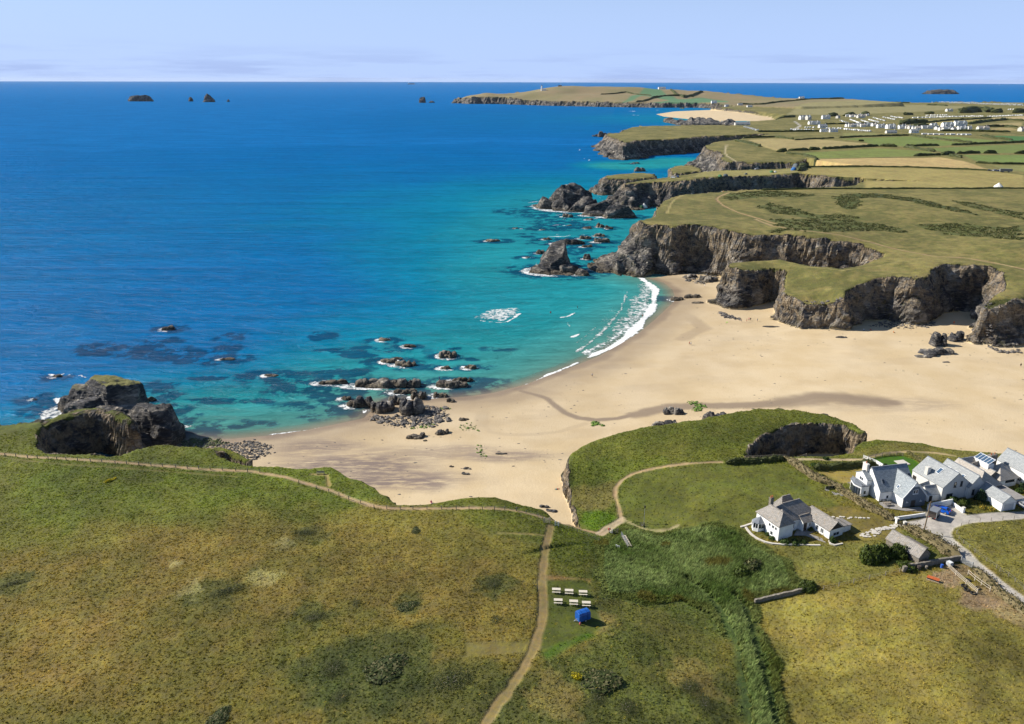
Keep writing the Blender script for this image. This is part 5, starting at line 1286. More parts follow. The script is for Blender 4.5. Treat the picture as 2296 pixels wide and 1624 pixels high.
def chimney(house, x0, x1, y0, y1, z0, z1, mat, pots=1, parent=None):
    o = MB().box(x0, x1, y0, y1, z0, z1).box(x0 - .08, x1 + .08, y0 - .08, y1 + .08, z1 - .25, z1 - .08).build('chimney', mat, parent or house)
    for i in range(pots):
        x = x0 + (x1 - x0) * (i + .5) / pots
        MB().cyl((x, (y0 + y1) / 2, z1), (x, (y0 + y1) / 2, z1 + .55), .15, .12).build('chimney_pot', M['terracotta'], o)
    return o

# ------------------------------------------------------------------ the white cottage
h = empty('cottage', (65.4, 171.9, 0), R(25), 'long white cottage with old lichened slate roof and bay window, alone in its garden', 'house')
B0 = 10.6
block(h, 0, 4.6, 0, 8.0, B0, 15.3, 17.6, 'y', M['white'], M['slateold'], (1.6, 2.0))
block(h, 2.6, 13.4, 1.5, 8.6, B0, 14.9, 17.7, 'x', M['white'], M['slateold'], (2.5, 2.6))
block(h, 11.0, 15.4, -5.6, 4.5, B0, 14.35, 16.2, 'y', M['white'], M['slateold'], (0, 1.5))
block(h, 7.9, 11.02, .1, 3.2, B0, 14.3, 15.3, 'x', M['white'], M['slateold'], (0, 0))
block(h, 7.6, 12.6, 7.2, 10.6, B0, 14.4, 16.9, 'x', M['white'], M['slateold'], (1.2, 1.2))
mb = MB().box(15.6, 18.8, -4.9, -1.9, B0, 13.7); ann = mb.build('annex_wall', M['white'], h)
MB().prism([(15.45, -5.15, 14.0), (19.05, -5.15, 13.72), (19.05, -1.65, 13.72), (15.45, -1.65, 14.0)], (0, 0, .16)).build('annex_roof', M['slateold'], h)
chimney(h, 2.2, 3.2, 6.0, 6.7, 16.0, 19.4, M['stone'], 2)
window(h, '-x', 2.0, 13.6, .8, .9, 0); window(h, '-x', 1.0, 13.6, .7, .9, 0); window(h, '-x', 3.2, 13.6, .7, .9, 0); window(h, '-x', 2.3, 11.6, .9, 1.1, 0)
door(h, '-x', 4.9, 11.1, .9, 2.0, 0, M['lead'])
window(h, '-y', 5.7, 12.4, 1.5, 1.4, 1.5, 1); door(h, '-y', 8.7, 11.7, 1.0, 2.2, .1, M['dark']); window(h, '-y', 10.2, 12.7, .5, 1.2, .1)
window(h, '-x', -1.6, 12.5, .8, 1.3, 11.0); window(h, '-x', -3.2, 12.4, 1.0, 1.3, 11.0, 2); window(h, '-y', 13.2, 12.5, 2.0, .95, -5.6, 2)
MB().poly([(11.2, -5.63, 14.4), (15.2, -5.63, 14.4), (13.2, -5.63, 16.0)]).prism([(11.2, -5.64, 14.4), (15.2, -5.64, 14.4), (13.2, -5.64, 16.0)], (0, -.02, 0)).build('gable_boarding', M['dark'], h)
for xy in ((.0, -.06), (4.5, 1.42), (10.95, -.1)): downpipe(h, xy[0], xy[1], B0, 14.9, M['frame'])
# bay window
bay = MB(); ring = [(-.02, 5.0), (-1.5, 5.4), (-2.1, 6.6), (-1.5, 7.7), (-.02, 8.0)]
bay.prism([(x, y, B0) for x, y in ring], (0, 0, 1.4)); bo = bay.build('bay_window', M['white'], h)
gl = MB().prism([(x * .97, y * 1.0, B0 + 1.4) for x, y in ring], (0, 0, 1.4)); gl.build('pane', M['glass'], bo)
fr = MB()
for x, y in ring[1:4]: fr.bar((x, y, B0 + 1.4), (x, y, B0 + 2.8), .14)
for i in range(4):
    a, b = ring[i], ring[i + 1]
    fr.bar((*a, B0 + 2.75), (*b, B0 + 2.75), .14); fr.bar(((a[0] + b[0]) / 2 - .01, (a[1] + b[1]) / 2, B0 + 1.4), ((a[0] + b[0]) / 2 - .01, (a[1] + b[1]) / 2, B0 + 2.75), .07)
fr.build('frame', M['frame'], bo)
br = MB()
for i in range(4):
    a, b = ring[i], ring[i + 1]
    br.prism([(a[0] * 1.08, a[1], B0 + 2.82), (b[0] * 1.08, b[1], B0 + 2.82), (-.03, 6.5, B0 + 4.0)], (0, 0, .08))
br.build('bay_roof', M['lead'], bo)
MB().prism([(4.7, -.4, 11.62), (7.6, 1.45, 11.72), (10.9, .0, 11.8), (10.8, -1.6, 11.8), (8.6, -1.4, 11.75), (11.6, -7.6, 11.72), (10.2, -8.2, 11.65), (7.3, -1.6, 11.7)], (0, 0, .12)).build('paved_path', M['paving'], h)

# ------------------------------------------------------------------ house with blue slate roof and external chimney
g0 = 12.35
h = empty('slate_house', (97.3, 188.9, 0), R(12.5), 'white house with blue slate roof and dark blue grey front gable', 'house')
wo, ro = block(h, 0, 10.5, 0, 9.2, g0, 15.7, 20.4, 'x', M['white'], M['slateblue'])
block(h, 3.9, 10.6, -4.1, 4.6, g0, 15.6, 19.6, 'y', M['white'], M['slateblue'], (0, 0))
# clad front gable, slightly proud of the white walls
MB().prism([(3.9, -4.12, g0), (10.6, -4.12, g0), (10.6, -4.12, 15.5), (8.0, -4.12, 18.4), (6.5, -4.12, 18.4), (3.9, -4.12, 15.5)], (0, -.05, 0)).build('gable_cladding', M['bluegrey'], h)
MB().bar((3.5, -4.25, 15.2), (6.6, -4.25, 19.0), .1, .22).bar((11.0, -4.25, 15.2), (7.9, -4.25, 19.0), .1, .22).build('bargeboard', M['frame'], h)
window(h, '-y', 7.2, 16.4, 1.5, 1.2, -4.17, 2); door(h, '-y', 7.0, g0 + .1, 1.3, 2.1, -4.17, M['dark'])
for x in (5.1, 9.2): MB().box(x - .35, x + .35, -4.32, -4.18, 14.0, 14.12).bar((x - .1, -4.25, 14.1), (x - .1, -4.25, 14.45), .12).build('wall_light', M['frame'], h)
window(h, '-y', 2.4, 13.3, .8, 1.0, 0)
chimney(h, -.75, -.02, 5.6, 7.4, g0, 20.9, M['cream'], 1)
ey = Vector((0, 4.6, 4.7)).normalized()
for (x, t) in ((1.7, .38), (9.0, .52), (9.9, .52)): rooflight(h, (x, 4.6 * t - .0, 15.7 + 4.7 * t), (1, 0, 0), ey, .75, 1.2, False)
rooflight(h, (4.9, -.6, 15.6 + 4.0 * (1.0 / 3.35)), (0, 1, 0), Vector((3.35, 0, 4.0)), .7, 1.0, True)
# two storey sun room at the left
MB().box(-3.2, -.8, 3.4, 8.0, g0, 15.6).build('sun_room', M['white'], h)
rb = [(-3.3, 3.2), (-4.1, 5.6), (-3.3, 8.2), (-.7, 8.2), (-.7, 3.2)]
MB().prism([(x, y, 15.6) for x, y in rb], (0, 0, .35)).build('balcony_floor', M['lead'], h)
bw = MB().prism([(-3.2, 3.5, g0), (-3.9, 5.6, g0), (-3.2, 7.9, g0)], (0, 0, 3.2)); bwo = bw.build('bay_wall', M['white'], h)
gb = MB()
for (a, b) in (((-3.22, 3.55), (-3.95, 5.6)), ((-3.95, 5.6), (-3.22, 7.85))):
    for i in range(3):
        t0, t1 = (i + .12) / 3, (i + .88) / 3
        p0 = (a[0] + (b[0] - a[0]) * t0 - .03, a[1] + (b[1] - a[1]) * t0); p1 = (a[0] + (b[0] - a[0]) * t1 - .03, a[1] + (b[1] - a[1]) * t1)
        gb = MB().prism([(*p0, g0 + .5), (*p1, g0 + .5), (*p1, g0 + 2.7), (*p0, g0 + 2.7)], (-.04, 0, 0))
        gb.build('pane', M['glass'], bwo)
window(h, '-y', -2.0, 13.2, .8, 1.2, 3.4)
MB().prism([(-3.1, 3.6, 15.95), (-3.8, 5.6, 15.95), (-3.1, 7.8, 15.95), (-2.95, 7.6, 15.95), (-3.55, 5.6, 15.95), (-2.95, 3.8, 15.95)], (0, 0, .8)).build('parapet', M['lead'], h)
block(h, -1.6, .5, 3.6, 8.4, 15.6, 17.4, 18.9, 'x', M['white'], M['slateblue'])
window(h, '-x', 6.0, 16.2, 1.6, 1.0, -1.6, 2)
for x, y in ((0, -.08), (3.9, -4.2)): downpipe(h, x, y, g0, 15.5)
t = empty('garden_terrace', (97.3, 188.9, 12.35), R(12.5), 'grey paved terrace in front of the blue slate house', 'terrace')
MB().prism([(-.5, -.6, 0), (3.7, -.4, 0), (3.7, -4.6, 0), (9.0, -4.8, 0), (8.5, -6.0, 0), (4.0, -6.0, 0), (-.5, -3.4, 0)], (0, 0, .42)).build('paving', M['paving'], t)
t = empty('side_terrace', (97.3, 188.9, 12.5), R(12.5), 'grey roof terrace with glass balustrade left of the blue slate house', 'terrace')
MB().box(-10.4, -4.9, 4.6, 8.8, -.4, .32).build('deck', M['paving'], t)
for i in range(6): MB().bar((-10.2 + i * 1.0, 8.7, .32), (-10.2 + i * 1.0, 8.7, 1.35), .06).build('baluster', M['metal'], t)
MB().box(-10.2, -5.2, 8.69, 8.71, .4, 1.3).build('glass_panel', M['glass'], t)

# ------------------------------------------------------------------ twin gabled modern house
h = empty('twin_gable_house', (113.8, 189.1, 0), R(18), 'large pale house with two grey slate gables side by side and rooflights', 'house')
block(h, 0, 9.0, 0, 10.6, g0, 16.7, 20.2, 'y', M['offwhite'], M['slategrey'], over=.12)
block(h, 8.0, 13.6, -.9, 9.8, g0, 15.9, 18.9, 'y', M['offwhite'], M['slategrey'], over=.12)
MB().prism([(.03, -.03, g0), (8.0, -.03, g0), (8.97, -.03, 16.6), (4.5, -.03, 20.05), (.03, -.03, 16.6)], (0, -.04, 0)).build('front_boarding', M['greyboard'], h)
MB().prism([(8.03, -.93, g0), (13.57, -.93, g0), (13.57, -.93, 15.8), (10.8, -.93, 18.75), (8.03, -.93, 15.8)], (0, -.04, 0)).build('front_boarding', M['greyboard'], h)
chimney(h, .5, 1.6, 6.2, 7.2, 16.5, 19.5, M['cream'], 0)
for a in (3.9, 6.0): window(h, '-y', a, 16.3, .75, 1.5, -.07, 1, M['dark'])
window(h, '-y', 2.6, 13.0, 2.0, 1.6, -.07, 2, M['dark']); door(h, '-y', 6.0, g0 + .1, 1.2, 2.4, -.07, M['greyboard'])
window(h, '-y', 9.6, 13.6, .8, 1.6, -.97, 1, M['dark']); window(h, '-y', 11.9, 13.8, 1.2, 1.4, -.97, 1, M['dark'])
door(h, '-x', 9.6, g0 + .2, 1.2, 3.0, 0, M['dark'])
e1 = Vector((4.5, 0, 3.5)).normalized()
rooflight(h, (2.9, 4.5, 16.7 + 2.9 * 3.5 / 4.5), (0, 1, 0), e1, 1.1, 1.9, True)
e2 = Vector((2.8, 0, 3.0)).normalized()
for y in (2.6, 5.0, 7.4): rooflight(h, (9.3, y, 15.9 + 1.3 * 3.0 / 2.8), (0, 1, 0), e2, 1.0, 1.0, True)
downpipe(h, -.05, -.05, g0, 16.6)
# hipped outhouse
h = empty('outhouse', (109.9, 190.0, 0), R(12), 'small white outhouse with hipped slate roof beside the twin gabled house', 'outbuilding')
block(h, 0, 6.6, -1.0, 2.4, g0, 14.7, 16.3, 'x', M['white'], M['slategrey'], (0, 1.5), over=.2)
door(h, '-y', 1.0, g0, .9, 1.9, -1.0, M['dark'])
# gabled garage
h = empty('garage', (127.0, 184.1, 0), R(15), 'white gabled garage with grey slate roof at the road side', 'garage')
block(h, 0, 4.4, 0, 8.0, g0, 15.0, 16.6, 'y', M['white'], M['slategrey'], over=.15)
door(h, '-y', 2.2, g0, 3.0, 2.1, 0, M['greyboard'])
MB().box(5.2, 9.5, 2.0, 9.0, g0, 14.0).build('store_wall', M['white'], h); MB().box(5.0, 9.7, 1.8, 9.2, 14.02, 14.2).build('store_roof', M['paving'], h)
# stone roofed house
h = empty('stone_roof_house', (126.3, 192.5, 0), R(18), 'rambling house with pale stone tiled roofs, glass roof panels and a stone chimney', 'house')
block(h, -1.2, 6.3, 0.2, 11.0, g0, 15.2, 18.2, 'y', M['stone'], M['stonetile'], (2.2, 0), over=.5)
block(h, 3.0, 10.6, 8.2, 12.8, g0, 15.9, 18.1, 'x', M['white'], M['stonetile'], (0, 0), over=.5)
dm = MB().prism([(5.2, 8.6, 16.4), (10.3, 8.3, 16.6), (10.3, 8.3, 18.4), (5.2, 8.6, 17.4)], (0, .25, 0)).build('dormer', M['slateold'], h)
block(h, 6.0, 9.6, 3.4, 8.6, g0, 15.5, 16.9, 'y', M['stone'], M['stonetile'], (0, 0), over=.3)
rooflight(h, (8.6, 8.2, 17.4), (1, 0, 0), (0, .2, 1), .8, 1.2, False)
block(h, 8.3, 14.3, 1.8, 8.0, g0, 15.3, 18.0, 'x', M['white'], M['stonetile'], (2.6, 2.6), over=.5)
window(h, '-y', 11.9, 13.9, 3.2, .9, 1.8, 4, M['dark']); window(h, '-y', 4.6, 13.1, 1.2, 1.6, .2, 1, M['dark'])
chimney(h, 11.0, 13.4, 8.1, 9.3, 15.0, 19.0, M['stone'], 2)
gr = empty('glass_roof', (0, 0, 0)); gr.parent = h
for i in range(5):
    y0 = 5.4 + i * .98
    MB().prism([(7.3, y0, 18.15), (7.3, y0 + .9, 18.15), (9.3, y0 + .9, 19.15), (9.3, y0, 19.15)], (0, 0, .08)).build('roof_pane', M['glassblue'], gr)
fb = MB()
for i in range(6): fb.bar((7.25, 5.36 + i * .98, 18.2), (9.35, 5.36 + i * .98, 19.2), .1)
fb.bar((7.2, 5.3, 18.18), (7.2, 10.3, 18.18), .18).bar((9.4, 5.3, 19.2), (9.4, 10.3, 19.2), .2).build('glazing_bars', M['frame'], gr)
MB().box(7.25, 9.35, 5.4, 10.2, 15.0, 18.05).build('lantern_wall', M['white'], h)
# white house at the right edge
h = empty('white_gable_house', (126.3, 192.5, 0), R(18), 'tall plain white house with grey roof at the right edge', 'house')
block(h, 15.6, 21.8, -7.0, 9.8, g0, 16.4, 19.4, 'y', M['white'], M['slategrey'], over=.15)
block(h, 21.0, 30.0, -2, 9, g0, 16.0, 18.8, 'x', M['white'], M['slategrey'], over=.15)
window(h, '-x', 2.0, 13.4, 1.2, 1.2, 15.6, 2); window(h, '-x', -3.0, 13.4, 1.2, 1.2, 15.6, 2)
# old stone barn with lean-to
h = empty('stone_barn', (94.0, 159.9, 0), R(25), 'old stone barn with lichened slate roof and a lean-to, behind dark bushes', 'barn')
block(h, 0, 3.4, 0, 9.2, 11.8, 14.4, 16.1, 'y', M['stone'], M['slateold'], over=.3)
MB().box(3.45, 5.9, 2.6, 8.0, 11.8, 13.7).build('lean_to_wall', M['stone'], h)
MB().prism([(3.5, 2.3, 14.3), (6.2, 2.3, 13.75), (6.2, 8.3, 13.75), (3.5, 8.3, 14.3)], (0, 0, .14)).build('lean_to_roof', M['oldwood'], h)
window(h, '-x', 2.6, 12.9, .6, .9, 0, 1, M['oldwood'])
# ------------------------------------------------------------------ placing helpers
def PS(key, pts, zf=None):
    """pixels on the land -> (x, y, ground z)"""
    zf = zf or z_south
    W = np.array([on_fn(p[0], p[1], zf) for p in zc(key, [q[:2] for q in pts])])
    hz = ground(W[:, 0], W[:, 1])[0]
    return [np.array([a, b, c]) for (a, b), c in zip(W, hz)]
def PN(key, pts): return PS(key, pts, z_north)
def resample(P, step):
    out = []
    for i in range(len(P) - 1):
        a, b = np.array(P[i][:2]), np.array(P[i + 1][:2]); n = max(1, int(np.linalg.norm(b - a) / step))
        out += [a + (b - a) * k / n for k in range(n)]
    out.append(np.array(P[-1][:2])); W = np.array(out)
    hz = ground(W[:, 0], W[:, 1])[0]
    return np.column_stack([W, hz])

# ------------------------------------------------------------------ foliage
def leaf_mat(name, c0, c1, c2=None, rough=.6, scale=1.6):
    m, nt, b = new_mat(name); T = NT(nt)
    g = nt.nodes.new('ShaderNodeNewGeometry'); P = g.outputs['Position']
    c = T.mix(T.ramp(T.noise(P, scale, 4, .65), .32, .68), c0, c1)
    if c2: c = T.mix(T.ramp(g.outputs['Random Per Island'], .62, .9), c, c2)
    c = T.hsv(c, .5, 1.0, T.ramp(g.outputs['Random Per Island'], 0, 1, .7, 1.3))
    T.l(c, b.inputs['Base Color']); b.inputs['Roughness'].default_value = rough; b.inputs['Specular IOR Level'].default_value = .2
    tr = nt.nodes.new('ShaderNodeBsdfTranslucent'); T.l(c, tr.inputs['Color'])
    mx = nt.nodes.new('ShaderNodeMixShader'); mx.inputs[0].default_value = .22
    T.l(b.outputs[0], mx.inputs[1]); T.l(tr.outputs[0], mx.inputs[2])
    out = [n for n in nt.nodes if n.type == 'OUTPUT_MATERIAL'][0]; T.l(mx.outputs[0], out.inputs['Surface'])
    return m
ML = dict(tamarisk=leaf_mat('dark_shrub_leaf', (.030, .050, .010), (.085, .115, .018)), shrub=leaf_mat('garden_shrub_leaf', (.028, .055, .012), (.070, .115, .022)),
          bramble=leaf_mat('bramble_leaf', (.034, .052, .014), (.075, .092, .026), (.13, .12, .055)), gorse=leaf_mat('yellow_flower', (.42, .34, .01), (.70, .58, .015), (.14, .15, .02)),
          pine=leaf_mat('pine_needle', (.022, .050, .020), (.055, .095, .040)), hedge=leaf_mat('hedge_leaf', (.042, .056, .018), (.095, .105, .035)), bank=leaf_mat('bank_scrub', (.055, .068, .02), (.145, .125, .05), (.25, .19, .11)),
          flower=leaf_mat('garden_flowers', (.05, .085, .02), (.16, .15, .03), (.55, .38, .04)), scrub=leaf_mat('heath_scrub', (.050, .070, .018), (.11, .125, .035), (.18, .16, .07)), marram=leaf_mat('dune_grass', (.12, .12, .05), (.22, .19, .09)))
def leaf_cloud(n, seed, leaf=.22, flat=.8, clumps=9, spread=.5):
    """unit crown: leaf faces in overlapping clumps, dense outside, broken outline"""
    rs = np.random.RandomState(seed)
    c = rs.normal(size=(clumps, 3)); c /= np.linalg.norm(c, axis=1, keepdims=True); c *= rs.uniform(.25, .68, (clumps, 1)); c[:, 2] = np.abs(c[:, 2]) * flat
    k = rs.randint(0, clumps, n); d = rs.normal(size=(n, 3)); d /= np.linalg.norm(d, axis=1, keepdims=True)
    r = rs.uniform(.25, spread, (n, 1)) ** .6 * spread ** .4
    P = c[k] + d * r * np.array([1, 1, .85]); P[:, 2] = np.maximum(P[:, 2], -.02)
    t = np.cross(d, rs.normal(size=(n, 3))); t /= np.linalg.norm(t, axis=1, keepdims=True) + 1e-9
    u = np.cross(d + .8 * rs.normal(size=(n, 3)), t); u /= np.linalg.norm(u, axis=1, keepdims=True) + 1e-9
    s = leaf * rs.uniform(.6, 1.3, (n, 1))
    V = np.stack([P - t * s * .5 - u * s * .35, P + t * s * .5 - u * s * .35, P + u * s * .75], 1).reshape(-1, 3)
    return V, np.arange(3 * n).reshape(-1, 3)
BUSH_ME = {}
def bush_mesh(kind, variant, n=1500, leaf=.2, flat=.8, clumps=9):
    key = (kind, variant)
    if key not in BUSH_ME:
        V, F = leaf_cloud(n, 100 + variant * 7 + len(kind), leaf, flat, clumps)
        me = np_mesh('crown_' + kind, V, F); me.materials.append(ML[kind]); BUSH_ME[key] = me
    return BUSH_ME[key]
_stem = MB()
for i in range(5):
    a = i * 1.26; _stem.cyl((0, 0, -.15), (.35 * math.cos(a), .35 * math.sin(a), .55), .05, .02, 6)
STEM = _stem.mesh('stems'); STEM.materials.append(M['oldwood'])
BC = [0]
def bush(name, kind, p, w, h, label, group=None, depth=None, cat='bush', n=1500, leaf=.2, clumps=9, rz=None):
    BC[0] += 1
    e = empty(name, (p[0], p[1], p[2] - .1), (BC[0] * 1.5) % 6.28 if rz is None else rz, label, cat, group)
    c = link('crown', bush_mesh(kind, BC[0] % 4, n, leaf, .8, clumps), None, e); c.scale = (w * .5, (depth or w) * .5, h * .9)
    s = link('stem', STEM, None, e); s.scale = (w * .4, (depth or w) * .4, h * .9)
    return e
def PB(key, x, y, north=False): return (PN if north else PS)(key, [(x, y)])[0]

# bushes round the barn and in the reed bed
bush('shrub_tree', 'tamarisk', PB('Z5', 440, 470), 6.0, 5.2, 'tallest dark evergreen bush beside the stone barn', n=4500, leaf=.16, clumps=26, cat='tree')
bush('shrub_tree', 'tamarisk', PB('Z5', 590, 460), 5.0, 4.6, 'dark evergreen bush in the middle of the clump by the barn', n=3600, leaf=.16, clumps=22, cat='tree')
bush('shrub_tree', 'tamarisk', PB('Z5', 770, 440), 4.6, 4.6, 'dark bush leaning against the barn roof', n=3600, leaf=.16, clumps=22, cat='tree')
bush('shrub', 'tamarisk', PB('Z5', 870, 575), 4.8, 2.4, 'lighter green bush in front of the barn gable', n=2400, leaf=.15, clumps=18)
bush('shrub', 'tamarisk', PB('Z2', 590, 1175), 4.6, 2.6, 'green bush at the end of the dry stone wall', n=2400, leaf=.15, clumps=18)
bush('shrub_tree', 'tamarisk', PB('Z7', 1950, 430), 5.0, 3.6, 'front half of the dark bush standing in the reeds', n=3600, leaf=.16, clumps=22, cat='tree')
bush('shrub_tree', 'bramble', PB('Z7', 2030, 360), 5.4, 3.8, 'shaded back half of the dark bush standing in the reeds', n=3600, leaf=.16, clumps=22, cat='tree')
# cottage garden
bush('shrub', 'shrub', PB('Z4', 860, 925), 2.6, 1.9, 'left part of the dark clipped hedge before the cottage', n=1600, leaf=.16, clumps=14)
bush('shrub', 'shrub', PB('Z4', 1030, 930), 2.6, 1.7, 'middle of the dark clipped hedge before the cottage', n=1600, leaf=.16, clumps=14)
bush('shrub', 'shrub', PB('Z4', 1180, 930), 2.3, 1.6, 'right part of the dark clipped hedge before the cottage', n=1600, leaf=.16, clumps=14)
bush('shrub', 'shrub', PB('Z4', 530, 770), 1.7, 1.2, 'low green bush nearest the cottage bay window', n=1000, leaf=.2)
bush('shrub', 'shrub', PB('Z4', 620, 850), 1.8, 1.3, 'low green bush under the cottage left wall', n=1000, leaf=.2)
bush('shrub', 'shrub', PB('Z4', 1690, 890), 1.9, 1.9, 'round green bush at the corner of the cottage right wing', n=1200, leaf=.2)
bush('shrub', 'shrub', PB('Z4', 1310, 690), 1.7, 1.5, 'dark shrub by the cottage front door', n=1000, leaf=.2)
bush('shrub', 'flower', PB('Z4', 1410, 745), 1.1, .8, 'flowering shrub beside the cottage path', n=700, leaf=.22)
# gardens of the other houses
for a in [('shrub', 'shrub', 'Z3', 1430, 640, 3.8, 2.9, 'leafy bush against the front of the twin gables, left'), ('shrub', 'tamarisk', 'Z3', 1520, 670, 3.6, 2.7, 'leafy bush behind the white drive wall, middle'), ('shrub', 'shrub', 'Z3', 1600, 650, 2.4, 1.8, 'leafy bush at the end of the drive wall'),
          ('shrub', 'flower', 'Z3', 1720, 640, 2.4, 1.2, 'flower bed bush left of the garden path'), ('shrub', 'flower', 'Z3', 1800, 700, 2.6, 1.1, 'orange and yellow flowering bed beside the garage'), ('shrub', 'flower', 'Z3', 1900, 720, 2.2, 1.2, 'pale grassy plant clump by the garage'), ('shrub', 'shrub', 'Z3', 1860, 650, 2.2, 1.4, 'dark garden shrub under the pine'),
          ('shrub', 'shrub', 'Z3', 2230, 500, 3.0, 2.2, 'green shrub in the right hand garden'), ('shrub', 'pine', 'Z3', 2285, 470, 2.6, 3.2, 'green tree at the right edge beside the white house'), ('shrub', 'shrub', 'Z3', 1960, 660, 1.2, 1.3, 'small shrub against the garage wall'), ('shrub', 'shrub', 'Z3', 1055, 490, 1.8, 1.8, 'dark bush between the two big houses'),
          ('shrub', 'shrub', 'Z2', 650, 205, 3.2, 1.4, 'green bush beside the coastal path bend'), ('shrub', 'shrub', 'Z2', 720, 290, 1.4, .9, 'lone low bush on the dry lawn'), ('shrub', 'shrub', 'Z2', 1190, 210, 2.6, 1.0, 'low hedge bush at the lawn corner'), ('shrub', 'shrub', 'Z2', 740, 155, 2.2, 1.3, 'round bush on the cliff edge beyond the path')]:
    bush(a[0], a[1], PB(a[2], a[3], a[4]), a[5], a[6], a[7], n=1300, leaf=.19, clumps=12)
bush('pine_tree', 'pine', PB('Z3', 1755, 610), 3.6, 4.0, 'small feathery pine in front of the right hand gable', n=1600, leaf=.2, cat='tree', clumps=14)
# gorse in flower, brambles in the field
bush('gorse', 'gorse', PB('ZL', 850, 1365), 3.8, 1.0, 'bright yellow gorse patch on the green field at left', depth=1.6, n=900, leaf=.16)
bush('gorse', 'gorse', PB('ZL', 900, 1340), 1.3, .8, 'small yellow gorse tuft right behind the big gorse patch', n=400, leaf=.2)
bush('gorse', 'gorse', PB('Z7', 775, 1120), 2.4, 1.3, 'yellow green bush on the edge of the bramble mound', n=900, leaf=.16)
for i, (k, x, y, w, d, lab) in enumerate([('Z7', 930, 1150, 9, 8, 'big dark bramble mound right of the track bottom'), ('Z7', 920, 1270, 5, 4, 'bramble patch below the big mound'), ('Z8', 1400, 300, 8, 3.6, 'dark bramble patch in the upper middle of the field'), ('Z8', 1445, 690, 6.5, 5, 'round bramble patch in the middle of the field'), ('Z8', 1885, 640, 5.4, 4, 'oval bramble patch left of the track'),
                                           ('Z8', 1050, 565, 11, 4.5, 'wide bramble patch with pale flowers in mid field'), ('Z8', 60, 535, 6.5, 2.6, 'bramble patch at the left picture edge'), ('Z8', 2270, 540, 6, 5, 'dark bramble patch beside the track'), ('Z8', 1780, 930, 10, 8, 'largest dark bramble thicket near the bottom'), ('Z8', 1540, 930, 7, 5, 'bramble patch left of the large thicket'),
                                           ('Z8', 2080, 990, 11, 8, 'bramble thicket just left of the track bottom'), ('Z8', 1570, 1060, 6, 5, 'bramble patch below the large thicket'), ('Z8', 1010, 1150, 6, 4, 'bramble patch at the bottom edge'), ('Z7', 1120, 1340, 7, 5, 'bramble patch at the bottom right of the mound'), ('Z7', 1560, 1200, 6, 6, 'bramble patch right of centre bottom'), ('Z7', 1680, 1320, 7, 5, 'bramble patch next to the reed ditch'),
                                           ('Z8', 1920, 290, 4, 2.5, 'small bramble patch near the fence'), ('Z8', 1640, 620, 4.5, 2.5, 'thin bramble patch in brown grass'), ('Z8', 2290, 700, 4, 3, 'small bramble patch at the track edge')]):
    p = PB(k, x, y); bush('bramble_patch', 'bramble', p, w, min(1.15, .15 + .1 * w), lab, 'bramble patches in the field', depth=d, n=4200, leaf=.045, clumps=30, cat='bramble', rz=.1 * i)

# reeds, rough grass: uncountable
def blades(name, x, y, z, hgt, wid, nb, seed, mat, label, cat, lean=(.25, -.05), cols=None):
    rs = np.random.RandomState(seed); n = len(x); N = n * nb
    k = np.repeat(np.arange(n), nb)
    a = rs.uniform(0, 6.283, N); r = rs.uniform(0, 1, N) ** .5 * wid * .6
    bx = x[k] + r * np.cos(a); by = y[k] + r * np.sin(a); bz = z[k] - .06
    H_ = hgt[k] * rs.uniform(.6, 1.15, N); w = wid * rs.uniform(.22, .42, N)
    t = rs.uniform(0, 6.283, N); lx = rs.normal(0, .22, N) * H_ + lean[0] * H_; ly = rs.normal(0, .22, N) * H_ + lean[1] * H_
    V = np.stack([np.stack([bx - w * np.cos(t), by - w * np.sin(t), bz], 1), np.stack([bx + w * np.cos(t), by + w * np.sin(t), bz], 1), np.stack([bx + lx, by + ly, bz + H_], 1)], 1).reshape(-1, 3)
    me = np_mesh(name, V, np.arange(3 * N).reshape(-1, 3))
    if cols is not None: set_attr(me, 'col', np.repeat(cols[k], 3, axis=0))
    o = link(name, me, mat); tag(o, label, cat, kind='stuff'); return o
def grass_mat():
    m, nt, b = new_mat('rough_grass_blades'); T = NT(nt)
    g = nt.nodes.new('ShaderNodeNewGeometry')
    c = T.attr('col').outputs['Vector']
    c = T.hsv(c, T.ramp(g.outputs['Random Per Island'], 0, 1, .485, .51), 1.15, T.ramp(T.noise(g.outputs['Position'], .8, 3, .6), .3, .7, .85, 1.7))
    T.l(c, b.inputs['Base Color']); b.inputs['Roughness'].default_value = .7; b.inputs['Specular IOR Level'].default_value = .15
    tr = nt.nodes.new('ShaderNodeBsdfTranslucent'); T.l(c, tr.inputs['Color'])
    mx = nt.nodes.new('ShaderNodeMixShader'); mx.inputs[0].default_value = .42
    T.l(b.outputs[0], mx.inputs[1]); T.l(tr.outputs[0], mx.inputs[2])
    out = [n for n in nt.nodes if n.type == 'OUTPUT_MATERIAL'][0]; T.l(mx.outputs[0], out.inputs['Surface'])
    return m
MAT_BLADE = grass_mat()
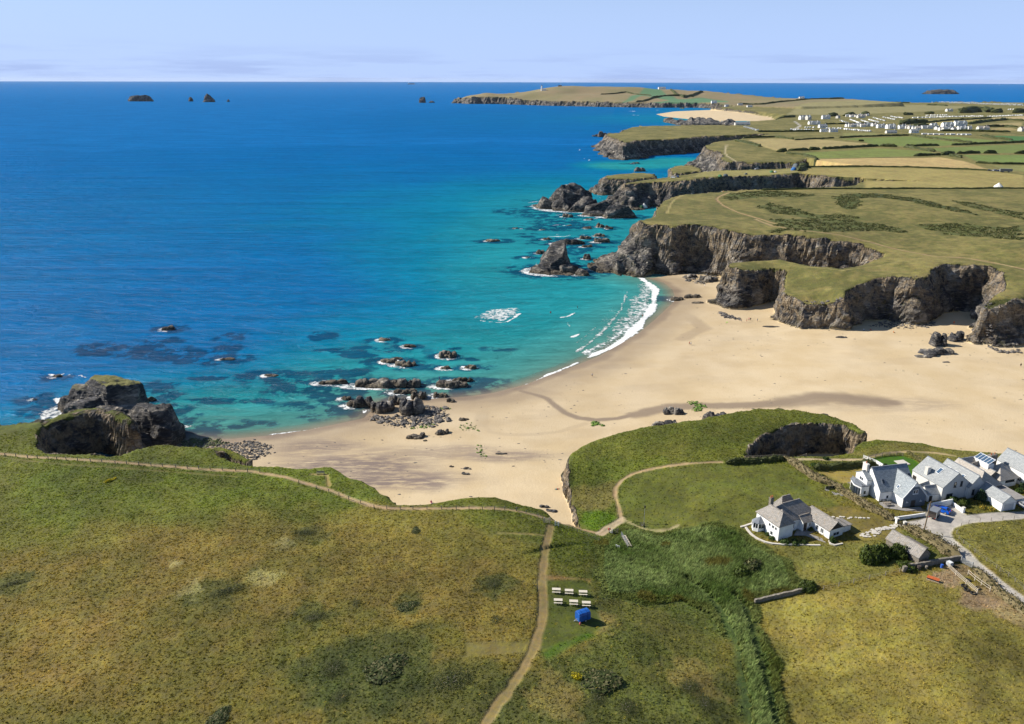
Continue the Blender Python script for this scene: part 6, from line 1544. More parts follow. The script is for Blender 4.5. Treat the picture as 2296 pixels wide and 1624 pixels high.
# sample the ground sheet itself so tufts take its colour and stand on it
rs = np.random.RandomState(99)
def pick(mask, n):
    w = (mask * RR ** 1.0 * np.gradient(rr)[:, None]).ravel()
    cs = np.cumsum(w); i = np.searchsorted(cs, rs.uniform(0, cs[-1], n)); i = np.clip(i, 0, len(cs) - 1)
    st = np.gradient(rr)[(i // nc)]
    jx = rs.uniform(-.5, .5, n); jy = rs.uniform(-.5, .5, n)
    fl = POS.reshape(-1, 3)[i]
    return i, fl[:, 0] + jx * st, fl[:, 1] + jy * st, fl[:, 2]
inview = (np.abs(np.degrees(AZ)) < 41)
gm = (sth & (RIM < -.4) & (ROCK < .3) & (PM < .25) & (RR < 275) & (RR > 78) & inview & (reedm < .4) & (spurm < .3) & (lawnm < .2)) * np.clip(RG - .22, 0, 1)
gm = gm * (roadm < .2)
i, gx, gy, gzz = pick(gm, 105000)
cc = C.reshape(-1, 3)[i] * (1 + .5 * rs.uniform(-1, 1, (len(i), 1))) * 1.4
hh = (.16 + .20 * rs.rand(len(i)) ** 2) * (.6 + .6 * RG.ravel()[i])
blades('rough_grass', gx, gy, gzz, hh, .34, 5, 5, MAT_BLADE, 'rough tussocky grass over the near fields', 'grass', cols=cc)
# reeds: dense, with the two ditches left open
DITCH1 = [tuple(on_fn(p[0], p[1], z_south)) for p in zc('Z7', [(1530, 440), (1640, 500), (1760, 620), (1840, 760), (1890, 900), (1920, 1050), (1960, 1250), (1990, 1461), (2100, 1900)])]
DITCH2 = [tuple(on_fn(p[0], p[1], z_south)) for p in zc('Z7', [(1880, 560), (1960, 640), (2020, 780), (2060, 950), (2110, 1150), (2150, 1300), (2190, 1461), (2290, 1900)])]
d1 = line_dist(GX.ravel(), GY.ravel(), DITCH1)[0].reshape(GX.shape); d2 = line_dist(GX.ravel(), GY.ravel(), DITCH2)[0].reshape(GX.shape)
rm = (reedm > .25 + .5 * (fbm2(GX, GY, 5, 2, seed=93) * .5 + .5)) * inview * sstep(.7, 1.7, np.minimum(d1, d2)) * (ROCK < .3) * (PM < .3)
i, gx, gy, gzz = pick(rm.astype(float), 24000)
rd = -poly_field(gx, gy, REED)[0]
ch_ = np.clip(.5 + .9 * fbm2(gx, gy, 7, 3, .55, seed=91), 0, 1)[:, None]
cc = (np.array([.10, .145, .048]) * (1 - ch_) + np.array([.24, .29, .13]) * ch_) * (1 + .35 * rs.uniform(-1, 1, (len(i), 1)))
brn = (fbm2(gx, gy, 9, 2, seed=92) > .45) & (d1.ravel()[i] > 6)
cc[brn] = np.array([.15, .145, .05])
edge_ = rd < 2.2
cc[edge_] = cc[edge_] * .5 + np.array([.13, .135, .04]) * .5
hh = np.interp(np.minimum(d1.ravel()[i], d2.ravel()[i]), [0, 1.5, 6], [1.2, 2.0, 1.7]) * (.8 + .4 * rs.rand(len(i)))
hh *= np.interp(rd + 1.2 * fbm2(gx, gy, 4, 2, seed=95), [-1, .5, 2.5, 7], [.22, .4, .7, 1.0])
hh *= np.where(gx < 45, np.interp(gx, [18, 45], [.5, 1.0]), 1.0)
blades('reed_bed', gx, gy, gzz, hh, .34, 6, 6, MAT_BLADE, 'tall blue green reeds filling the stream valley', 'reeds', (.35, -.12), cc)
# heath scrub on the north plateau
scr = ((C[..., 1] < .115) & (C[..., 0] < .105) & north_side & (LID == lid('north')) & (RIM < -1.5) & inview & (ROCK < .2)).astype(float)
scr = scr * (fbm2(GX, GY, 5, 2, .6, seed=94) > -.12)
i, gx, gy, gzz = pick(scr, 4200)
V0, F0 = leaf_cloud(26, 5, .55, .7, 5, .55)
s_ = rs.uniform(.5, 1.5, len(gx)); t_ = rs.uniform(0, 6.28, len(gx))
Vv = np.empty((len(gx), len(V0), 3)); cs, sn = np.cos(t_), np.sin(t_)
Vv[..., 0] = gx[:, None] + s_[:, None] * (V0[None, :, 0] * cs[:, None] - V0[None, :, 1] * sn[:, None])
Vv[..., 1] = gy[:, None] + s_[:, None] * (V0[None, :, 0] * sn[:, None] + V0[None, :, 1] * cs[:, None])
Vv[..., 2] = gzz[:, None] + s_[:, None] * .75 * V0[None, :, 2] - .05
o = link('heath_scrub', np_mesh('heath_scrub', Vv.reshape(-1, 3), np.arange(len(gx) * len(V0)).reshape(-1, 3)), ML['scrub']); tag(o, 'low dark gorse scrub over the north plateau', 'scrub', kind='stuff')
# yellow ragwort dots
fmk = (sth & (RIM < -3) & (RR < 240) & inview & (PM < .2) & (reedm < .5)) * (GX < 60) * np.clip(.35 + 1.2 * N20, 0, 1)
i, gx, gy, gzz = pick(fmk, 420)
V0, F0 = leaf_cloud(9, 8, .30, .5, 4, .5)
s_ = rs.uniform(.22, .5, len(gx))
Vv = V0[None] * s_[:, None, None] * np.array([1, 1, .5]) + np.stack([gx, gy, gzz + .38], 1)[:, None, :]
o = link('ragwort', np_mesh('ragwort', Vv.reshape(-1, 3), np.arange(len(gx) * len(V0)).reshape(-1, 3)), flat_mat('ragwort_yellow', (.62, .44, .02), .7)); tag(o, 'scattered yellow ragwort flowers in the field', 'flowers', kind='stuff')

# ------------------------------------------------------------------ hedges and banks
def hedge(name, pts, w, h, label, mat, group=None, cat='hedge', seed=0, leafy=0, step=None):
    """lumpy hedge along a line of ground points"""
    step = step or max(w * .6, .5)
    L = resample(pts, step); n = len(L); rs = np.random.RandomState(seed + 3)
    T_ = np.gradient(L[:, :2], axis=0); T_ /= np.linalg.norm(T_, axis=1, keepdims=True) + 1e-9; Nn = np.stack([-T_[:, 1], T_[:, 0]], 1)
    m = 9; V = []
    hv = h * (1 + .38 * fbm2(np.arange(n) * .31 + seed, np.zeros(n) + seed * 3.1, 1.0, 3)); wv = w * (1 + .3 * fbm2(np.arange(n) * .37, np.zeros(n) + 7.7 + seed, 1.0, 3))
    for i in range(n):
        e = .45 if i in (0, n - 1) else 1.0
        for j in range(m):
            a = math.pi * j / (m - 1); rr_ = 1 + .22 * rs.uniform(-1, 1)
            o_ = math.copysign(abs(math.cos(a)) ** .7, math.cos(a)) * wv[i] * .5 * rr_ * e
            V.append((L[i, 0] + Nn[i, 0] * o_ + rs.normal(0, .06 * w), L[i, 1] + Nn[i, 1] * o_ + rs.normal(0, .06 * w), L[i, 2] - .25 + (math.sin(a) ** .6) * hv[i] * rr_ * e + (.25 if 0 < j < m - 1 else 0)))
    F = [[i * m + j, i * m + j + 1, (i + 1) * m + j + 1, (i + 1) * m + j] for i in range(n - 1) for j in range(m - 1)]
    V = np.array(V); F = np.array(F)
    F3 = np.vstack([F[:, [0, 1, 2]], F[:, [0, 2, 3]]])
    if leafy:
        tot = (n - 1) * step; N = int(tot * leafy); k = rs.randint(0, len(V) - m, N)
        P = V[k] + rs.normal(0, .12 * w, (N, 3)); d = rs.normal(size=(N, 3)); d /= np.linalg.norm(d, axis=1, keepdims=True); t = np.cross(d, rs.normal(size=(N, 3))); t /= np.linalg.norm(t, axis=1, keepdims=True)
        s = (.13 + .12 * rs.rand(N, 1)) * max(1, h * .7)
        LV = np.stack([P - t * s, P + t * s, P + np.cross(d, t) * s * 1.6], 1).reshape(-1, 3)
        F3 = np.vstack([F3, np.arange(3 * N).reshape(-1, 3) + len(V)]); V = np.vstack([V, LV])
    o = link(name, np_mesh(name, V, F3), mat); return tag(o, label, cat, group)
hedge('hedge_bank', PS('Z2', [(430, 150), (520, 215), (640, 300), (800, 372), (900, 440), (1050, 535), (1200, 605), (1270, 650)]), 2.2, 1.2, 'overgrown stone hedge bank between the meadow and the blue slate house', ML['bank'], cat='hedge', seed=1, leafy=70)
hedge('hedge_bank', PS('Z2', [(-40, 200), (100, 190), (250, 178), (420, 160)]), 1.4, 1.3, 'dark hedge along the top of the meadow beside the path', ML['hedge'], seed=2, leafy=30)
hedge('garden_hedge', PS('Z2', [(650, 240), (800, 228), (950, 215), (1130, 205)]), 1.8, 1.5, 'flowering dark hedge behind the dry lawn', ML['hedge'], seed=3, leafy=34)
hedge('hedge_bank', PS('Z2', [(1350, 690), (1500, 765), (1650, 852), (1790, 945)]), 3.6, 1.3, 'scrubby flowering bank between the lane and the barn', ML['bank'], seed=4, leafy=110)
hedge('hedge_bank', PS('Z2', [(1900, 1030), (2000, 1110), (2110, 1215), (2200, 1285), (2296, 1350), (2420, 1450)]), 2.2, 1.0, 'scrubby stone bank along the lower lane', ML['bank'], seed=5, leafy=60)
hedge('hedge_bank', PS('Z2', [(1380, 110), (1440, 150), (1510, 205)]), .8, .8, 'planted border along the right of the lawn', ML['bank'], seed=6, leafy=20)

def stone_wall(name, pts, h, w, label, mat, cap=None, seed=0):
    L = resample(pts, .5); n = len(L); rs = np.random.RandomState(seed)
    T_ = np.gradient(L[:, :2], axis=0); T_ /= np.linalg.norm(T_, axis=1, keepdims=True); Nn = np.stack([-T_[:, 1], T_[:, 0]], 1)
    V = []; F = []
    j = .06 if mat is M['stone'] else 0.0
    for i in range(n):
        hh_ = h + j * 1.5 * rs.uniform(-1, 1)
        for s, zz in ((-1, -.3), (-1, hh_), (1, hh_), (1, -.3)):
            V.append((L[i, 0] + Nn[i, 0] * s * w / 2 + j * rs.uniform(-1, 1), L[i, 1] + Nn[i, 1] * s * w / 2 + j * rs.uniform(-1, 1), L[i, 2] + zz))
    for i in range(n - 1):
        for k in range(3): F.append([i * 4 + k, i * 4 + k + 1, i * 4 + k + 5, i * 4 + k + 4])
    F.append([0, 1, 2, 3]); o_ = (n - 1) * 4; F.append([o_ + 3, o_ + 2, o_ + 1, o_])
    o = link(name, np_mesh(name, np.array(V), np.array(F)), mat); return tag(o, label, 'wall')
stone_wall('stone_wall', PS('Z2', [(180, 1298), (300, 1268), (450, 1232), (615, 1195)]), 1.0, .5, 'grey stone wall between the reeds and the golden field', M['stone'], seed=1)
stone_wall('stone_wall', PS('Z5', [(880, 588), (1000, 580), (1150, 545), (1270, 520), (1400, 498), (1530, 478)]), 1.3, .5, 'ruined stone wall in front of the barn', M['stone'], seed=2)
o = stone_wall('gate_pillar', PS('Z5', [(825, 625), (868, 618)]), 1.4, .7, 'square stone pillar at the end of the ruined wall', M['stone'], seed=3)
stone_wall('white_wall', PS('Z3', [(732, 848), (900, 825), (1095, 797)]), .95, .3, 'low white wall left of the horse trailer', M['white'], seed=4)
stone_wall('white_wall', PS('Z3', [(1140, 712), (1280, 690), (1420, 664)]), 1.7, .3, 'white wall behind the blue car', M['white'], seed=5)
stone_wall('white_wall', PS('Z3', [(1424, 664), (1480, 705), (1545, 752)]), .95, .3, 'low white wall to the right of the blue car', M['white'], seed=6)
stone_wall('white_wall', PS('Z2', [(1140, 200), (1185, 228)]), 1.1, .3, 'short white wall between the lawn and blue slate house', M['white'], seed=7)
stone_wall('stone_kerb', PS('Z4', [(150, 650), (190, 705), (240, 765), (310, 825), (390, 870), (500, 915), (620, 942), (800, 957), (1000, 957), (1180, 958), (1330, 966), (1480, 968)]), .28, .5, 'pale stone edging curving round the front of the cottage garden', M['slab'], seed=8)
stone_wall('stone_kerb', PS('Z4', [(60, 642), (120, 630), (200, 600), (290, 572)]), .28, .5, 'pale stone edging running left from the cottage bay window', M['slab'], seed=9)
stone_wall('stone_kerb', PS('Z4', [(1640, 880), (1660, 940), (1740, 965), (1880, 938)]), .28, .4, 'pale stone edging at the corner of the cottage right wing', M['slab'], seed=10)
for k_, x, y, lab in [('Z3', 758, 885, 'white gate pillar at the cottage side of the gate'), ('Z3', 850, 925, 'white gate pillar at the lane side of the gate'), ('Z3', 1555, 755, 'white pillar at the end of the low drive wall'), ('Z3', 1142, 722, 'white pillar at the start of the wall behind the car')]:
    p = PB(k_, x, y); e = empty('gate_pillar', (p[0], p[1], p[2] - .1), R(15), lab, 'pillar')
    MB().box(-.3, .3, -.3, .3, 0, 1.45).build('shaft', M['white'], e); MB().box(-.36, .36, -.36, .36, 1.452, 1.6).build('capstone', M['cream'], e)
# flagstones
def flags(label, key, pts, n, seed, smax=.9):
    rs = np.random.RandomState(seed); Q = PS(key, pts); A = np.array([q[:2] for q in Q])
    e = empty('flagstone_path', tuple(Q[0]), 0, label, 'path')
    xs = []
    while len(xs) < n:
        x = rs.uniform(A[:, 0].min(), A[:, 0].max()); y = rs.uniform(A[:, 1].min(), A[:, 1].max())
        if poly_field(np.array([x]), np.array([y]), [tuple(a) for a in A])[0][0] < 0 and all((x - a) ** 2 + (y - b) ** 2 > .55 for a, b in xs): xs.append((x, y))
        elif rs.rand() < .002: break
    hz = ground(np.array([a for a, _ in xs]), np.array([b for _, b in xs]))[0]
    for (x, y), z in zip(xs, hz):
        k = rs.randint(4, 7); r = rs.uniform(.3, smax * .62)
        ang = np.sort(rs.uniform(0, 6.28, k)); ang = np.linspace(0, 6.28, k, endpoint=False) + rs.uniform(-.3, .3, k)
        pts_ = [(x - Q[0][0] + r * 1.3 * math.cos(a), y - Q[0][1] + r * math.sin(a), z - Q[0][2] - .1) for a in ang]
        MB().prism(pts_, (0, 0, .26)).build('flagstone', M['slab'], e)
flags('broken flagstones leading from the cottage lawn to the white gate', 'Z5', [(310, 175), (420, 120), (560, 95), (780, 48), (830, 75), (640, 125), (520, 165), (480, 210), (360, 205)], 52, 4)
flags('thin line of pale flagstones across the cottage back lawn', 'Z2', [(795, 612), (950, 618), (1085, 626), (1085, 634), (950, 630), (800, 624)], 14, 5, .7)
e = empty('lawn_slab', tuple(PB('Z2', 1338, 190)), R(14), 'square pale slab set in the bright green lawn', 'paving'); MB().box(-1.6, 1.6, -1.5, 1.5, -.1, .16).build('slab', M['slab'], e)

# wrack and pebbles dotted over the sand
smk = ((SAND > 0) & (H > .5) & inview & (RR < 480)).astype(float) * np.clip(.15 + .9 * N20, 0, 1)
i, gx, gy, gzz = pick(smk, 900)
V0, F0 = ico(1); s_ = .10 + .32 * rs.rand(len(gx)) ** 4
Vv = V0[None] * (s_[:, None, None] * np.array([1.5, .8, .25])) * (1 + .4 * rs.uniform(-1, 1, (len(gx), len(V0), 1))) + np.stack([gx, gy, gzz + .01], 1)[:, None, :]
o = link('beach_wrack', np_mesh('beach_wrack', Vv.reshape(-1, 3), (F0[None] + (np.arange(len(gx)) * len(V0))[:, None, None]).reshape(-1, 3)), MAT_BOULDER); tag(o, 'scattered dark wrack and pebbles on the sand', 'wrack', kind='stuff')
# ------------------------------------------------------------------ fences
def fence(name, pts, label, post_h=1.15, mat=None, rails=(), wires=(.5, 1.0), pw=.13, cat='fence', rail_mat=None, rt=(.05, .13)):
    mat = mat or M['wood']
    p0 = pts[0]; e = empty(name, tuple(p0), 0, label, cat)
    me = MB().box(-pw / 2, pw / 2, -pw / 2, pw / 2, -.25, post_h).mesh('post'); me.materials.append(mat)
    for p in pts:
        o = link('post', me, None, e, (p[0] - p0[0], p[1] - p0[1], p[2] - p0[2]))
    for k, zz in enumerate(rails):
        for a, b in zip(pts[:-1], pts[1:]):
            MB().bar((a[0] - p0[0], a[1] - p0[1], a[2] - p0[2] + zz), (b[0] - p0[0], b[1] - p0[1], b[2] - p0[2] + zz), *rt).build('rail', rail_mat or mat, e)
    if wires:
        w = MB()
        for zz in wires:
            for a, b in zip(pts[:-1], pts[1:]):
                w.bar((a[0] - p0[0], a[1] - p0[1], a[2] - p0[2] + zz), (b[0] - p0[0], b[1] - p0[1], b[2] - p0[2] + zz), .015)
        w.build('wire', M['metal'], e)
    return e
fence('post_fence', PS('ZL', [(-60, 1170), (42, 1172), (127, 1176), (217, 1183), (294, 1188), (380, 1196), (447, 1198), (520, 1202), (610, 1207), (710, 1212), (800, 1216), (905, 1230), (995, 1232), (1090, 1236), (1185, 1242), (1275, 1248), (1380, 1257), (1470, 1262), (1560, 1268), (1650, 1272), (1745, 1277), (1850, 1284), (1943, 1290), (2040, 1296)]),
      'wooden post and wire fence along the coast path at left', 1.1, pw=.16)
fence('post_fence', PS('ZM', [(50, 1385), (187, 1432), (285, 1455), (365, 1482), (440, 1508), (535, 1540), (640, 1582), (740, 1584), (845, 1584), (945, 1586), (1055, 1586), (1170, 1586), (1285, 1588), (1385, 1588), (1490, 1590), (1585, 1590), (1665, 1594), (1757, 1600)]),
      'wooden post and wire fence along the coast path above the sand', 1.1, pw=.16)
fence('post_fence', PS('Z6', [(180, 260), (265, 285), (375, 322), (425, 368)]), 'short run of fence posts left of the field gate', 1.1, pw=.14)
fence('post_fence', PS('Z6', [(580, 398), (660, 430), (740, 460), (845, 500), (940, 545)]), 'short run of fence posts right of the small gate', 1.1, pw=.14)
fence('field_fence', PS('Z2', [(722, 1190), (842, 1162), (958, 1135), (1080, 1105), (1207, 1078), (1320, 1050)]), 'post and wire fence between the rough grass and golden field', 1.2, pw=.13)
fence('field_fence', PS('Z5', [(1478, 165), (1508, 232), (1562, 282), (1630, 336), (1700, 392), (1840, 492), (1962, 578), (2005, 612), (2107, 672), (2187, 742), (2290, 830)]), 'thin post fence along the right of the lane', 1.1, pw=.10)
fence('field_fence', PS('Z3', [(1478, 1010), (1535, 922), (1625, 890), (1760, 868), (1895, 858), (2035, 846), (2172, 836), (2300, 830)]), 'thin post fence round the top of the field beside the lane', 1.0, pw=.09)
fence('rail_fence', PS('Z2', [(110, 155), (150, 153), (230, 149), (320, 143), (375, 140), (420, 136), (460, 132), (500, 128), (545, 127), (588, 133)]), 'wooden rail fence at the edge of the dark cove', 1.15, M['wood'], (.5, .85, 1.1), (), .14)
fence('rail_fence', PS('Z2', [(1070, 157), (1130, 147), (1180, 137), (1240, 130), (1295, 127), (1345, 135)]), 'grey wooden rail fence round the far side of the lawn', 1.1, M['wood'], (.35, .7, 1.0), (), .16)
fence('white_fence', PS('Z2', [(1035, 152), (1070, 168), (1105, 182), (1138, 196)]), 'white painted rail fence at the left of the lawn', 1.1, M['frame'], (.25, .5, .75, 1.0), (), .14)
fence('cattle_race', PS('Z5', [(1380, 580), (1470, 665), (1595, 770), (1728, 880)]), 'wooden rail fence of the cattle race nearest the field', 1.3, M['palewood'], (.45, .85, 1.2), (), .15, rt=(.05, .10))
fence('cattle_race', PS('Z5', [(1620, 650), (1700, 720), (1780, 780), (1885, 852)]), 'wooden rail fence of the cattle race nearest the lane', 1.25, M['palewood'], (.6, 1.15), (), .14, rt=(.05, .10))
fence('hurdle', PS('ZB', [(800, 1330), (850, 1352), (900, 1370)]), 'short white rail hurdle standing in the reeds', 1.0, M['frame'], (.35, .65, .95), (), .1)

def gate(p, q, h, label, mat, bars=5, brace=True, group=None):
    e = empty('field_gate', tuple(p), 0, label, 'gate', group)
    d = np.array(q) - np.array(p)
    for s in (0, 1): MB().box(-.1, .1, -.1, .1, -.2, h + .2).build('gate_post', mat, e, loc=tuple(d * s))
    for i in range(bars):
        z = .15 + (h - .2) * i / (bars - 1)
        MB().bar((d[0] * .04, d[1] * .04, z + d[2] * .04), (d[0] * .96, d[1] * .96, z + d[2] * .96), .05, .09).build('bar', mat, e)
    if brace: MB().bar((d[0] * .05, d[1] * .05, .18), (d[0] * .95, d[1] * .95, h - .08), .03, .08).build('brace', mat, e)
    return e
Q = PS('Z6', [(434, 368), (486, 374), (535, 395), (567, 400)])
gate(Q[0], Q[1], 1.35, 'pale five barred gate at the top of the track', M['palewood'])
gate(Q[2], Q[3], 1.2, 'small white gate just right of the pale five barred gate', M['frame'], 4, False)
Q = PS('Z5', [(1535, 505), (1668, 572)]); gate(Q[0], Q[1], 1.4, 'long galvanised steel field gate by the lane', M['metal'], 6)
Q = PS('Z3', [(768, 892), (838, 920)]); gate(Q[0], Q[1], 1.1, 'dark timber gate between the white pillars', M['dark'], 5)
Q = PS('ZB', [(720, 960), (855, 945)]); gate(Q[0], Q[1], 1.25, 'dark kissing gate at the foot of the beach path', M['oldwood'], 4)
Q = PS('ZB', [(630, 905), (715, 955)]); gate(Q[0], Q[1], 1.1, 'white rail beside the dark kissing gate', M['frame'], 3, False)
p = PB('ZB', 622, 925); e = empty('lifebuoy_post', tuple(p), R(20), 'red lifebuoy on a post beside the beach path', 'lifebuoy')
MB().box(-.05, .05, -.05, .05, -.1, 1.5).build('post', M['wood'], e); MB().ring((0, -.12, 1.15), .32, .10, axis='y').build('ring', M['red'], e)
# footbridge
Q = PS('ZB', [(1000, 1100), (1170, 1370)]); a, b = Q; L = float(np.linalg.norm(b[:2] - a[:2])); an = math.atan2(b[1] - a[1], b[0] - a[0]); zb_ = max(a[2], b[2]) + .9
e = empty('footbridge', (a[0], a[1], zb_), an, 'narrow wooden footbridge with one handrail in the reeds', 'bridge')
for i in range(int(L / .3)): MB().box(i * .3, i * .3 + .27, -.55, .55, 0, .06).build('plank', M['palewood'], e)
for y in (-.45, .45): MB().box(-.1, L, y - .07, y + .07, -.2, -.005).build('beam', M['oldwood'], e)
for i in range(6): MB().box(i * L / 5 - .05, i * L / 5 + .05, -.66, -.56, -.9, 1.1).build('post', M['lead'], e)
for z in (.55, 1.05): MB().box(-.05, L + .05, -.65, -.57, z, z + .1).build('handrail', M['lead'], e)
# stile with tall post
p = PB('ZB', 1535, 720); e = empty('marker_pole', tuple(p), 0, 'tall thin grey pole with a dark box on top, by the stile', 'pole')
MB().cyl((0, 0, -.2), (0, 0, 5.4), .07, .06, 8).build('shaft', M['metal'], e); MB().box(-.18, .18, -.15, .15, 5.0, 5.6).build('box', M['dark'], e)
p = PB('ZB', 1490, 770); e = empty('stile', tuple(p), R(-10), 'dark wooden stile at the foot of the thin pole', 'stile')
for x in (-.6, .6): MB().box(x - .06, x + .06, -.06, .06, -.1, 1.2).build('post', M['oldwood'], e)
for z in (.3, .65, 1.0): MB().box(-.6, .6, -.03, .03, z, z + .12).build('rail', M['oldwood'], e)
MB().box(-.2, .2, -.5, .5, .45, .52).build('step', M['oldwood'], e)
# bench on the cliff
p = PB('ZM', 220, 1312); e = empty('bench', tuple(p), R(4), 'weathered wooden bench looking over the beach', 'bench')
MB().box(-1.1, 1.1, -.22, .22, .42, .48).build('seat', M['wood'], e); MB().box(-1.1, 1.1, .2, .26, .6, .95).build('backrest', M['wood'], e)
for x in (-.95, .95): MB().box(x - .05, x + .05, -.2, .26, -.1, .95 if False else .42).box(x - .05, x + .05, .19, .27, .42, .95).build('leg', M['wood'], e)

# ------------------------------------------------------------------ picnic tables
def picnic(p, rz, label, mat, group):
    e = empty('picnic_table', tuple(p), rz, label, 'table', group)
    return e
tb = {}
for i in range(5): tb.setdefault('top', []).append(MB().box(-.93, .93, -.40 + i * .162, -.40 + i * .162 + .148, .72, .77).mesh('plank'))
tb['seat'] = [MB().box(-.93, .93, s * .72 - .13, s * .72 + .13, .43, .475).mesh('seat') for s in (-1, 1)]
tb['frame'] = [MB().bar((x, -.72, 0), (x, -.25, .72), .06, .1).bar((x, .72, 0), (x, .25, .72), .06, .1).bar((x, -.8, .40), (x, .8, .40), .06, .1).bar((x, -.38, .69), (x, .38, .69), .06, .08).mesh('frame') for x in (-.7, .7)]
def make_table(p, rz, label, mat, group):
    e = empty('picnic_table', (p[0], p[1], p[2] + .05), rz, label, 'table', group)
    top = link('tabletop', tb['top'][2], mat, e)
    for i in (0, 1, 3, 4): link('plank', tb['top'][i], mat, top)
    for m in tb['seat']: link('seat', m, mat, e)
    for m in tb['frame']: link('frame', m, mat, e)
M['tablewood'] = flat_mat('bleached_table_wood', (.60, .55, .46), .8, .2, var=.1, scale=5)
for (x, y, lab) in [(545, 1012, 'picnic table, left of the back row on the mown patch'), (663, 1022, 'picnic table, middle of the back row on the mown patch'), (792, 1034, 'picnic table, right of the back row on the mown patch'),
                    (562, 1112, 'picnic table, left of the front row near the blue trailer'), (705, 1122, 'picnic table, middle of the front row near the blue trailer'), (822, 1134, 'picnic table, right of the front row near the blue trailer')]:
    make_table(PB('Z6', x, y), R(-3), lab, M['tablewood'], 'picnic tables in two rows of three')
p = PB('Z3', 640, 668); 
for m in tb['top'] + tb['seat'] + tb['frame']: pass
def table_copy(p, rz, label, mat):
    e = empty('picnic_table', (p[0], p[1], p[2]), rz, label, 'table')
    t = MB().box(-.93, .93, -.40, .40, .72, .77).build('tabletop', mat, e)
    for s in (-1, 1): MB().box(-.93, .93, s * .72 - .13, s * .72 + .13, .43, .475).build('seat', mat, e)
    for x in (-.7, .7): MB().bar((x, -.72, 0), (x, -.25, .72), .06, .1).bar((x, .72, 0), (x, .25, .72), .06, .1).bar((x, -.8, .40), (x, .8, .40), .06, .1).build('frame', mat, e)
table_copy((p[0], p[1], 12.77), R(5), 'grey picnic table on the terrace before the blue slate house', M['wood'])
p = PB('Z3', 215, 415); table_copy((p[0], p[1], 12.83), R(20), 'grey picnic table on the terrace with the glass balustrade', M['wood'])
p = PB('Z3', 600, 615); e = empty('garden_bench', (p[0], p[1], 12.77), R(10), 'dark garden bench against the blue slate house', 'bench')
MB().box(-.7, .7, -.25, .25, .4, .46).build('seat', M['oldwood'], e); MB().box(-.7, .7, .22, .28, .46, .9).build('backrest', M['oldwood'], e)
for x in (-.62, .62): MB().box(x - .04, x + .04, -.22, .22, 0, .4).build('leg', M['oldwood'], e)

# ------------------------------------------------------------------ trailers and cars
def wheel(e, x, y, r, w=.2, rim=None):
    o = MB().cyl((x, y - w / 2, r), (x, y + w / 2, r), r, n=18).build('wheel', M['black'], e)
    s = 1 if y > 0 else -1
    MB().cyl((x, y + s * w / 2, r), (x, y + s * (w / 2 + .02), r), r * .62, n=14).build('rim', rim or M['metal'], o)
    return o
p = PB('Z6', 775, 1290); e = empty('covered_trailer', (15.0, 141.3, 11.1), R(27), 'bright blue tarpaulin covered trailer below the picnic tables', 'trailer')
body = [(-1.35, -.95, .35), (1.35, -.95, .35), (1.35, -.95, 1.95), (1.1, -.95, 2.1), (-1.15, -.95, 2.1), (-1.35, -.95, 1.95)]
sec = [(-.95, .32), (-.97, 1.7), (-.72, 2.15), (0, 2.3), (.72, 2.15), (.97, 1.7), (.95, .32)]
b = MB(); n_ = len(sec); xs = (-1.4, -1.3, -.5, .5, 1.25, 1.42); sc = (.9, 1.0, 1.01, 1.0, 1.0, .88)
for x, k in zip(xs, sc):
    for (y, z) in sec: b.v.append((x, y * k, .32 + (z - .32) * (k if z > .5 else 1)))
for i in range(len(xs) - 1):
    for j in range(n_ - 1): b.f.append([i * n_ + j, i * n_ + j + 1, (i + 1) * n_ + j + 1, (i + 1) * n_ + j])
b.f.append(list(range(n_))); b.f.append([(len(xs) - 1) * n_ + j for j in range(n_)][::-1])
b.build('cover', M['bluetarp'], e)
M['strap'] = flat_mat('dark_blue_strap', (.004, .03, .14), .5)
for x in (-.6, .55):
    s = MB()
    for (y0, z0), (y1, z1) in zip(sec[:-1], sec[1:]): s.bar((x, y0 * 1.012, z0 + .01), (x, y1 * 1.012, z1 + .01), .07, .02)
    s.build('strap', M['strap'], e)
wheel(e, .1, -.92, .3); wheel(e, .1, .92, .3)
MB().bar((-1.35, -.35, .38), (-2.2, 0, .4), .08).bar((-1.35, .35, .38), (-2.2, 0, .4), .08).cyl((-2.1, 0, 0), (-2.1, 0, .45), .05).build('drawbar', M['metal'], e)
p = PB('Z6', 765, 1312); e = empty('gas_bottle', tuple(p), 0, 'small faded red gas bottle at the corner of the blue trailer', 'gas bottle')
MB().cyl((0, 0, 0), (0, 0, .5), .18, n=14).cyl((0, 0, .5), (0, 0, .62), .18, .07, 14).build('cylinder', M['pink'], e, smooth=True); MB().cyl((0, 0, .62), (0, 0, .72), .06, n=8).build('valve', M['metal'], e)

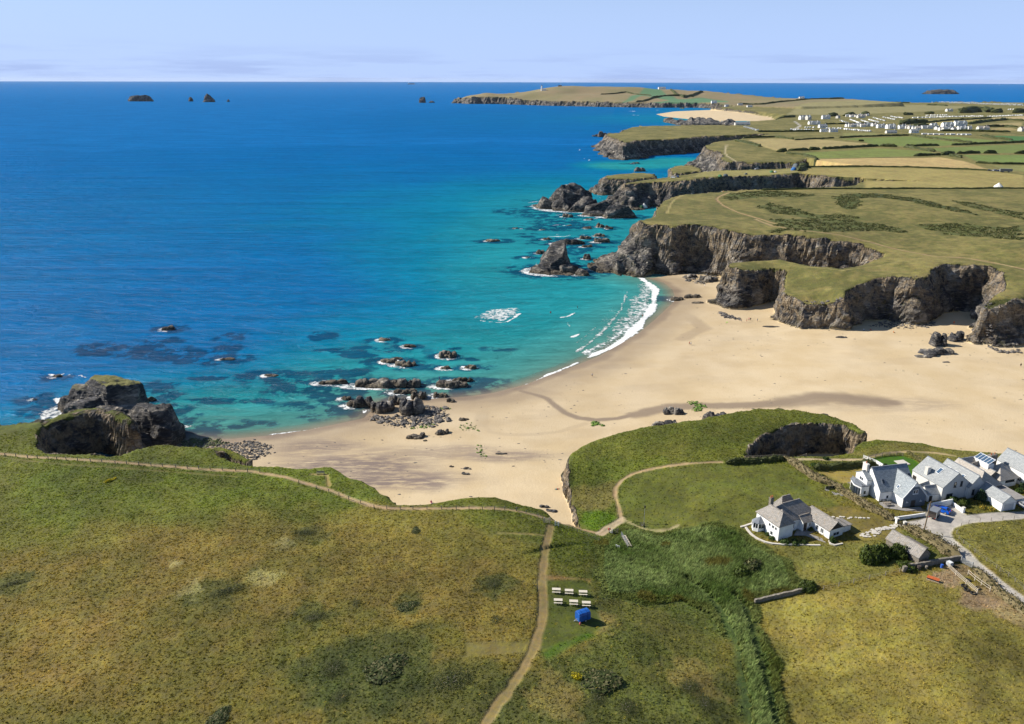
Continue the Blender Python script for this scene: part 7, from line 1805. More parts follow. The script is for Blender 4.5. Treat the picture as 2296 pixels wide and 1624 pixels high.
def car(loc, rz, label, paint_, L=4.4, W=1.78, Ht=1.45, name='car', suv=False, cat='car', rich=True):
    e = empty(name, loc, rz, label, cat)
    hl, hw = L / 2, W / 2; s = Ht / 1.45
    prof = [(-hl, .42), (-hl + .05, .78), (-hl + .35, .92), (-hl * .28, 1.0), (hl * .80, 1.0), (hl - .04, .86), (hl, .45), (hl - .1, .24), (-hl + .1, .24)]
    b = MB()
    for y, k, dz in ((-hw, .97, .0), (-hw * .96, 1.0, .01), (hw * .96, 1.0, .01), (hw, .97, .0)):
        for (x, z) in prof: b.v.append((x * k, y, z * s + (dz if z > .6 else 0)))
    n = len(prof)
    for i in range(3):
        for j in range(n): b.f.append([i * n + j, i * n + (j + 1) % n, (i + 1) * n + (j + 1) % n, (i + 1) * n + j])
    b.f.append(list(range(n))); b.f.append([3 * n + j for j in range(n)][::-1])
    b.build('body', paint_, e, bevel=.03 if rich else 0)
    x0, x1, x2, x3 = -hl * .42, -hl * .10, hl * .55, hl * .86      # windscreen foot/top, roof end, tailgate foot
    zt = Ht; zl = 1.0 * s
    wi, wt = hw * .94, hw * .74
    g = MB(); g.v = [(x0, -wi, zl), (x3, -wi, zl), (x3, wi, zl), (x0, wi, zl), (x1, -wt, zt - .06), (x2, -wt, zt - .08), (x2, wt, zt - .08), (x1, wt, zt - .06)]
    g.f = [[0, 1, 5, 4], [1, 2, 6, 5], [2, 3, 7, 6], [3, 0, 4, 7], [4, 5, 6, 7]]
    g.build('window_glass', M['glass'], e)
    r = MB().prism([(x1 - .04, -wt - .02, zt - .055), (x2 + .05, -wt - .02, zt - .075), (x2 + .05, wt + .02, zt - .075), (x1 - .04, wt + .02, zt - .055)], (0, 0, .06)); r.build('roof', paint_, e)
    pl = MB()
    for sg in (-1, 1):
        pl.bar((x0, sg * wi, zl), (x1, sg * wt, zt - .05), .07); pl.bar((x3, sg * wi, zl), (x2, sg * wt, zt - .06), .1); pl.bar(((x1 + x2) / 2, sg * (wi + .005), zl), ((x1 + x2) / 2, sg * wt, zt - .05), .08)
    pl.build('pillar', paint_, e)
    for x in (-hl * .62, hl * .60):
        for sg in (-1, 1): wheel(e, x, sg * (hw - .09), .32 * s, .2)
    if rich:
        for sg in (-1, 1):
            MB().box(hl - .12, hl + .015, sg * hw * .78 - .12, sg * hw * .78 + .12, .72 * s, .95 * s).build('tail_light', M['red'], e)
            MB().box(-hl - .01, -hl + .12, sg * hw * .74 - .16, sg * hw * .74 + .16, .62 * s, .76 * s).build('headlight', M['frame'], e)
        MB().box(hl, hl + .02, -.26, .26, .5, .62).build('number_plate', M['gold'], e)
    return e
def paint_mat(name, col):
    m, nt, b = new_mat(name); b.inputs['Base Color'].default_value = (*col, 1); b.inputs['Roughness'].default_value = .25; b.inputs['Coat Weight'].default_value = .6; b.inputs['Specular IOR Level'].default_value = .5
    return m
M['gold'] = flat_mat('yellow_plate', (.6, .42, .03), .5)
PAINT = {k: paint_mat('car_paint_' + k, c) for k, c in dict(blue=(.003, .10, .60), silver=(.35, .36, .38), white=(.68, .69, .70), red=(.40, .015, .012), black=(.015, .016, .018), navy=(.01, .03, .12), green=(.03, .09, .05)).items()}
car((111.4, 184.0, 12.62), R(-47), 'bright blue hatchback parked beside the horse trailer', PAINT['blue'])
car((134.4, 185.6, 12.6), R(100), 'silver car cut by the right picture edge beside the garage', PAINT['silver'])
# horse trailer
e = empty('horse_trailer', (108.0, 181.0, 12.55), R(46), 'grey twin axle horse trailer with brown ramp next to the blue car', 'horse trailer')
MB().prism([(-1.4, -.92, .55), (1.5, -.92, .55), (1.9, -.92, 1.3), (1.55, -.92, 2.3), (-1.4, -.92, 2.3)], (0, 1.84, 0)).build('body', M['boxgrey'], e, bevel=.04)
MB().box(-1.55, 1.7, -1.0, 1.0, 2.31, 2.42).build('roof', M['lead'], e, bevel=.03)
MB().box(-1.50, -1.42, -.85, .85, .5, 1.5).build('ramp', M['brownp'], e); MB().box(-1.48, -1.41, -.85, .85, 1.55, 2.2).build('rear_door', M['dark'], e)
for y in (-.92, .92): MB().box(-1.48, -1.38, y - .05, y + .05, .4, 2.3).build('corner_post', M['metal'], e)
for x in (-.35, .45):
    for y in (-.98, .98): wheel(e, x, y, .32, .18)
for y in (-1.0, 1.0): MB().box(-.85, .95, y - .14, y + .14, .70, .76).build('mudguard', M['black'], e)
for y in (-.7, .7): MB().box(-1.53, -1.50, y - .1, y + .1, .48, .62).build('tail_light', M['red'], e)
MB().bar((1.5, 0, .5), (2.9, 0, .5), .12).cyl((2.6, .15, 0), (2.6, .15, .6), .05).build('drawbar', M['metal'], e)

# utility pole with a wire
p = PB('Z3', 1080, 1000); e = empty('utility_pole', tuple(p), 0, 'tall brown wooden utility pole by the lane junction', 'pole')
MB().cyl((0, 0, -.5), (.35, 0, 8.8), .17, .12, 12).build('shaft', flat_mat('creosoted_wood', (.20, .145, .09), .8, .2, var=.25, scale=4), e)
MB().box(-.1, .8, -.05, .05, 8.4, 8.52).build('crossarm', M['oldwood'], e)
w = MB()
prev = None
for i in range(13):
    t = i / 12; q = (t * 34 + .3, t * 8.5, 8.5 - 3.0 * t - 1.6 * math.sin(math.pi * t))
    if prev: w.bar(prev, q, .03)
    prev = q
w.build('cable', M['black'], e)

# farmyard things
p = PB('Z5', 1392, 548); e = empty('water_tank', tuple(p), R(24), 'white caged plastic water tank by the steel gate', 'water tank')
MB().box(-.5, .5, -.55, .55, .14, 1.12).build('tank', M['plastic'], e, bevel=.05); MB().box(-.55, .55, -.6, .6, 0, .13).build('pallet', M['wood'], e)
c = MB()
for i in range(5):
    t = -.56 + i * .28
    c.bar((-.53, t, .14), (-.53, t, 1.16), .03); c.bar((.53, t, .14), (.53, t, 1.16), .03); c.bar((t * .93, -.58, .14), (t * .93, -.58, 1.16), .03); c.bar((t * .93, .58, .14), (t * .93, .58, 1.16), .03)
for z in (.2, .5, .8, 1.12):
    c.bar((-.53, -.58, z), (.53, -.58, z), .03); c.bar((-.53, .58, z), (.53, .58, z), .03); c.bar((-.53, -.58, z), (-.53, .58, z), .03); c.bar((.53, -.58, z), (.53, .58, z), .03)
c.build('cage', M['metal'], e)
def drum(x, y, key, label, mat, r=.3, h=.9):
    p = PB(key, x, y); e = empty('barrel', tuple(p), 0, label, 'barrel')
    MB().cyl((0, 0, 0), (0, 0, h), r, n=16).build('barrel_body', mat, e); b = MB()
    for z in (.1, h * .35, h * .65, h - .05): b.ring((0, 0, z), r, .025, 16, 5)
    b.build('hoop', mat, e)
drum(1300, 572, 'Z5', 'blue plastic barrel by the ruined wall', M['bluep']); drum(915, 612, 'Z5', 'small blue barrel at the foot of the stone pillar', M['bluep'], .25, .6)
drum(1022, 600, 'Z5', 'dark metal drum against the ruined wall', M['brownp'], .42, 1.1); drum(1112, 590, 'Z5', 'wooden post stump drum beside the ruined wall', M['wood'], .28, .8); drum(945, 630, 'Z5', 'black rubber tub lying before the ruined wall', M['black'], .3, .35)
p = PB('Z5', 1195, 725); e = empty('feed_trough', tuple(p), R(-38), 'long feed trough with rusty orange lid alone in the golden field', 'trough')
MB().box(-1.2, 1.2, -.33, .33, .18, .55).build('bin', M['dark'], e); MB().prism([(-1.25, -.4, .5), (1.25, -.4, .5), (1.25, .4, .72), (-1.25, .4, .72)], (0, 0, .04)).build('lid', M['orange'], e)
for y in (-.3, .3): MB().box(-1.3, 1.3, y - .04, y + .04, .02, .17).build('skid', M['palewood'], e)
for i, (x, y, lab) in enumerate([(1615, 722, 'old tyre lying inside the cattle race'), (1570, 790, 'old tyre half sunk left of the cattle race'), (1605, 838, 'old tyre with weeds in it outside the race'), (1685, 880, 'nearest old tyre at the end of the race'), (1735, 820, 'old tyre under the inner race rails')]):
    p = PB('Z5', x, y); e = empty('tyre', (p[0], p[1], p[2]), i, lab, 'tyre', 'old tyres by the cattle race'); MB().ring((0, 0, .14), .5, .17, 22, 8).build('tread', M['black'], e, smooth=True)

# ------------------------------------------------------------------ people on the beach
def person_mesh(pose):
    J = {'pel': (0, 0, .95), 'chest': (0, 0, 1.28), 'neck': (0, 0, 1.48), 'head': (0, .01, 1.63), 'crown': (0, 0, 1.74)}
    if pose == 'stand':
        J.update(lh=(-.10, 0, .90), lk=(-.11, -.02, .50), la=(-.12, .02, .09), lt=(-.12, -.16, .04), rh=(.10, 0, .90), rk=(.11, -.02, .50), ra=(.12, .02, .09), rt=(.12, -.16, .04), ls=(-.18, 0, 1.42), le=(-.25, .03, 1.14), lw=(-.26, -.05, .90), lf=(-.26, -.09, .80), rs=(.18, 0, 1.42), re=(.25, .03, 1.14), rw=(.26, -.05, .90), rf=(.26, -.09, .80))
    elif pose == 'walk':
        J.update(lh=(-.10, 0, .90), lk=(-.10, -.18, .52), la=(-.10, -.22, .10), lt=(-.10, -.38, .06), rh=(.10, 0, .90), rk=(.10, .08, .50), ra=(.10, .32, .14), rt=(.10, .20, .05), ls=(-.18, 0, 1.42), le=(-.24, .12, 1.16), lw=(-.24, .12, .92), lf=(-.24, .08, .82), rs=(.18, 0, 1.42), re=(.24, -.10, 1.16), rw=(.24, -.24, .96), rf=(.24, -.28, .87))
    elif pose == 'sit':
        J = {'pel': (0, 0, .13), 'chest': (0, .08, .45), 'neck': (0, .06, .66), 'head': (0, .03, .80), 'crown': (0, .02, .91)}
        J.update(lh=(-.10, -.02, .12), lk=(-.13, -.38, .38), la=(-.13, -.62, .08), lt=(-.13, -.78, .04), rh=(.10, -.02, .12), rk=(.13, -.38, .38), ra=(.13, -.62, .08), rt=(.13, -.78, .04), ls=(-.18, .06, .60), le=(-.25, .02, .34), lw=(-.18, -.22, .32), lf=(-.13, -.32, .34), rs=(.18, .06, .60), re=(.25, .02, .34), rw=(.18, -.22, .32), rf=(.13, -.32, .34))
    else:   # lie on the back
        J = {'pel': (0, 0, .12), 'chest': (0, .33, .13), 'neck': (0, .53, .12), 'head': (0, .68, .14), 'crown': (0, .79, .13)}
        J.update(lh=(-.10, -.05, .11), lk=(-.14, -.46, .13), la=(-.15, -.87, .08), lt=(-.17, -.92, .20), rh=(.10, -.05, .11), rk=(.14, -.44, .24), ra=(.15, -.74, .07), rt=(.15, -.88, .04), ls=(-.18, .47, .12), le=(-.32, .24, .08), lw=(-.36, .0, .07), lf=(-.36, -.1, .06), rs=(.18, .47, .12), re=(.32, .26, .08), rw=(.38, .04, .07), rf=(.39, -.06, .06))
    names = list(J); E = [('pel', 'chest'), ('chest', 'neck'), ('neck', 'head'), ('head', 'crown')]
    for s in 'lr': E += [('pel', s + 'h'), (s + 'h', s + 'k'), (s + 'k', s + 'a'), (s + 'a', s + 't'), ('chest', s + 's'), (s + 's', s + 'e'), (s + 'e', s + 'w'), (s + 'w', s + 'f')]
    rad = dict(pel=(.16, .115), chest=(.17, .12), neck=(.06, .06), head=(.095, .11), crown=(.06, .07))
    for s in 'lr': rad.update({s + 'h': (.095, .10), s + 'k': (.062, .062), s + 'a': (.042, .045), s + 't': (.04, .028), s + 's': (.065, .065), s + 'e': (.043, .043), s + 'w': (.03, .03), s + 'f': (.035, .022)})
    me = bpy.data.meshes.new('skel'); me.from_pydata([J[n] for n in names], [(names.index(a), names.index(b)) for a, b in E], [])
    o = bpy.data.objects.new('skel', me); COL.objects.link(o)
    md = o.modifiers.new('skin', 'SKIN'); md.use_smooth_shade = True
    if not me.skin_vertices: bpy.context.view_layer.objects.active = o
    for i, n in enumerate(names):
        sv = me.skin_vertices[0].data[i]; sv.radius = rad[n]; sv.use_root = (n == 'pel')
    o.modifiers.new('sub', 'SUBSURF').levels = 1
    dg = bpy.context.evaluated_depsgraph_get(); ev = o.evaluated_get(dg); out = bpy.data.meshes.new_from_object(ev)
    bpy.data.objects.remove(o); out.name = 'person_' + pose
    return out
SKIN = flat_mat('skin', (.42, .25, .17), .6, .3, var=.05)
CL = {k: flat_mat('cloth_' + k, c, .85, .2, var=.1) for k, c in dict(white=(.72, .72, .70), red=(.50, .03, .03), blue=(.03, .08, .35), black=(.02, .02, .025), pink=(.55, .13, .20), green=(.05, .30, .08), orange=(.65, .16, .03), teal=(.02, .22, .24), hair=(.05, .03, .02)).items()}
PM_ = {p: person_mesh(p) for p in ('stand', 'walk', 'sit', 'lie')}
def garment(pose, name, lo, hi, grow):
    """part of the body surface, grown outwards: lo/hi along the body axis"""
    me = PM_[pose]; ax = 1 if pose == 'lie' else 2
    V = np.array([v.co[:] for v in me.vertices]); N = np.array([v.normal[:] for v in me.vertices])
    keep = (V[:, ax] > lo) & (V[:, ax] < hi)
    fs = [[i for i in f.vertices] for f in me.polygons if all(keep[i] for i in f.vertices)]
    idx = sorted({i for f in fs for i in f}); mp = {i: k for k, i in enumerate(idx)}
    m = bpy.data.meshes.new(name); m.from_pydata([tuple(V[i] + N[i] * grow) for i in idx], [], [[mp[i] for i in f] for f in fs]); m.update()
    return m
GM = {}
RNG = dict(stand=((.98, 1.47), (.52, 1.0), (1.66, 1.9)), walk=((.98, 1.47), (.52, 1.0), (1.66, 1.9)), sit=((.16, .64), (.0, .2), (.82, 1.0)), lie=((.05, .52), (-.3, .07), (.71, .95)))
for ps, (a, b, c) in RNG.items():
    GM[ps] = (garment(ps, 'shirt', a[0], a[1], .018), garment(ps, 'shorts', b[0], b[1], .022), garment(ps, 'hair', c[0], c[1], .015))
PG = 'people on the beach and in the surf'
def person(key, x, y, pose, rz, top, low, label, zf=None, z=None):
    px, py = zc(key, [(x, y)])[0]
    if z is not None: p = (*at_z(px, py, z), z)
    else:
        q = at_z(px, py, 2.5); zz = max(gz(*q), -.35)
        for _ in range(4): q = at_z(px, py, zz); zz = max(gz(*q), -.35) if zf is None else zf
        p = (q[0], q[1], zz)
    o = link('person', PM_[pose], SKIN, loc=p, rz=rz); tag(o, label, 'person', PG)
    for m, nm, mt in zip(GM[pose], ('shirt', 'shorts', 'hair'), (top, low, 'hair')):
        if mt:
            c = bpy.data.objects.new(nm, m.copy() if m.users else m); COL.objects.link(c); c.data.materials.clear(); c.data.materials.append(CL[mt]); c.parent = o
    return o
for a in [('Z1', 428, 74, 'walk', .5, 'white', 'black', 'person in a white top walking at the water edge'), ('ZC', 107, 822, 'walk', 1.2, 'red', 'black', 'left of two people walking together on open sand'), ('ZC', 117, 822, 'walk', 1.2, 'white', 'blue', 'right of two people walking together, in white'),
          ('ZC', 208, 442, 'stand', 2, 'white', 'white', 'person in white on the sand of the inner cove'), ('ZC', 446, 672, 'stand', 0, None, 'white', 'leftmost person paddling by the cave pool'), ('ZC', 482, 672, 'stand', 1, 'red', 'red', 'person in red by the cave pool'),
          ('ZC', 496, 664, 'stand', 2, 'pink', 'black', 'person in pink by the cave pool'), ('ZC', 507, 663, 'stand', 3, 'black', 'black', 'person in black by the cave pool'), ('ZC', 552, 668, 'stand', 4, 'teal', 'blue', 'rightmost person by the cave pool, in blue'),
          ('ZC', 1247, 724, 'sit', 0, 'white', 'blue', 'person sitting on a towel under the right hand cliff'), ('ZC', 1290, 726, 'sit', 1, 'red', 'black', 'person in red sitting by the cliff rubble'), ('ZC', 1443, 742, 'sit', 2, 'orange', 'green', 'person in orange sitting in front of the rubble'),
          ('ZC', 1836, 686, 'stand', 0, 'orange', 'red', 'person in orange standing in the right hand cove'), ('ZC', 2273, 965, 'stand', 0, 'black', 'black', 'dark dressed person at the far right of the sand'),
          ('ZM', 2025, 55, 'stand', 0, 'red', 'red', 'bather waist deep behind the small breaking wave'), ('ZM', 2236, 14, 'stand', 1, 'black', 'black', 'surfer in black standing in the shallows'), ('D', 1440, 712, 'walk', 1, 'red', 'black', 'bather in red wading through the surf'),
          ('ZM', 1088, 1536, 'sit', .4, 'pink', 'blue', 'person sitting at the top of the near sand')]:
    person(a[0], a[1], a[2], a[3], a[4], a[5], a[6], a[7])
person('Z6', 553, 62, 'lie', 1.8, 'teal', 'red', 'sunbather lying on a red towel under the near rock face')
person('ZM', 1152, 572, 'stand', 2.0, 'blue', 'black', 'person in dark blue standing on the low reef rock', z=2.3)
for x, y, t, lab in [(140, 960, 'white', 'walker in white on the north clifftop path'), (151, 960, 'red', 'walker in red on the north clifftop path')]:
    q = PN('ZF', [(x, y)])[0]; o = person('ZF', x, y, 'walk', 2, t, 'black', lab, z=float(q[2]))
p = PB('ZC', 355, 657); 
q = at_z(*zc('ZC', [(355, 658)])[0], 2.6); e = empty('bodyboard', (q[0], q[1], gz(*q) + .05), .4, 'bright green bodyboard lying by the cave pool', 'bodyboard')
MB().prism([(-.55, -.27, 0), (.3, -.29, 0), (.55, -.12, .04), (.55, .12, .04), (.3, .29, 0), (-.55, .27, 0)], (0, 0, .07)).build('deck', flat_mat('lime_foam', (.25, .70, .02), .6), e)
# ------------------------------------------------------------------ campsite on the ridge
def tent(key, x, y, w, h, mat, label, kind='dome'):
    p = PN(key, [(x, y)])[0]; e = empty('tent', tuple(p), (x * .7) % 3, label, 'tent')
    if kind == 'bell':
        b = MB(); n = 12
        for i in range(n):
            a0, a1 = 6.283 * i / n, 6.283 * (i + 1) / n
            P0, P1 = (math.cos(a0) * w / 2, math.sin(a0) * w / 2), (math.cos(a1) * w / 2, math.sin(a1) * w / 2)
            b.poly([(*P0, 0), (*P1, 0), (P1[0] * .95, P1[1] * .95, h * .28), (P0[0] * .95, P0[1] * .95, h * .28)]); b.poly([(P0[0] * .95, P0[1] * .95, h * .28), (P1[0] * .95, P1[1] * .95, h * .28), (0, 0, h)])
        b.build('canvas', mat, e); MB().cyl((0, 0, 0), (0, 0, h + .2), .04, n=6).build('pole', M['wood'], e)
    else:
        b = MB(); xs = [-w / 2, -w * .35, 0, w * .35, w / 2]; hs = [.25, .8, 1.0, .85, .2]; n = 7
        for x_, k in zip(xs, hs):
            for j in range(n):
                a = math.pi * j / (n - 1); b.v.append((x_, math.cos(a) * w * .33 * (.6 + .4 * k), math.sin(a) * h * k))
        for i in range(4):
            for j in range(n - 1): b.f.append([i * n + j, i * n + j + 1, (i + 1) * n + j + 1, (i + 1) * n + j])
        b.f.append(list(range(n))); b.f.append([4 * n + j for j in range(n)][::-1])
        b.build('flysheet', mat, e, smooth=True)
        MB().prism([(w * .36, -w * .15, .02), (w * .36, w * .15, .02), (w * .36, 0, h * .6)], (.05, 0, 0)).build('door', CL['black'], e)
    return e
TM = {k: flat_mat('tent_' + k, c, .8, .2) for k, c in dict(white=(.72, .70, .64), green=(.05, .14, .06), red=(.45, .03, .02), blue=(.04, .14, .38), grey=(.10, .12, .13))  .items()}
tent('ZN', 968, 418, 7, 4.8, TM['white'], 'white bell tent near the tip of the campsite headland', 'bell'); tent('ZN', 946, 420, 6, 2.6, TM['green'], 'dark green tent beside the white bell tent')
tent('ZF', 2112, 922, 8, 4.6, TM['white'], 'white bell tent alone at the edge of the golden field', 'bell')
tent('ZF', 127, 840, 5, 2.2, TM['green'], 'small green tent left of the grey tent on the ridge'); tent('ZF', 167, 838, 5, 2.4, TM['grey'], 'small grey tent on the ridge'); tent('ZF', 313, 829, 3, 1.8, TM['grey'], 'tiny grey tent at the ridge edge')
tent('ZF', 495, 815, 6, 2.2, TM['green'], 'green tent in the middle of the campsite'); tent('ZF', 295, 789, 8, 2.6, TM['blue'], 'long blue tent at the back of the campsite'); tent('ZF', 653, 796, 9, 3.4, TM['blue'], 'largest blue tent at the right end of the campsite'); tent('ZF', 667, 780, 8, 5.0, TM['grey'], 'dark awning behind the largest blue tent')
tent('ZF', 520, 815, 4, 1.6, TM['white'], 'small white tent next to the middle green tent')
for (k, x, y, c, lab) in [('ZN', 1025, 412, 'black', 'dark car parked right of the bell tent'), ('ZF', 165, 795, 'red', 'left of the two red cars at the back of the campsite'), ('ZF', 190, 794, 'red', 'right of the two red cars at the back of the campsite'), ('ZF', 349, 788, 'red', 'red car right of the long blue tent'), ('ZF', 390, 794, 'silver', 'silver car near the red car'), ('ZN', 1180, 388, 'navy', 'navy car on the grass toward the headland'), ('ZN', 1150, 388, 'white', 'white car beside the navy car'),
                           ('ZF', 2050, 803, 'black', 'black van in the farm yard at the right'), ('ZF', 2085, 803, 'silver', 'silver van in the middle of the farm yard'), ('ZF', 2115, 806, 'navy', 'dark blue van in the farm yard')]:
    p = PN(k, [(x, y)])[0]; car(tuple(p), (x * .37) % 3, lab, PAINT[c], 5.0, 2.0, 1.9, rich=False)
p = PN('ZF', [(2165, 812)])[0]; e = empty('lorry_trailer', tuple(p), R(-10), 'grey boxy trailer at the right of the farm yard', 'trailer')
MB().box(-6, 6, -1.3, 1.3, .9, 3.6).build('box', M['boxgrey'], e); [wheel(e, x, y, .5, .3) for x in (-4, -2.6, 3) for y in (-1.2, 1.2)]

# ------------------------------------------------------------------ far hedges (one thing each)
HG = 'hedges between the far fields'
FARH = [('ZF', [(535, 665), (600, 662)], 7, 5, 'short thick hedge left of the green field'), ('ZF', [(615, 660), (700, 658), (755, 655)], 6, 4.5, 'thick hedge above the green field, left'), ('ZF', [(765, 655), (835, 650)], 6, 5, 'thick hedge above the green field, middle'), ('ZF', [(860, 648), (1000, 640), (1255, 628)], 5, 4, 'hedge running right above the green field'),
        ('ZF', [(1265, 628), (1390, 632)], 6, 5, 'thick hedge between two green fields'), ('ZF', [(1440, 635), (1520, 645), (1650, 668)], 6, 4, 'slanting hedge down the side of the green field'), ('ZF', [(1450, 630), (1600, 625), (1690, 625)], 4, 4, 'hedge under the upper green field'), ('ZF', [(1510, 697), (1600, 695), (1700, 692)], 5, 4, 'hedge at the top right of the tan field'),
        ('ZF', [(1710, 690), (1790, 680)], 7, 5, 'bushy hedge corner right of the tan field'), ('ZF', [(1820, 682), (1900, 680), (1980, 678)], 5, 4.5, 'hedge along the lower right green field'), ('ZF', [(2010, 678), (2100, 678)], 6, 5, 'clump of hedge near the right edge, lower'), ('ZF', [(2230, 680), (2330, 680)], 6, 5, 'hedge clump at the right edge, lower'),
        ('ZF', [(1760, 698), (1850, 712)], 5, 4, 'short slanting hedge beside the tan field end'), ('ZF', [(1950, 748), (2100, 755), (2300, 757)], 3, 3, 'thin hedge under the lowest green field'), ('ZF', [(740, 775), (1000, 773), (1300, 775), (1600, 782), (1800, 788), (2040, 800)], 2.2, 1.8, 'long low wall hedge between tan and golden fields'), ('ZF', [(820, 717), (780, 745), (745, 772)], 3, 2.5, 'hedge at the left end of the tan field'),
        ('ZF', [(690, 805), (720, 780), (745, 755)], 7, 6, 'dense hedge beside the largest blue tent'), ('ZF', [(420, 940), (700, 934), (1000, 932), (1400, 932), (1800, 930), (2296, 928), (2500, 928)], 2.2, 1.6, 'long dark bank along the near edge of the golden field'),
        ('ZF', [(1480, 552), (1600, 568), (1760, 585), (1920, 605)], 6, 4, 'hedge slanting between two upper green fields'), ('ZF', [(1780, 620), (2000, 612), (2296, 600), (2450, 596)], 5, 4, 'hedge along the bottom of the upper right fields'), ('ZF', [(1990, 555), (2100, 572), (2210, 585)], 6, 4, 'hedge beside the darkest green field'), ('ZF', [(240, 585), (320, 600), (410, 625)], 7, 4, 'hedge along the headland path field'),
        ('ZF', [(260, 572), (400, 566), (520, 562), (650, 580)], 4, 3.5, 'hedge at the top of the pale tan field'), ('ZF', [(660, 585), (800, 575), (940, 570)], 3, 2.5, 'hedge above the pale tan field, right'), ('ZF', [(400, 527), (600, 525), (800, 522), (960, 520)], 4, 4, 'dark hedge below the row of white caravans'), ('ZF', [(980, 568), (1130, 560), (1300, 555), (1480, 552)], 4, 3.5, 'hedge under the caravan field'),
        ('ZF', [(600, 675), (720, 690), (810, 712)], 4, 3, 'hedge down the left of the green field'), ('ZF', [(1600, 655), (1660, 662)], 5, 4, 'hedge stub by the field corner'), ('ZF', [(840, 577), (860, 575)], 9, 6, 'round bush in the upper field, left'), ('ZF', [(1120, 592), (1145, 592)], 9, 7, 'round bush at the edge of the green field'),
        ('ZF', [(250, 430), (400, 432), (540, 425), (660, 420)], 12, 9, 'dark trees behind the far sandy beach'), ('ZF', [(250, 335), (420, 335), (560, 330), (740, 322), (900, 320)], 10, 7, 'long dark hedge behind the dunes, left'), ('ZF', [(900, 322), (1100, 318), (1300, 318), (1480, 320)], 12, 8, 'long dark hedge behind the dunes, right'), ('ZF', [(1060, 308), (1170, 306)], 22, 16, 'wood on the far coast right of the cape'),
        ('ZF', [(1600, 335), (1680, 337), (1750, 340)], 14, 8, 'hedge on the golf course'), ('ZF', [(1590, 395), (1650, 395)], 20, 12, 'trees at the left of the village wood'), ('ZF', [(1850, 390), (1920, 382), (2000, 380), (2040, 385)], 36, 22, 'large dark wood behind the village'), ('ZF', [(2070, 388), (2140, 386)], 24, 16, 'wood right of the large dark wood'), ('ZF', [(2220, 390), (2296, 388)], 24, 16, 'wood at the far right of the village'),
        ('ZF', [(1600, 460), (1750, 445), (1900, 438), (2060, 425)], 6, 5, 'hedge round the pale field behind the village'), ('ZF', [(1900, 470), (2000, 455), (2160, 440)], 9, 7, 'bushy hedge right of the pale field'), ('ZF', [(2150, 440), (2296, 445)], 8, 6, 'hedge at the right edge by the tan field'), ('ZF', [(2010, 490), (2150, 488), (2250, 492)], 8, 6, 'bushes by the right hand houses'), ('ZF', [(1700, 520), (1900, 522), (2050, 525), (2200, 528)], 6, 5, 'hedge below the large white houses'),
        ('ZF', [(1420, 470), (1500, 462), (1600, 458)], 16, 12, 'dark trees among the village houses'), ('ZF', [(1500, 498), (1600, 492)], 14, 10, 'dark trees left of the large white house'), ('ZF', [(900, 415), (960, 412)], 18, 13, 'dark trees left of the caravan park'), ('ZF', [(1010, 412), (1090, 410)], 18, 13, 'dark trees at the top of the caravan park'), ('ZF', [(1140, 408), (1185, 406)], 18, 16, 'tall dark tree clump above the caravan park'), ('ZF', [(1440, 405), (1500, 403)], 14, 10, 'dark trees at the right of the caravan park'), ('ZF', [(870, 470), (1000, 470), (1250, 465)], 5, 4, 'hedge at the foot of the caravan park')]
for i, (k, pts, w, h_, lab) in enumerate(FARH):
    hedge('hedge' if w < 11 else 'tree_belt', PN(k, pts), w, h_ * .75, lab, ML['hedge'], HG if w < 11 else None, 'hedge' if w < 11 else 'trees', seed=20 + i, step=max(w * .6, 2.0))
CAPEH = [('ZH', [(1500, 272), (1700, 268), (1900, 262)], 9, 5, 'hedge along the top of the cape green field'), ('ZH', [(1780, 324), (2000, 315), (2230, 302)], 12, 7, 'hedge between the two cape green fields'), ('ZH', [(2050, 265), (2150, 275), (2296, 292)], 12, 8, 'hedge right of the white farm on the cape'), ('ZH', [(2120, 350), (2160, 352)], 14, 8, 'bush below the cape fields')]
for i, (k, pts, w, h_, lab) in enumerate(CAPEH):
    hedge('hedge', PS(k, pts, z_trevose), w, h_, lab, ML['hedge'], HG, 'hedge', seed=90 + i, step=12)

# ------------------------------------------------------------------ caravans and village houses
cv = MB(); L_, W_, H_ = 5.2, 1.7, 2.5
prof = [(-W_, .5), (-W_, 2.3), (-W_ * .55, 2.72), (0, 2.85), (W_ * .55, 2.72), (W_, 2.3), (W_, .5)]
CARA = MB().prism([(-L_, y, z) for y, z in prof], (2 * L_, 0, 0)).mesh('caravan'); M['caravan'] = flat_mat('caravan_white', (.74, .75, .75), .5, .3, var=.05); CARA.materials.append(M['caravan'])
CWIN = MB().box(-.9, .9, -W_ - .03, -W_ + .02, 1.3, 2.0).mesh('window'); CWIN.materials.append(M['glass'])
CSK = MB().box(-4.9, 4.9, -1.5, 1.5, 0, .5).mesh('skirt'); CSK.materials.append(M['boxgrey'])
def caravan(x, y, z, rz, label, group, s=1.0):
    e = empty('caravan', (x, y, z), rz, label, 'caravan', group)
    for n, m, xx in (('body', CARA, 0), ('window', CWIN, -3.2), ('window', CWIN, 0), ('window', CWIN, 3.1), ('skirt', CSK, 0)):
        o = link(n, m, None, e, (xx, 0, 0))
    e.scale = (s, s, s)
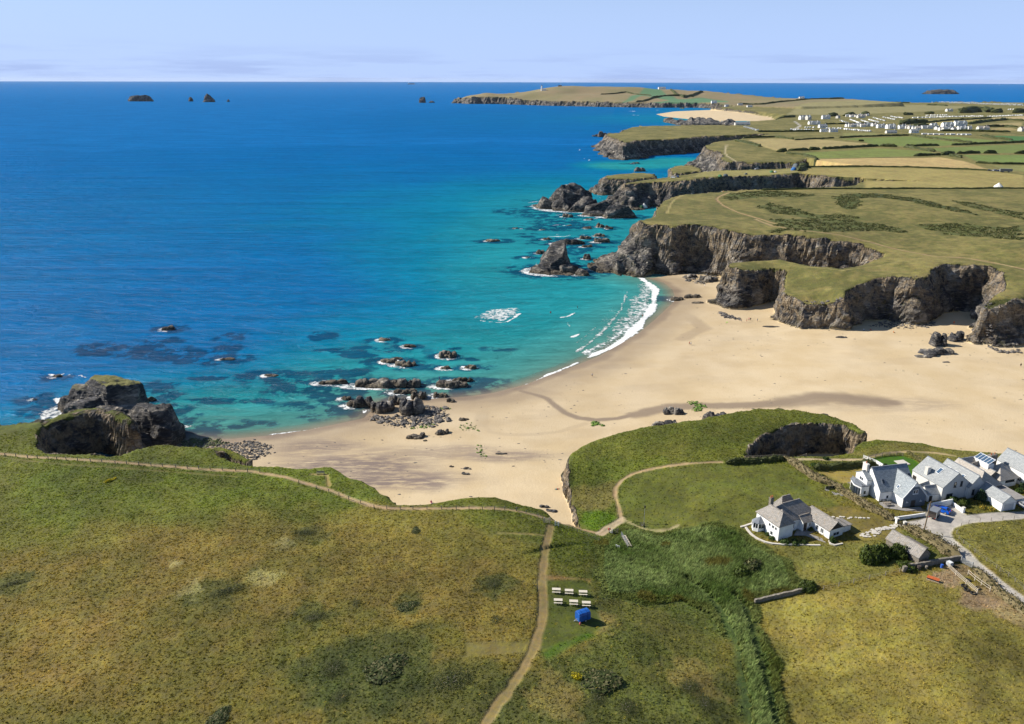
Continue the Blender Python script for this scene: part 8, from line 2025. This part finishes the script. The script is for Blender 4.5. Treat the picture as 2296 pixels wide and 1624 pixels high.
ROWS = [('ZV', (0, 330), (240, 338), 9, 1.0, 'white caravan in the front row left of the hedge', 1.35), ('ZV', (540, 326), (800, 348), 13, 1.0, 'white caravan in the long front row of the park', 1.35), ('ZV', (150, 310), (250, 308), 4, 1.0, 'white caravan behind the front row, left', 1.35), ('ZV', (360, 318), (520, 322), 6, 1.0, 'white caravan behind the front row, middle', 1.35), ('ZV', (1310, 374), (1800, 382), 9, .9, 'small white caravan spaced along the field hedge', .1),
        ('ZV', (490, 240), (580, 268), 6, 1.0, 'caravan in the first slanting row of the park', 1.35), ('ZV', (590, 232), (690, 268), 8, 1.0, 'caravan in the second slanting row of the park', 1.35), ('ZV', (690, 238), (780, 264), 7, 1.0, 'caravan in the third slanting row of the park', 1.35), ('ZV', (770, 230), (880, 260), 8, 1.0, 'caravan in the fourth slanting row of the park', 1.35), ('ZV', (820, 212), (935, 244), 8, 1.0, 'caravan in the fifth slanting row of the park', 1.35), ('ZV', (910, 206), (1040, 232), 8, 1.0, 'caravan in the sixth slanting row of the park', 1.35), ('ZV', (990, 200), (1110, 218), 8, 1.0, 'caravan at the top right of the park', 1.35), ('ZV', (1080, 258), (1170, 238), 6, 1.0, 'caravan in the pale row right of the park', 1.35), ('ZV', (1180, 246), (1260, 228), 6, 1.0, 'caravan in the second pale row right of the park', 1.35),
        ('ZV', (1200, 212), (1500, 205), 18, 1.0, 'caravan in the dense strip behind the pale field, left', 1.35), ('ZV', (1500, 204), (1900, 196), 22, 1.0, 'caravan in the dense strip behind the pale field, middle', 1.35), ('ZV', (1940, 200), (2296, 186), 18, 1.0, 'caravan in the dense strip behind the pale field, right', 1.35), ('ZV', (1330, 190), (1560, 186), 10, 1.0, 'caravan in the upper strip behind the village', 1.35),
        ('ZV', (1390, 58), (1850, 66), 26, 1.7, 'tiny white caravan in the far coastal park, upper row', 1.0), ('ZV', (1560, 68), (2296, 82), 34, 1.7, 'tiny white caravan in the far coastal park, middle row', 1.0), ('ZV', (1850, 78), (2296, 92), 20, 1.7, 'tiny white caravan in the far coastal park, lower row', 1.0), ('ZV', (900, 50), (1330, 48), 20, 1.7, 'tiny white building along the far coast', 1.0), ('ZV', (2140, 132), (2290, 128), 6, 1.25, 'white caravan near the far wood', 1.25), ('ZF', (300, 492), (400, 518), 8, .9, 'blue and white van in the slanting line by the hedge', 1.0)]
rs = np.random.RandomState(44)
for (k, a, b, n, s, lab, rz) in ROWS:
    pts = [(a[0] + (b[0] - a[0]) * (i + .5 * rs.rand()) / n, a[1] + (b[1] - a[1]) * i / n + rs.uniform(-1.5, 1.5)) for i in range(n)]
    W_N = ['first', 'second', 'third', 'fourth', 'fifth', 'sixth', 'seventh', 'eighth', 'ninth', 'tenth', 'eleventh', 'twelfth', 'thirteenth', 'fourteenth', 'fifteenth', 'sixteenth', 'seventeenth', 'eighteenth', 'nineteenth', 'twentieth']
    for j, p in enumerate(PN(k, pts)):
        nth = W_N[j] + ' from left' if j < 20 else W_N[n - 1 - j] + ' from right'
        caravan(p[0], p[1], p[2], rz + rs.normal(0, .08), lab + ', ' + nth, 'row: ' + lab, s * rs.uniform(.85, 1.1))
def far_house(key, x, y, w, d, hgt, label, rz, wall='white', roof='slategrey', wings=0, zf=None):
    w, d, hgt = w * .8, d * .8, hgt * .8
    p = PS(key, [(x, y)], zf or z_north)[0]; e = empty('village_house', tuple(p), rz, label, 'house', None)
    block(e, -w / 2, w / 2, -d / 2, d / 2, -1, hgt, hgt + d * .38, 'x', M[wall], M[roof])
    for i in range(wings):
        cx = -w / 2 + w * (i + .5) / wings
        block(e, cx - d * .28, cx + d * .28, -d / 2 - 2.0, 0, -1, hgt, hgt + d * .3, 'y', M[wall], M[roof])
        window(e, '-y', cx, hgt * .55, d * .25, hgt * .28, -d / 2 - 2.0, 1, sill=False)
    if not wings:
        for i in range(3): window(e, '-y', -w / 2 + w * (i + .5) / 3, hgt * .5, w * .14, hgt * .3, -d / 2, 1, sill=False)
    chimney(e, w * .3, w * .3 + 1.0, -.5, .5, hgt, hgt + d * .38 + 1.4, M[wall], 1)
for a in [('ZV', 130, 228, 30, 14, 9, 'big pale house at the left of the village', .3, 'white', 'slategrey', 2), ('ZV', 178, 230, 16, 14, 10, 'grey roofed gabled house beside the big pale house', .4, 'cream', 'slateblue', 1), ('ZV', 350, 222, 28, 12, 9, 'white flat fronted house with terraces', .1, 'white', 'slategrey', 1), ('ZV', 235, 275, 34, 12, 6, 'long white bungalow above the front caravans', .1, 'white', 'slategrey', 2), ('ZV', 320, 308, 22, 12, 5, 'bungalow with broad grey roof among the caravans', .1, 'white', 'slategrey', 0),
          ('ZV', 690, 212, 26, 12, 7, 'brown roofed house above the caravan park', .2, 'cream', 'stonetile', 1), ('ZV', 470, 215, 14, 10, 6, 'small brown roofed house left of the caravan park', .6, 'cream', 'stonetile', 0), ('ZV', 890, 310, 22, 10, 7, 'white gabled house in the middle of the village', .1, 'white', 'slategrey', 1), ('ZV', 985, 318, 24, 12, 8, 'white house with twin gables in mid village', .15, 'white', 'slategrey', 2), ('ZV', 1085, 320, 16, 10, 7, 'white gabled house right of the twin gables', .3, 'white', 'slateblue', 1),
          ('ZV', 1340, 316, 30, 10, 5, 'long white house with grey roof by the dark trees', .1, 'white', 'slategrey', 1), ('ZV', 1405, 300, 18, 10, 7, 'white gabled house at the top of the lane', .2, 'white', 'slateblue', 1), ('ZV', 1540, 308, 30, 14, 10, 'largest white house, left wing', .1, 'white', 'slateblue', 2), ('ZV', 1665, 288, 36, 14, 9, 'large white house behind the largest one', .1, 'white', 'slateblue', 2), ('ZV', 1685, 330, 24, 12, 6, 'white house in front of the large white houses', .1, 'white', 'slategrey', 2), ('ZV', 1760, 322, 10, 8, 5, 'little white cottage right of the large houses', .1, 'white', 'slategrey', 0),
          ('ZV', 1890, 330, 30, 12, 6, 'brown roofed bungalow right of the white houses', .1, 'cream', 'stonetile', 1), ('ZV', 2275, 342, 18, 12, 7, 'stone house at the right edge of the village', .4, 'cream', 'slateold', 1), ('ZV', 1215, 360, 20, 9, 5.5, 'white block with grey roof at the field hedge', .1, 'white', 'slategrey', 0), ('ZV', 330, 348, 17, 8, 4.5, 'left white chalet above the hedge', .05, 'white', 'slateblue', 0), ('ZV', 425, 350, 20, 8, 4.5, 'right white chalet above the hedge', .05, 'white', 'slateblue', 0),
          ('ZV', 990, 362, 26, 9, 4, 'grey roofed shed by the parked cars', .1, 'cream', 'slategrey', 0), ('ZV', 110, 60, 34, 12, 7, 'white house on the far coast, left', .1, 'white', 'slategrey', 1), ('ZV', 470, 60, 44, 12, 6, 'white houses row on the far coast', .1, 'white', 'slategrey', 2), ('ZV', 1560, 148, 30, 14, 7, 'white roofed house by the large wood', .2, 'white', 'slategrey', 1), ('ZF', 285, 477, 44, 12, 4.5, 'long flat cafe building by the cliff hedge', .05, 'cream', 'slategrey', 0),
          ('ZF', 82, 336, 30, 14, 9, 'white house behind the far beach, left', .1, 'white', 'slategrey', 1), ('ZF', 175, 340, 20, 12, 6, 'white house behind the far beach, middle', .1, 'white', 'slategrey', 0), ('ZF', 270, 340, 28, 12, 6, 'grey roofed house behind the far beach', .1, 'cream', 'slategrey', 0), ('ZF', 338, 348, 28, 12, 6, 'white house nearest the far beach dunes', .1, 'white', 'slategrey', 0), ('ZF', 397, 430, 22, 14, 7, 'dark roofed house at the head of the far beach', .3, 'stone', 'slateblue', 1)]:
    far_house(*a)
for nm_, a_, b_, n_, w_ in [('behind the front caravans', (560, 300), (860, 292), 8, 13), ('between the village trees', (1120, 312), (1290, 338), 5, 13), ('above the caravan park', (560, 200), (800, 196), 6, 14), ('along the lane by the large white houses', (1440, 330), (1640, 344), 5, 12)]:
    for j_ in range(n_):
        far_house('ZV', a_[0] + (b_[0] - a_[0]) * j_ / n_ + rs.uniform(-6, 6), a_[1] + (b_[1] - a_[1]) * j_ / n_ + rs.uniform(-5, 5), w_ * rs.uniform(.8, 1.2), 9, 5.5, 'small pale house ' + nm_ + ', ' + W_N[j_] + ' from left', rs.uniform(-.4, .8), ['white', 'white', 'cream'][j_ % 3], ['slategrey', 'slateblue', 'stonetile'][(j_ * 2) % 3], j_ % 2)
far_house('ZH', 1978, 268, 52, 20, 10, 'white farmhouse high on the cape', .1, 'white', 'slategrey', 1, z_trevose)
# lighthouse
p = (152.0, 4450.0, gz(152.0, 4450.0) + 3); e = empty('lighthouse', tuple(p), 0, 'white lighthouse tower on the far cape', 'lighthouse')
MB().cyl((0, 0, -4), (0, 0, 21), 4.2, 3.1, 20).build('tower', M['white'], e, smooth=False); MB().cyl((0, 0, 21), (0, 0, 21.7), 4.3, 4.3, 20).build('gallery', M['white'], e); MB().cyl((0, 0, 21.7), (0, 0, 25), 2.4, 2.4, 12).build('lantern', M['glass'], e); MB().cyl((0, 0, 25), (0, 0, 27.5), 2.8, .2, 12).build('dome', M['lead'], e)
MB().box(5, 24, -5, 5, -4, 6).build('keepers_house', M['white'], e)
p = (262.0, 4640.0, gz(262.0, 4640.0)); e = empty('radio_mast', tuple(p), 0, 'thin radio mast on top of the cape', 'mast'); MB().cyl((0, 0, 0), (0, 0, 34), .9, .5, 6).build('mast', M['metal'], e); MB().box(-14, 6, -6, 6, -3, 6).build('hut', M['stone'], e)
# ship and boat at sea
q = at_z(937.5, 179.9, 0); 
e = empty('cargo_ship', (-2560, 21500, 0), 0, 'faint cargo ship on the horizon left of the cape', 'ship')
MB().prism([(-95, -12, 0), (80, -12, 0), (100, -12, 16), (-95, -12, 14)], (0, 24, 0)).build('hull', M['boxgrey'], e); MB().box(-88, -62, -10, 10, 14, 44).build('bridge', M['white'], e); MB().box(-50, 70, -10, 10, 16, 26).build('cargo', M['lead'], e)
q = at_z(*zc('ZF', [(2118, 192)])[0], 0); e = empty('sailing_boat', (q[0], q[1], 0), .4, 'tiny white sailing boat on the right horizon', 'boat')
MB().prism([(-14, -3, 0), (12, -3, 0), (17, 0, 3), (12, 3, 0), (-14, 3, 0)], (0, 0, 3)).build('hull', M['white'], e); MB().prism([(-9, 0, 5), (13, 0, 5), (1, 0, 40)], (0, .3, 0)).build('sail', M['white'], e)
# ------------------------------------------------------------------ thin sea haze over the whole place
m = bpy.data.materials.new('haze_air'); m.use_nodes = True; nt = m.node_tree; nt.nodes.clear()
out = nt.nodes.new('ShaderNodeOutputMaterial'); pv = nt.nodes.new('ShaderNodeVolumePrincipled')
pv.inputs['Color'].default_value = (.80, .89, 1.0, 1); pv.inputs['Density'].default_value = 6.0e-6; pv.inputs['Anisotropy'].default_value = .2
nt.links.new(pv.outputs[0], out.inputs['Volume'])
hz = MB().box(-45000, 45000, -44000, 46000, -20, 150).build('haze', m)
tag(hz, 'thin pale blue sea haze filling the air', 'haze', kind='stuff')
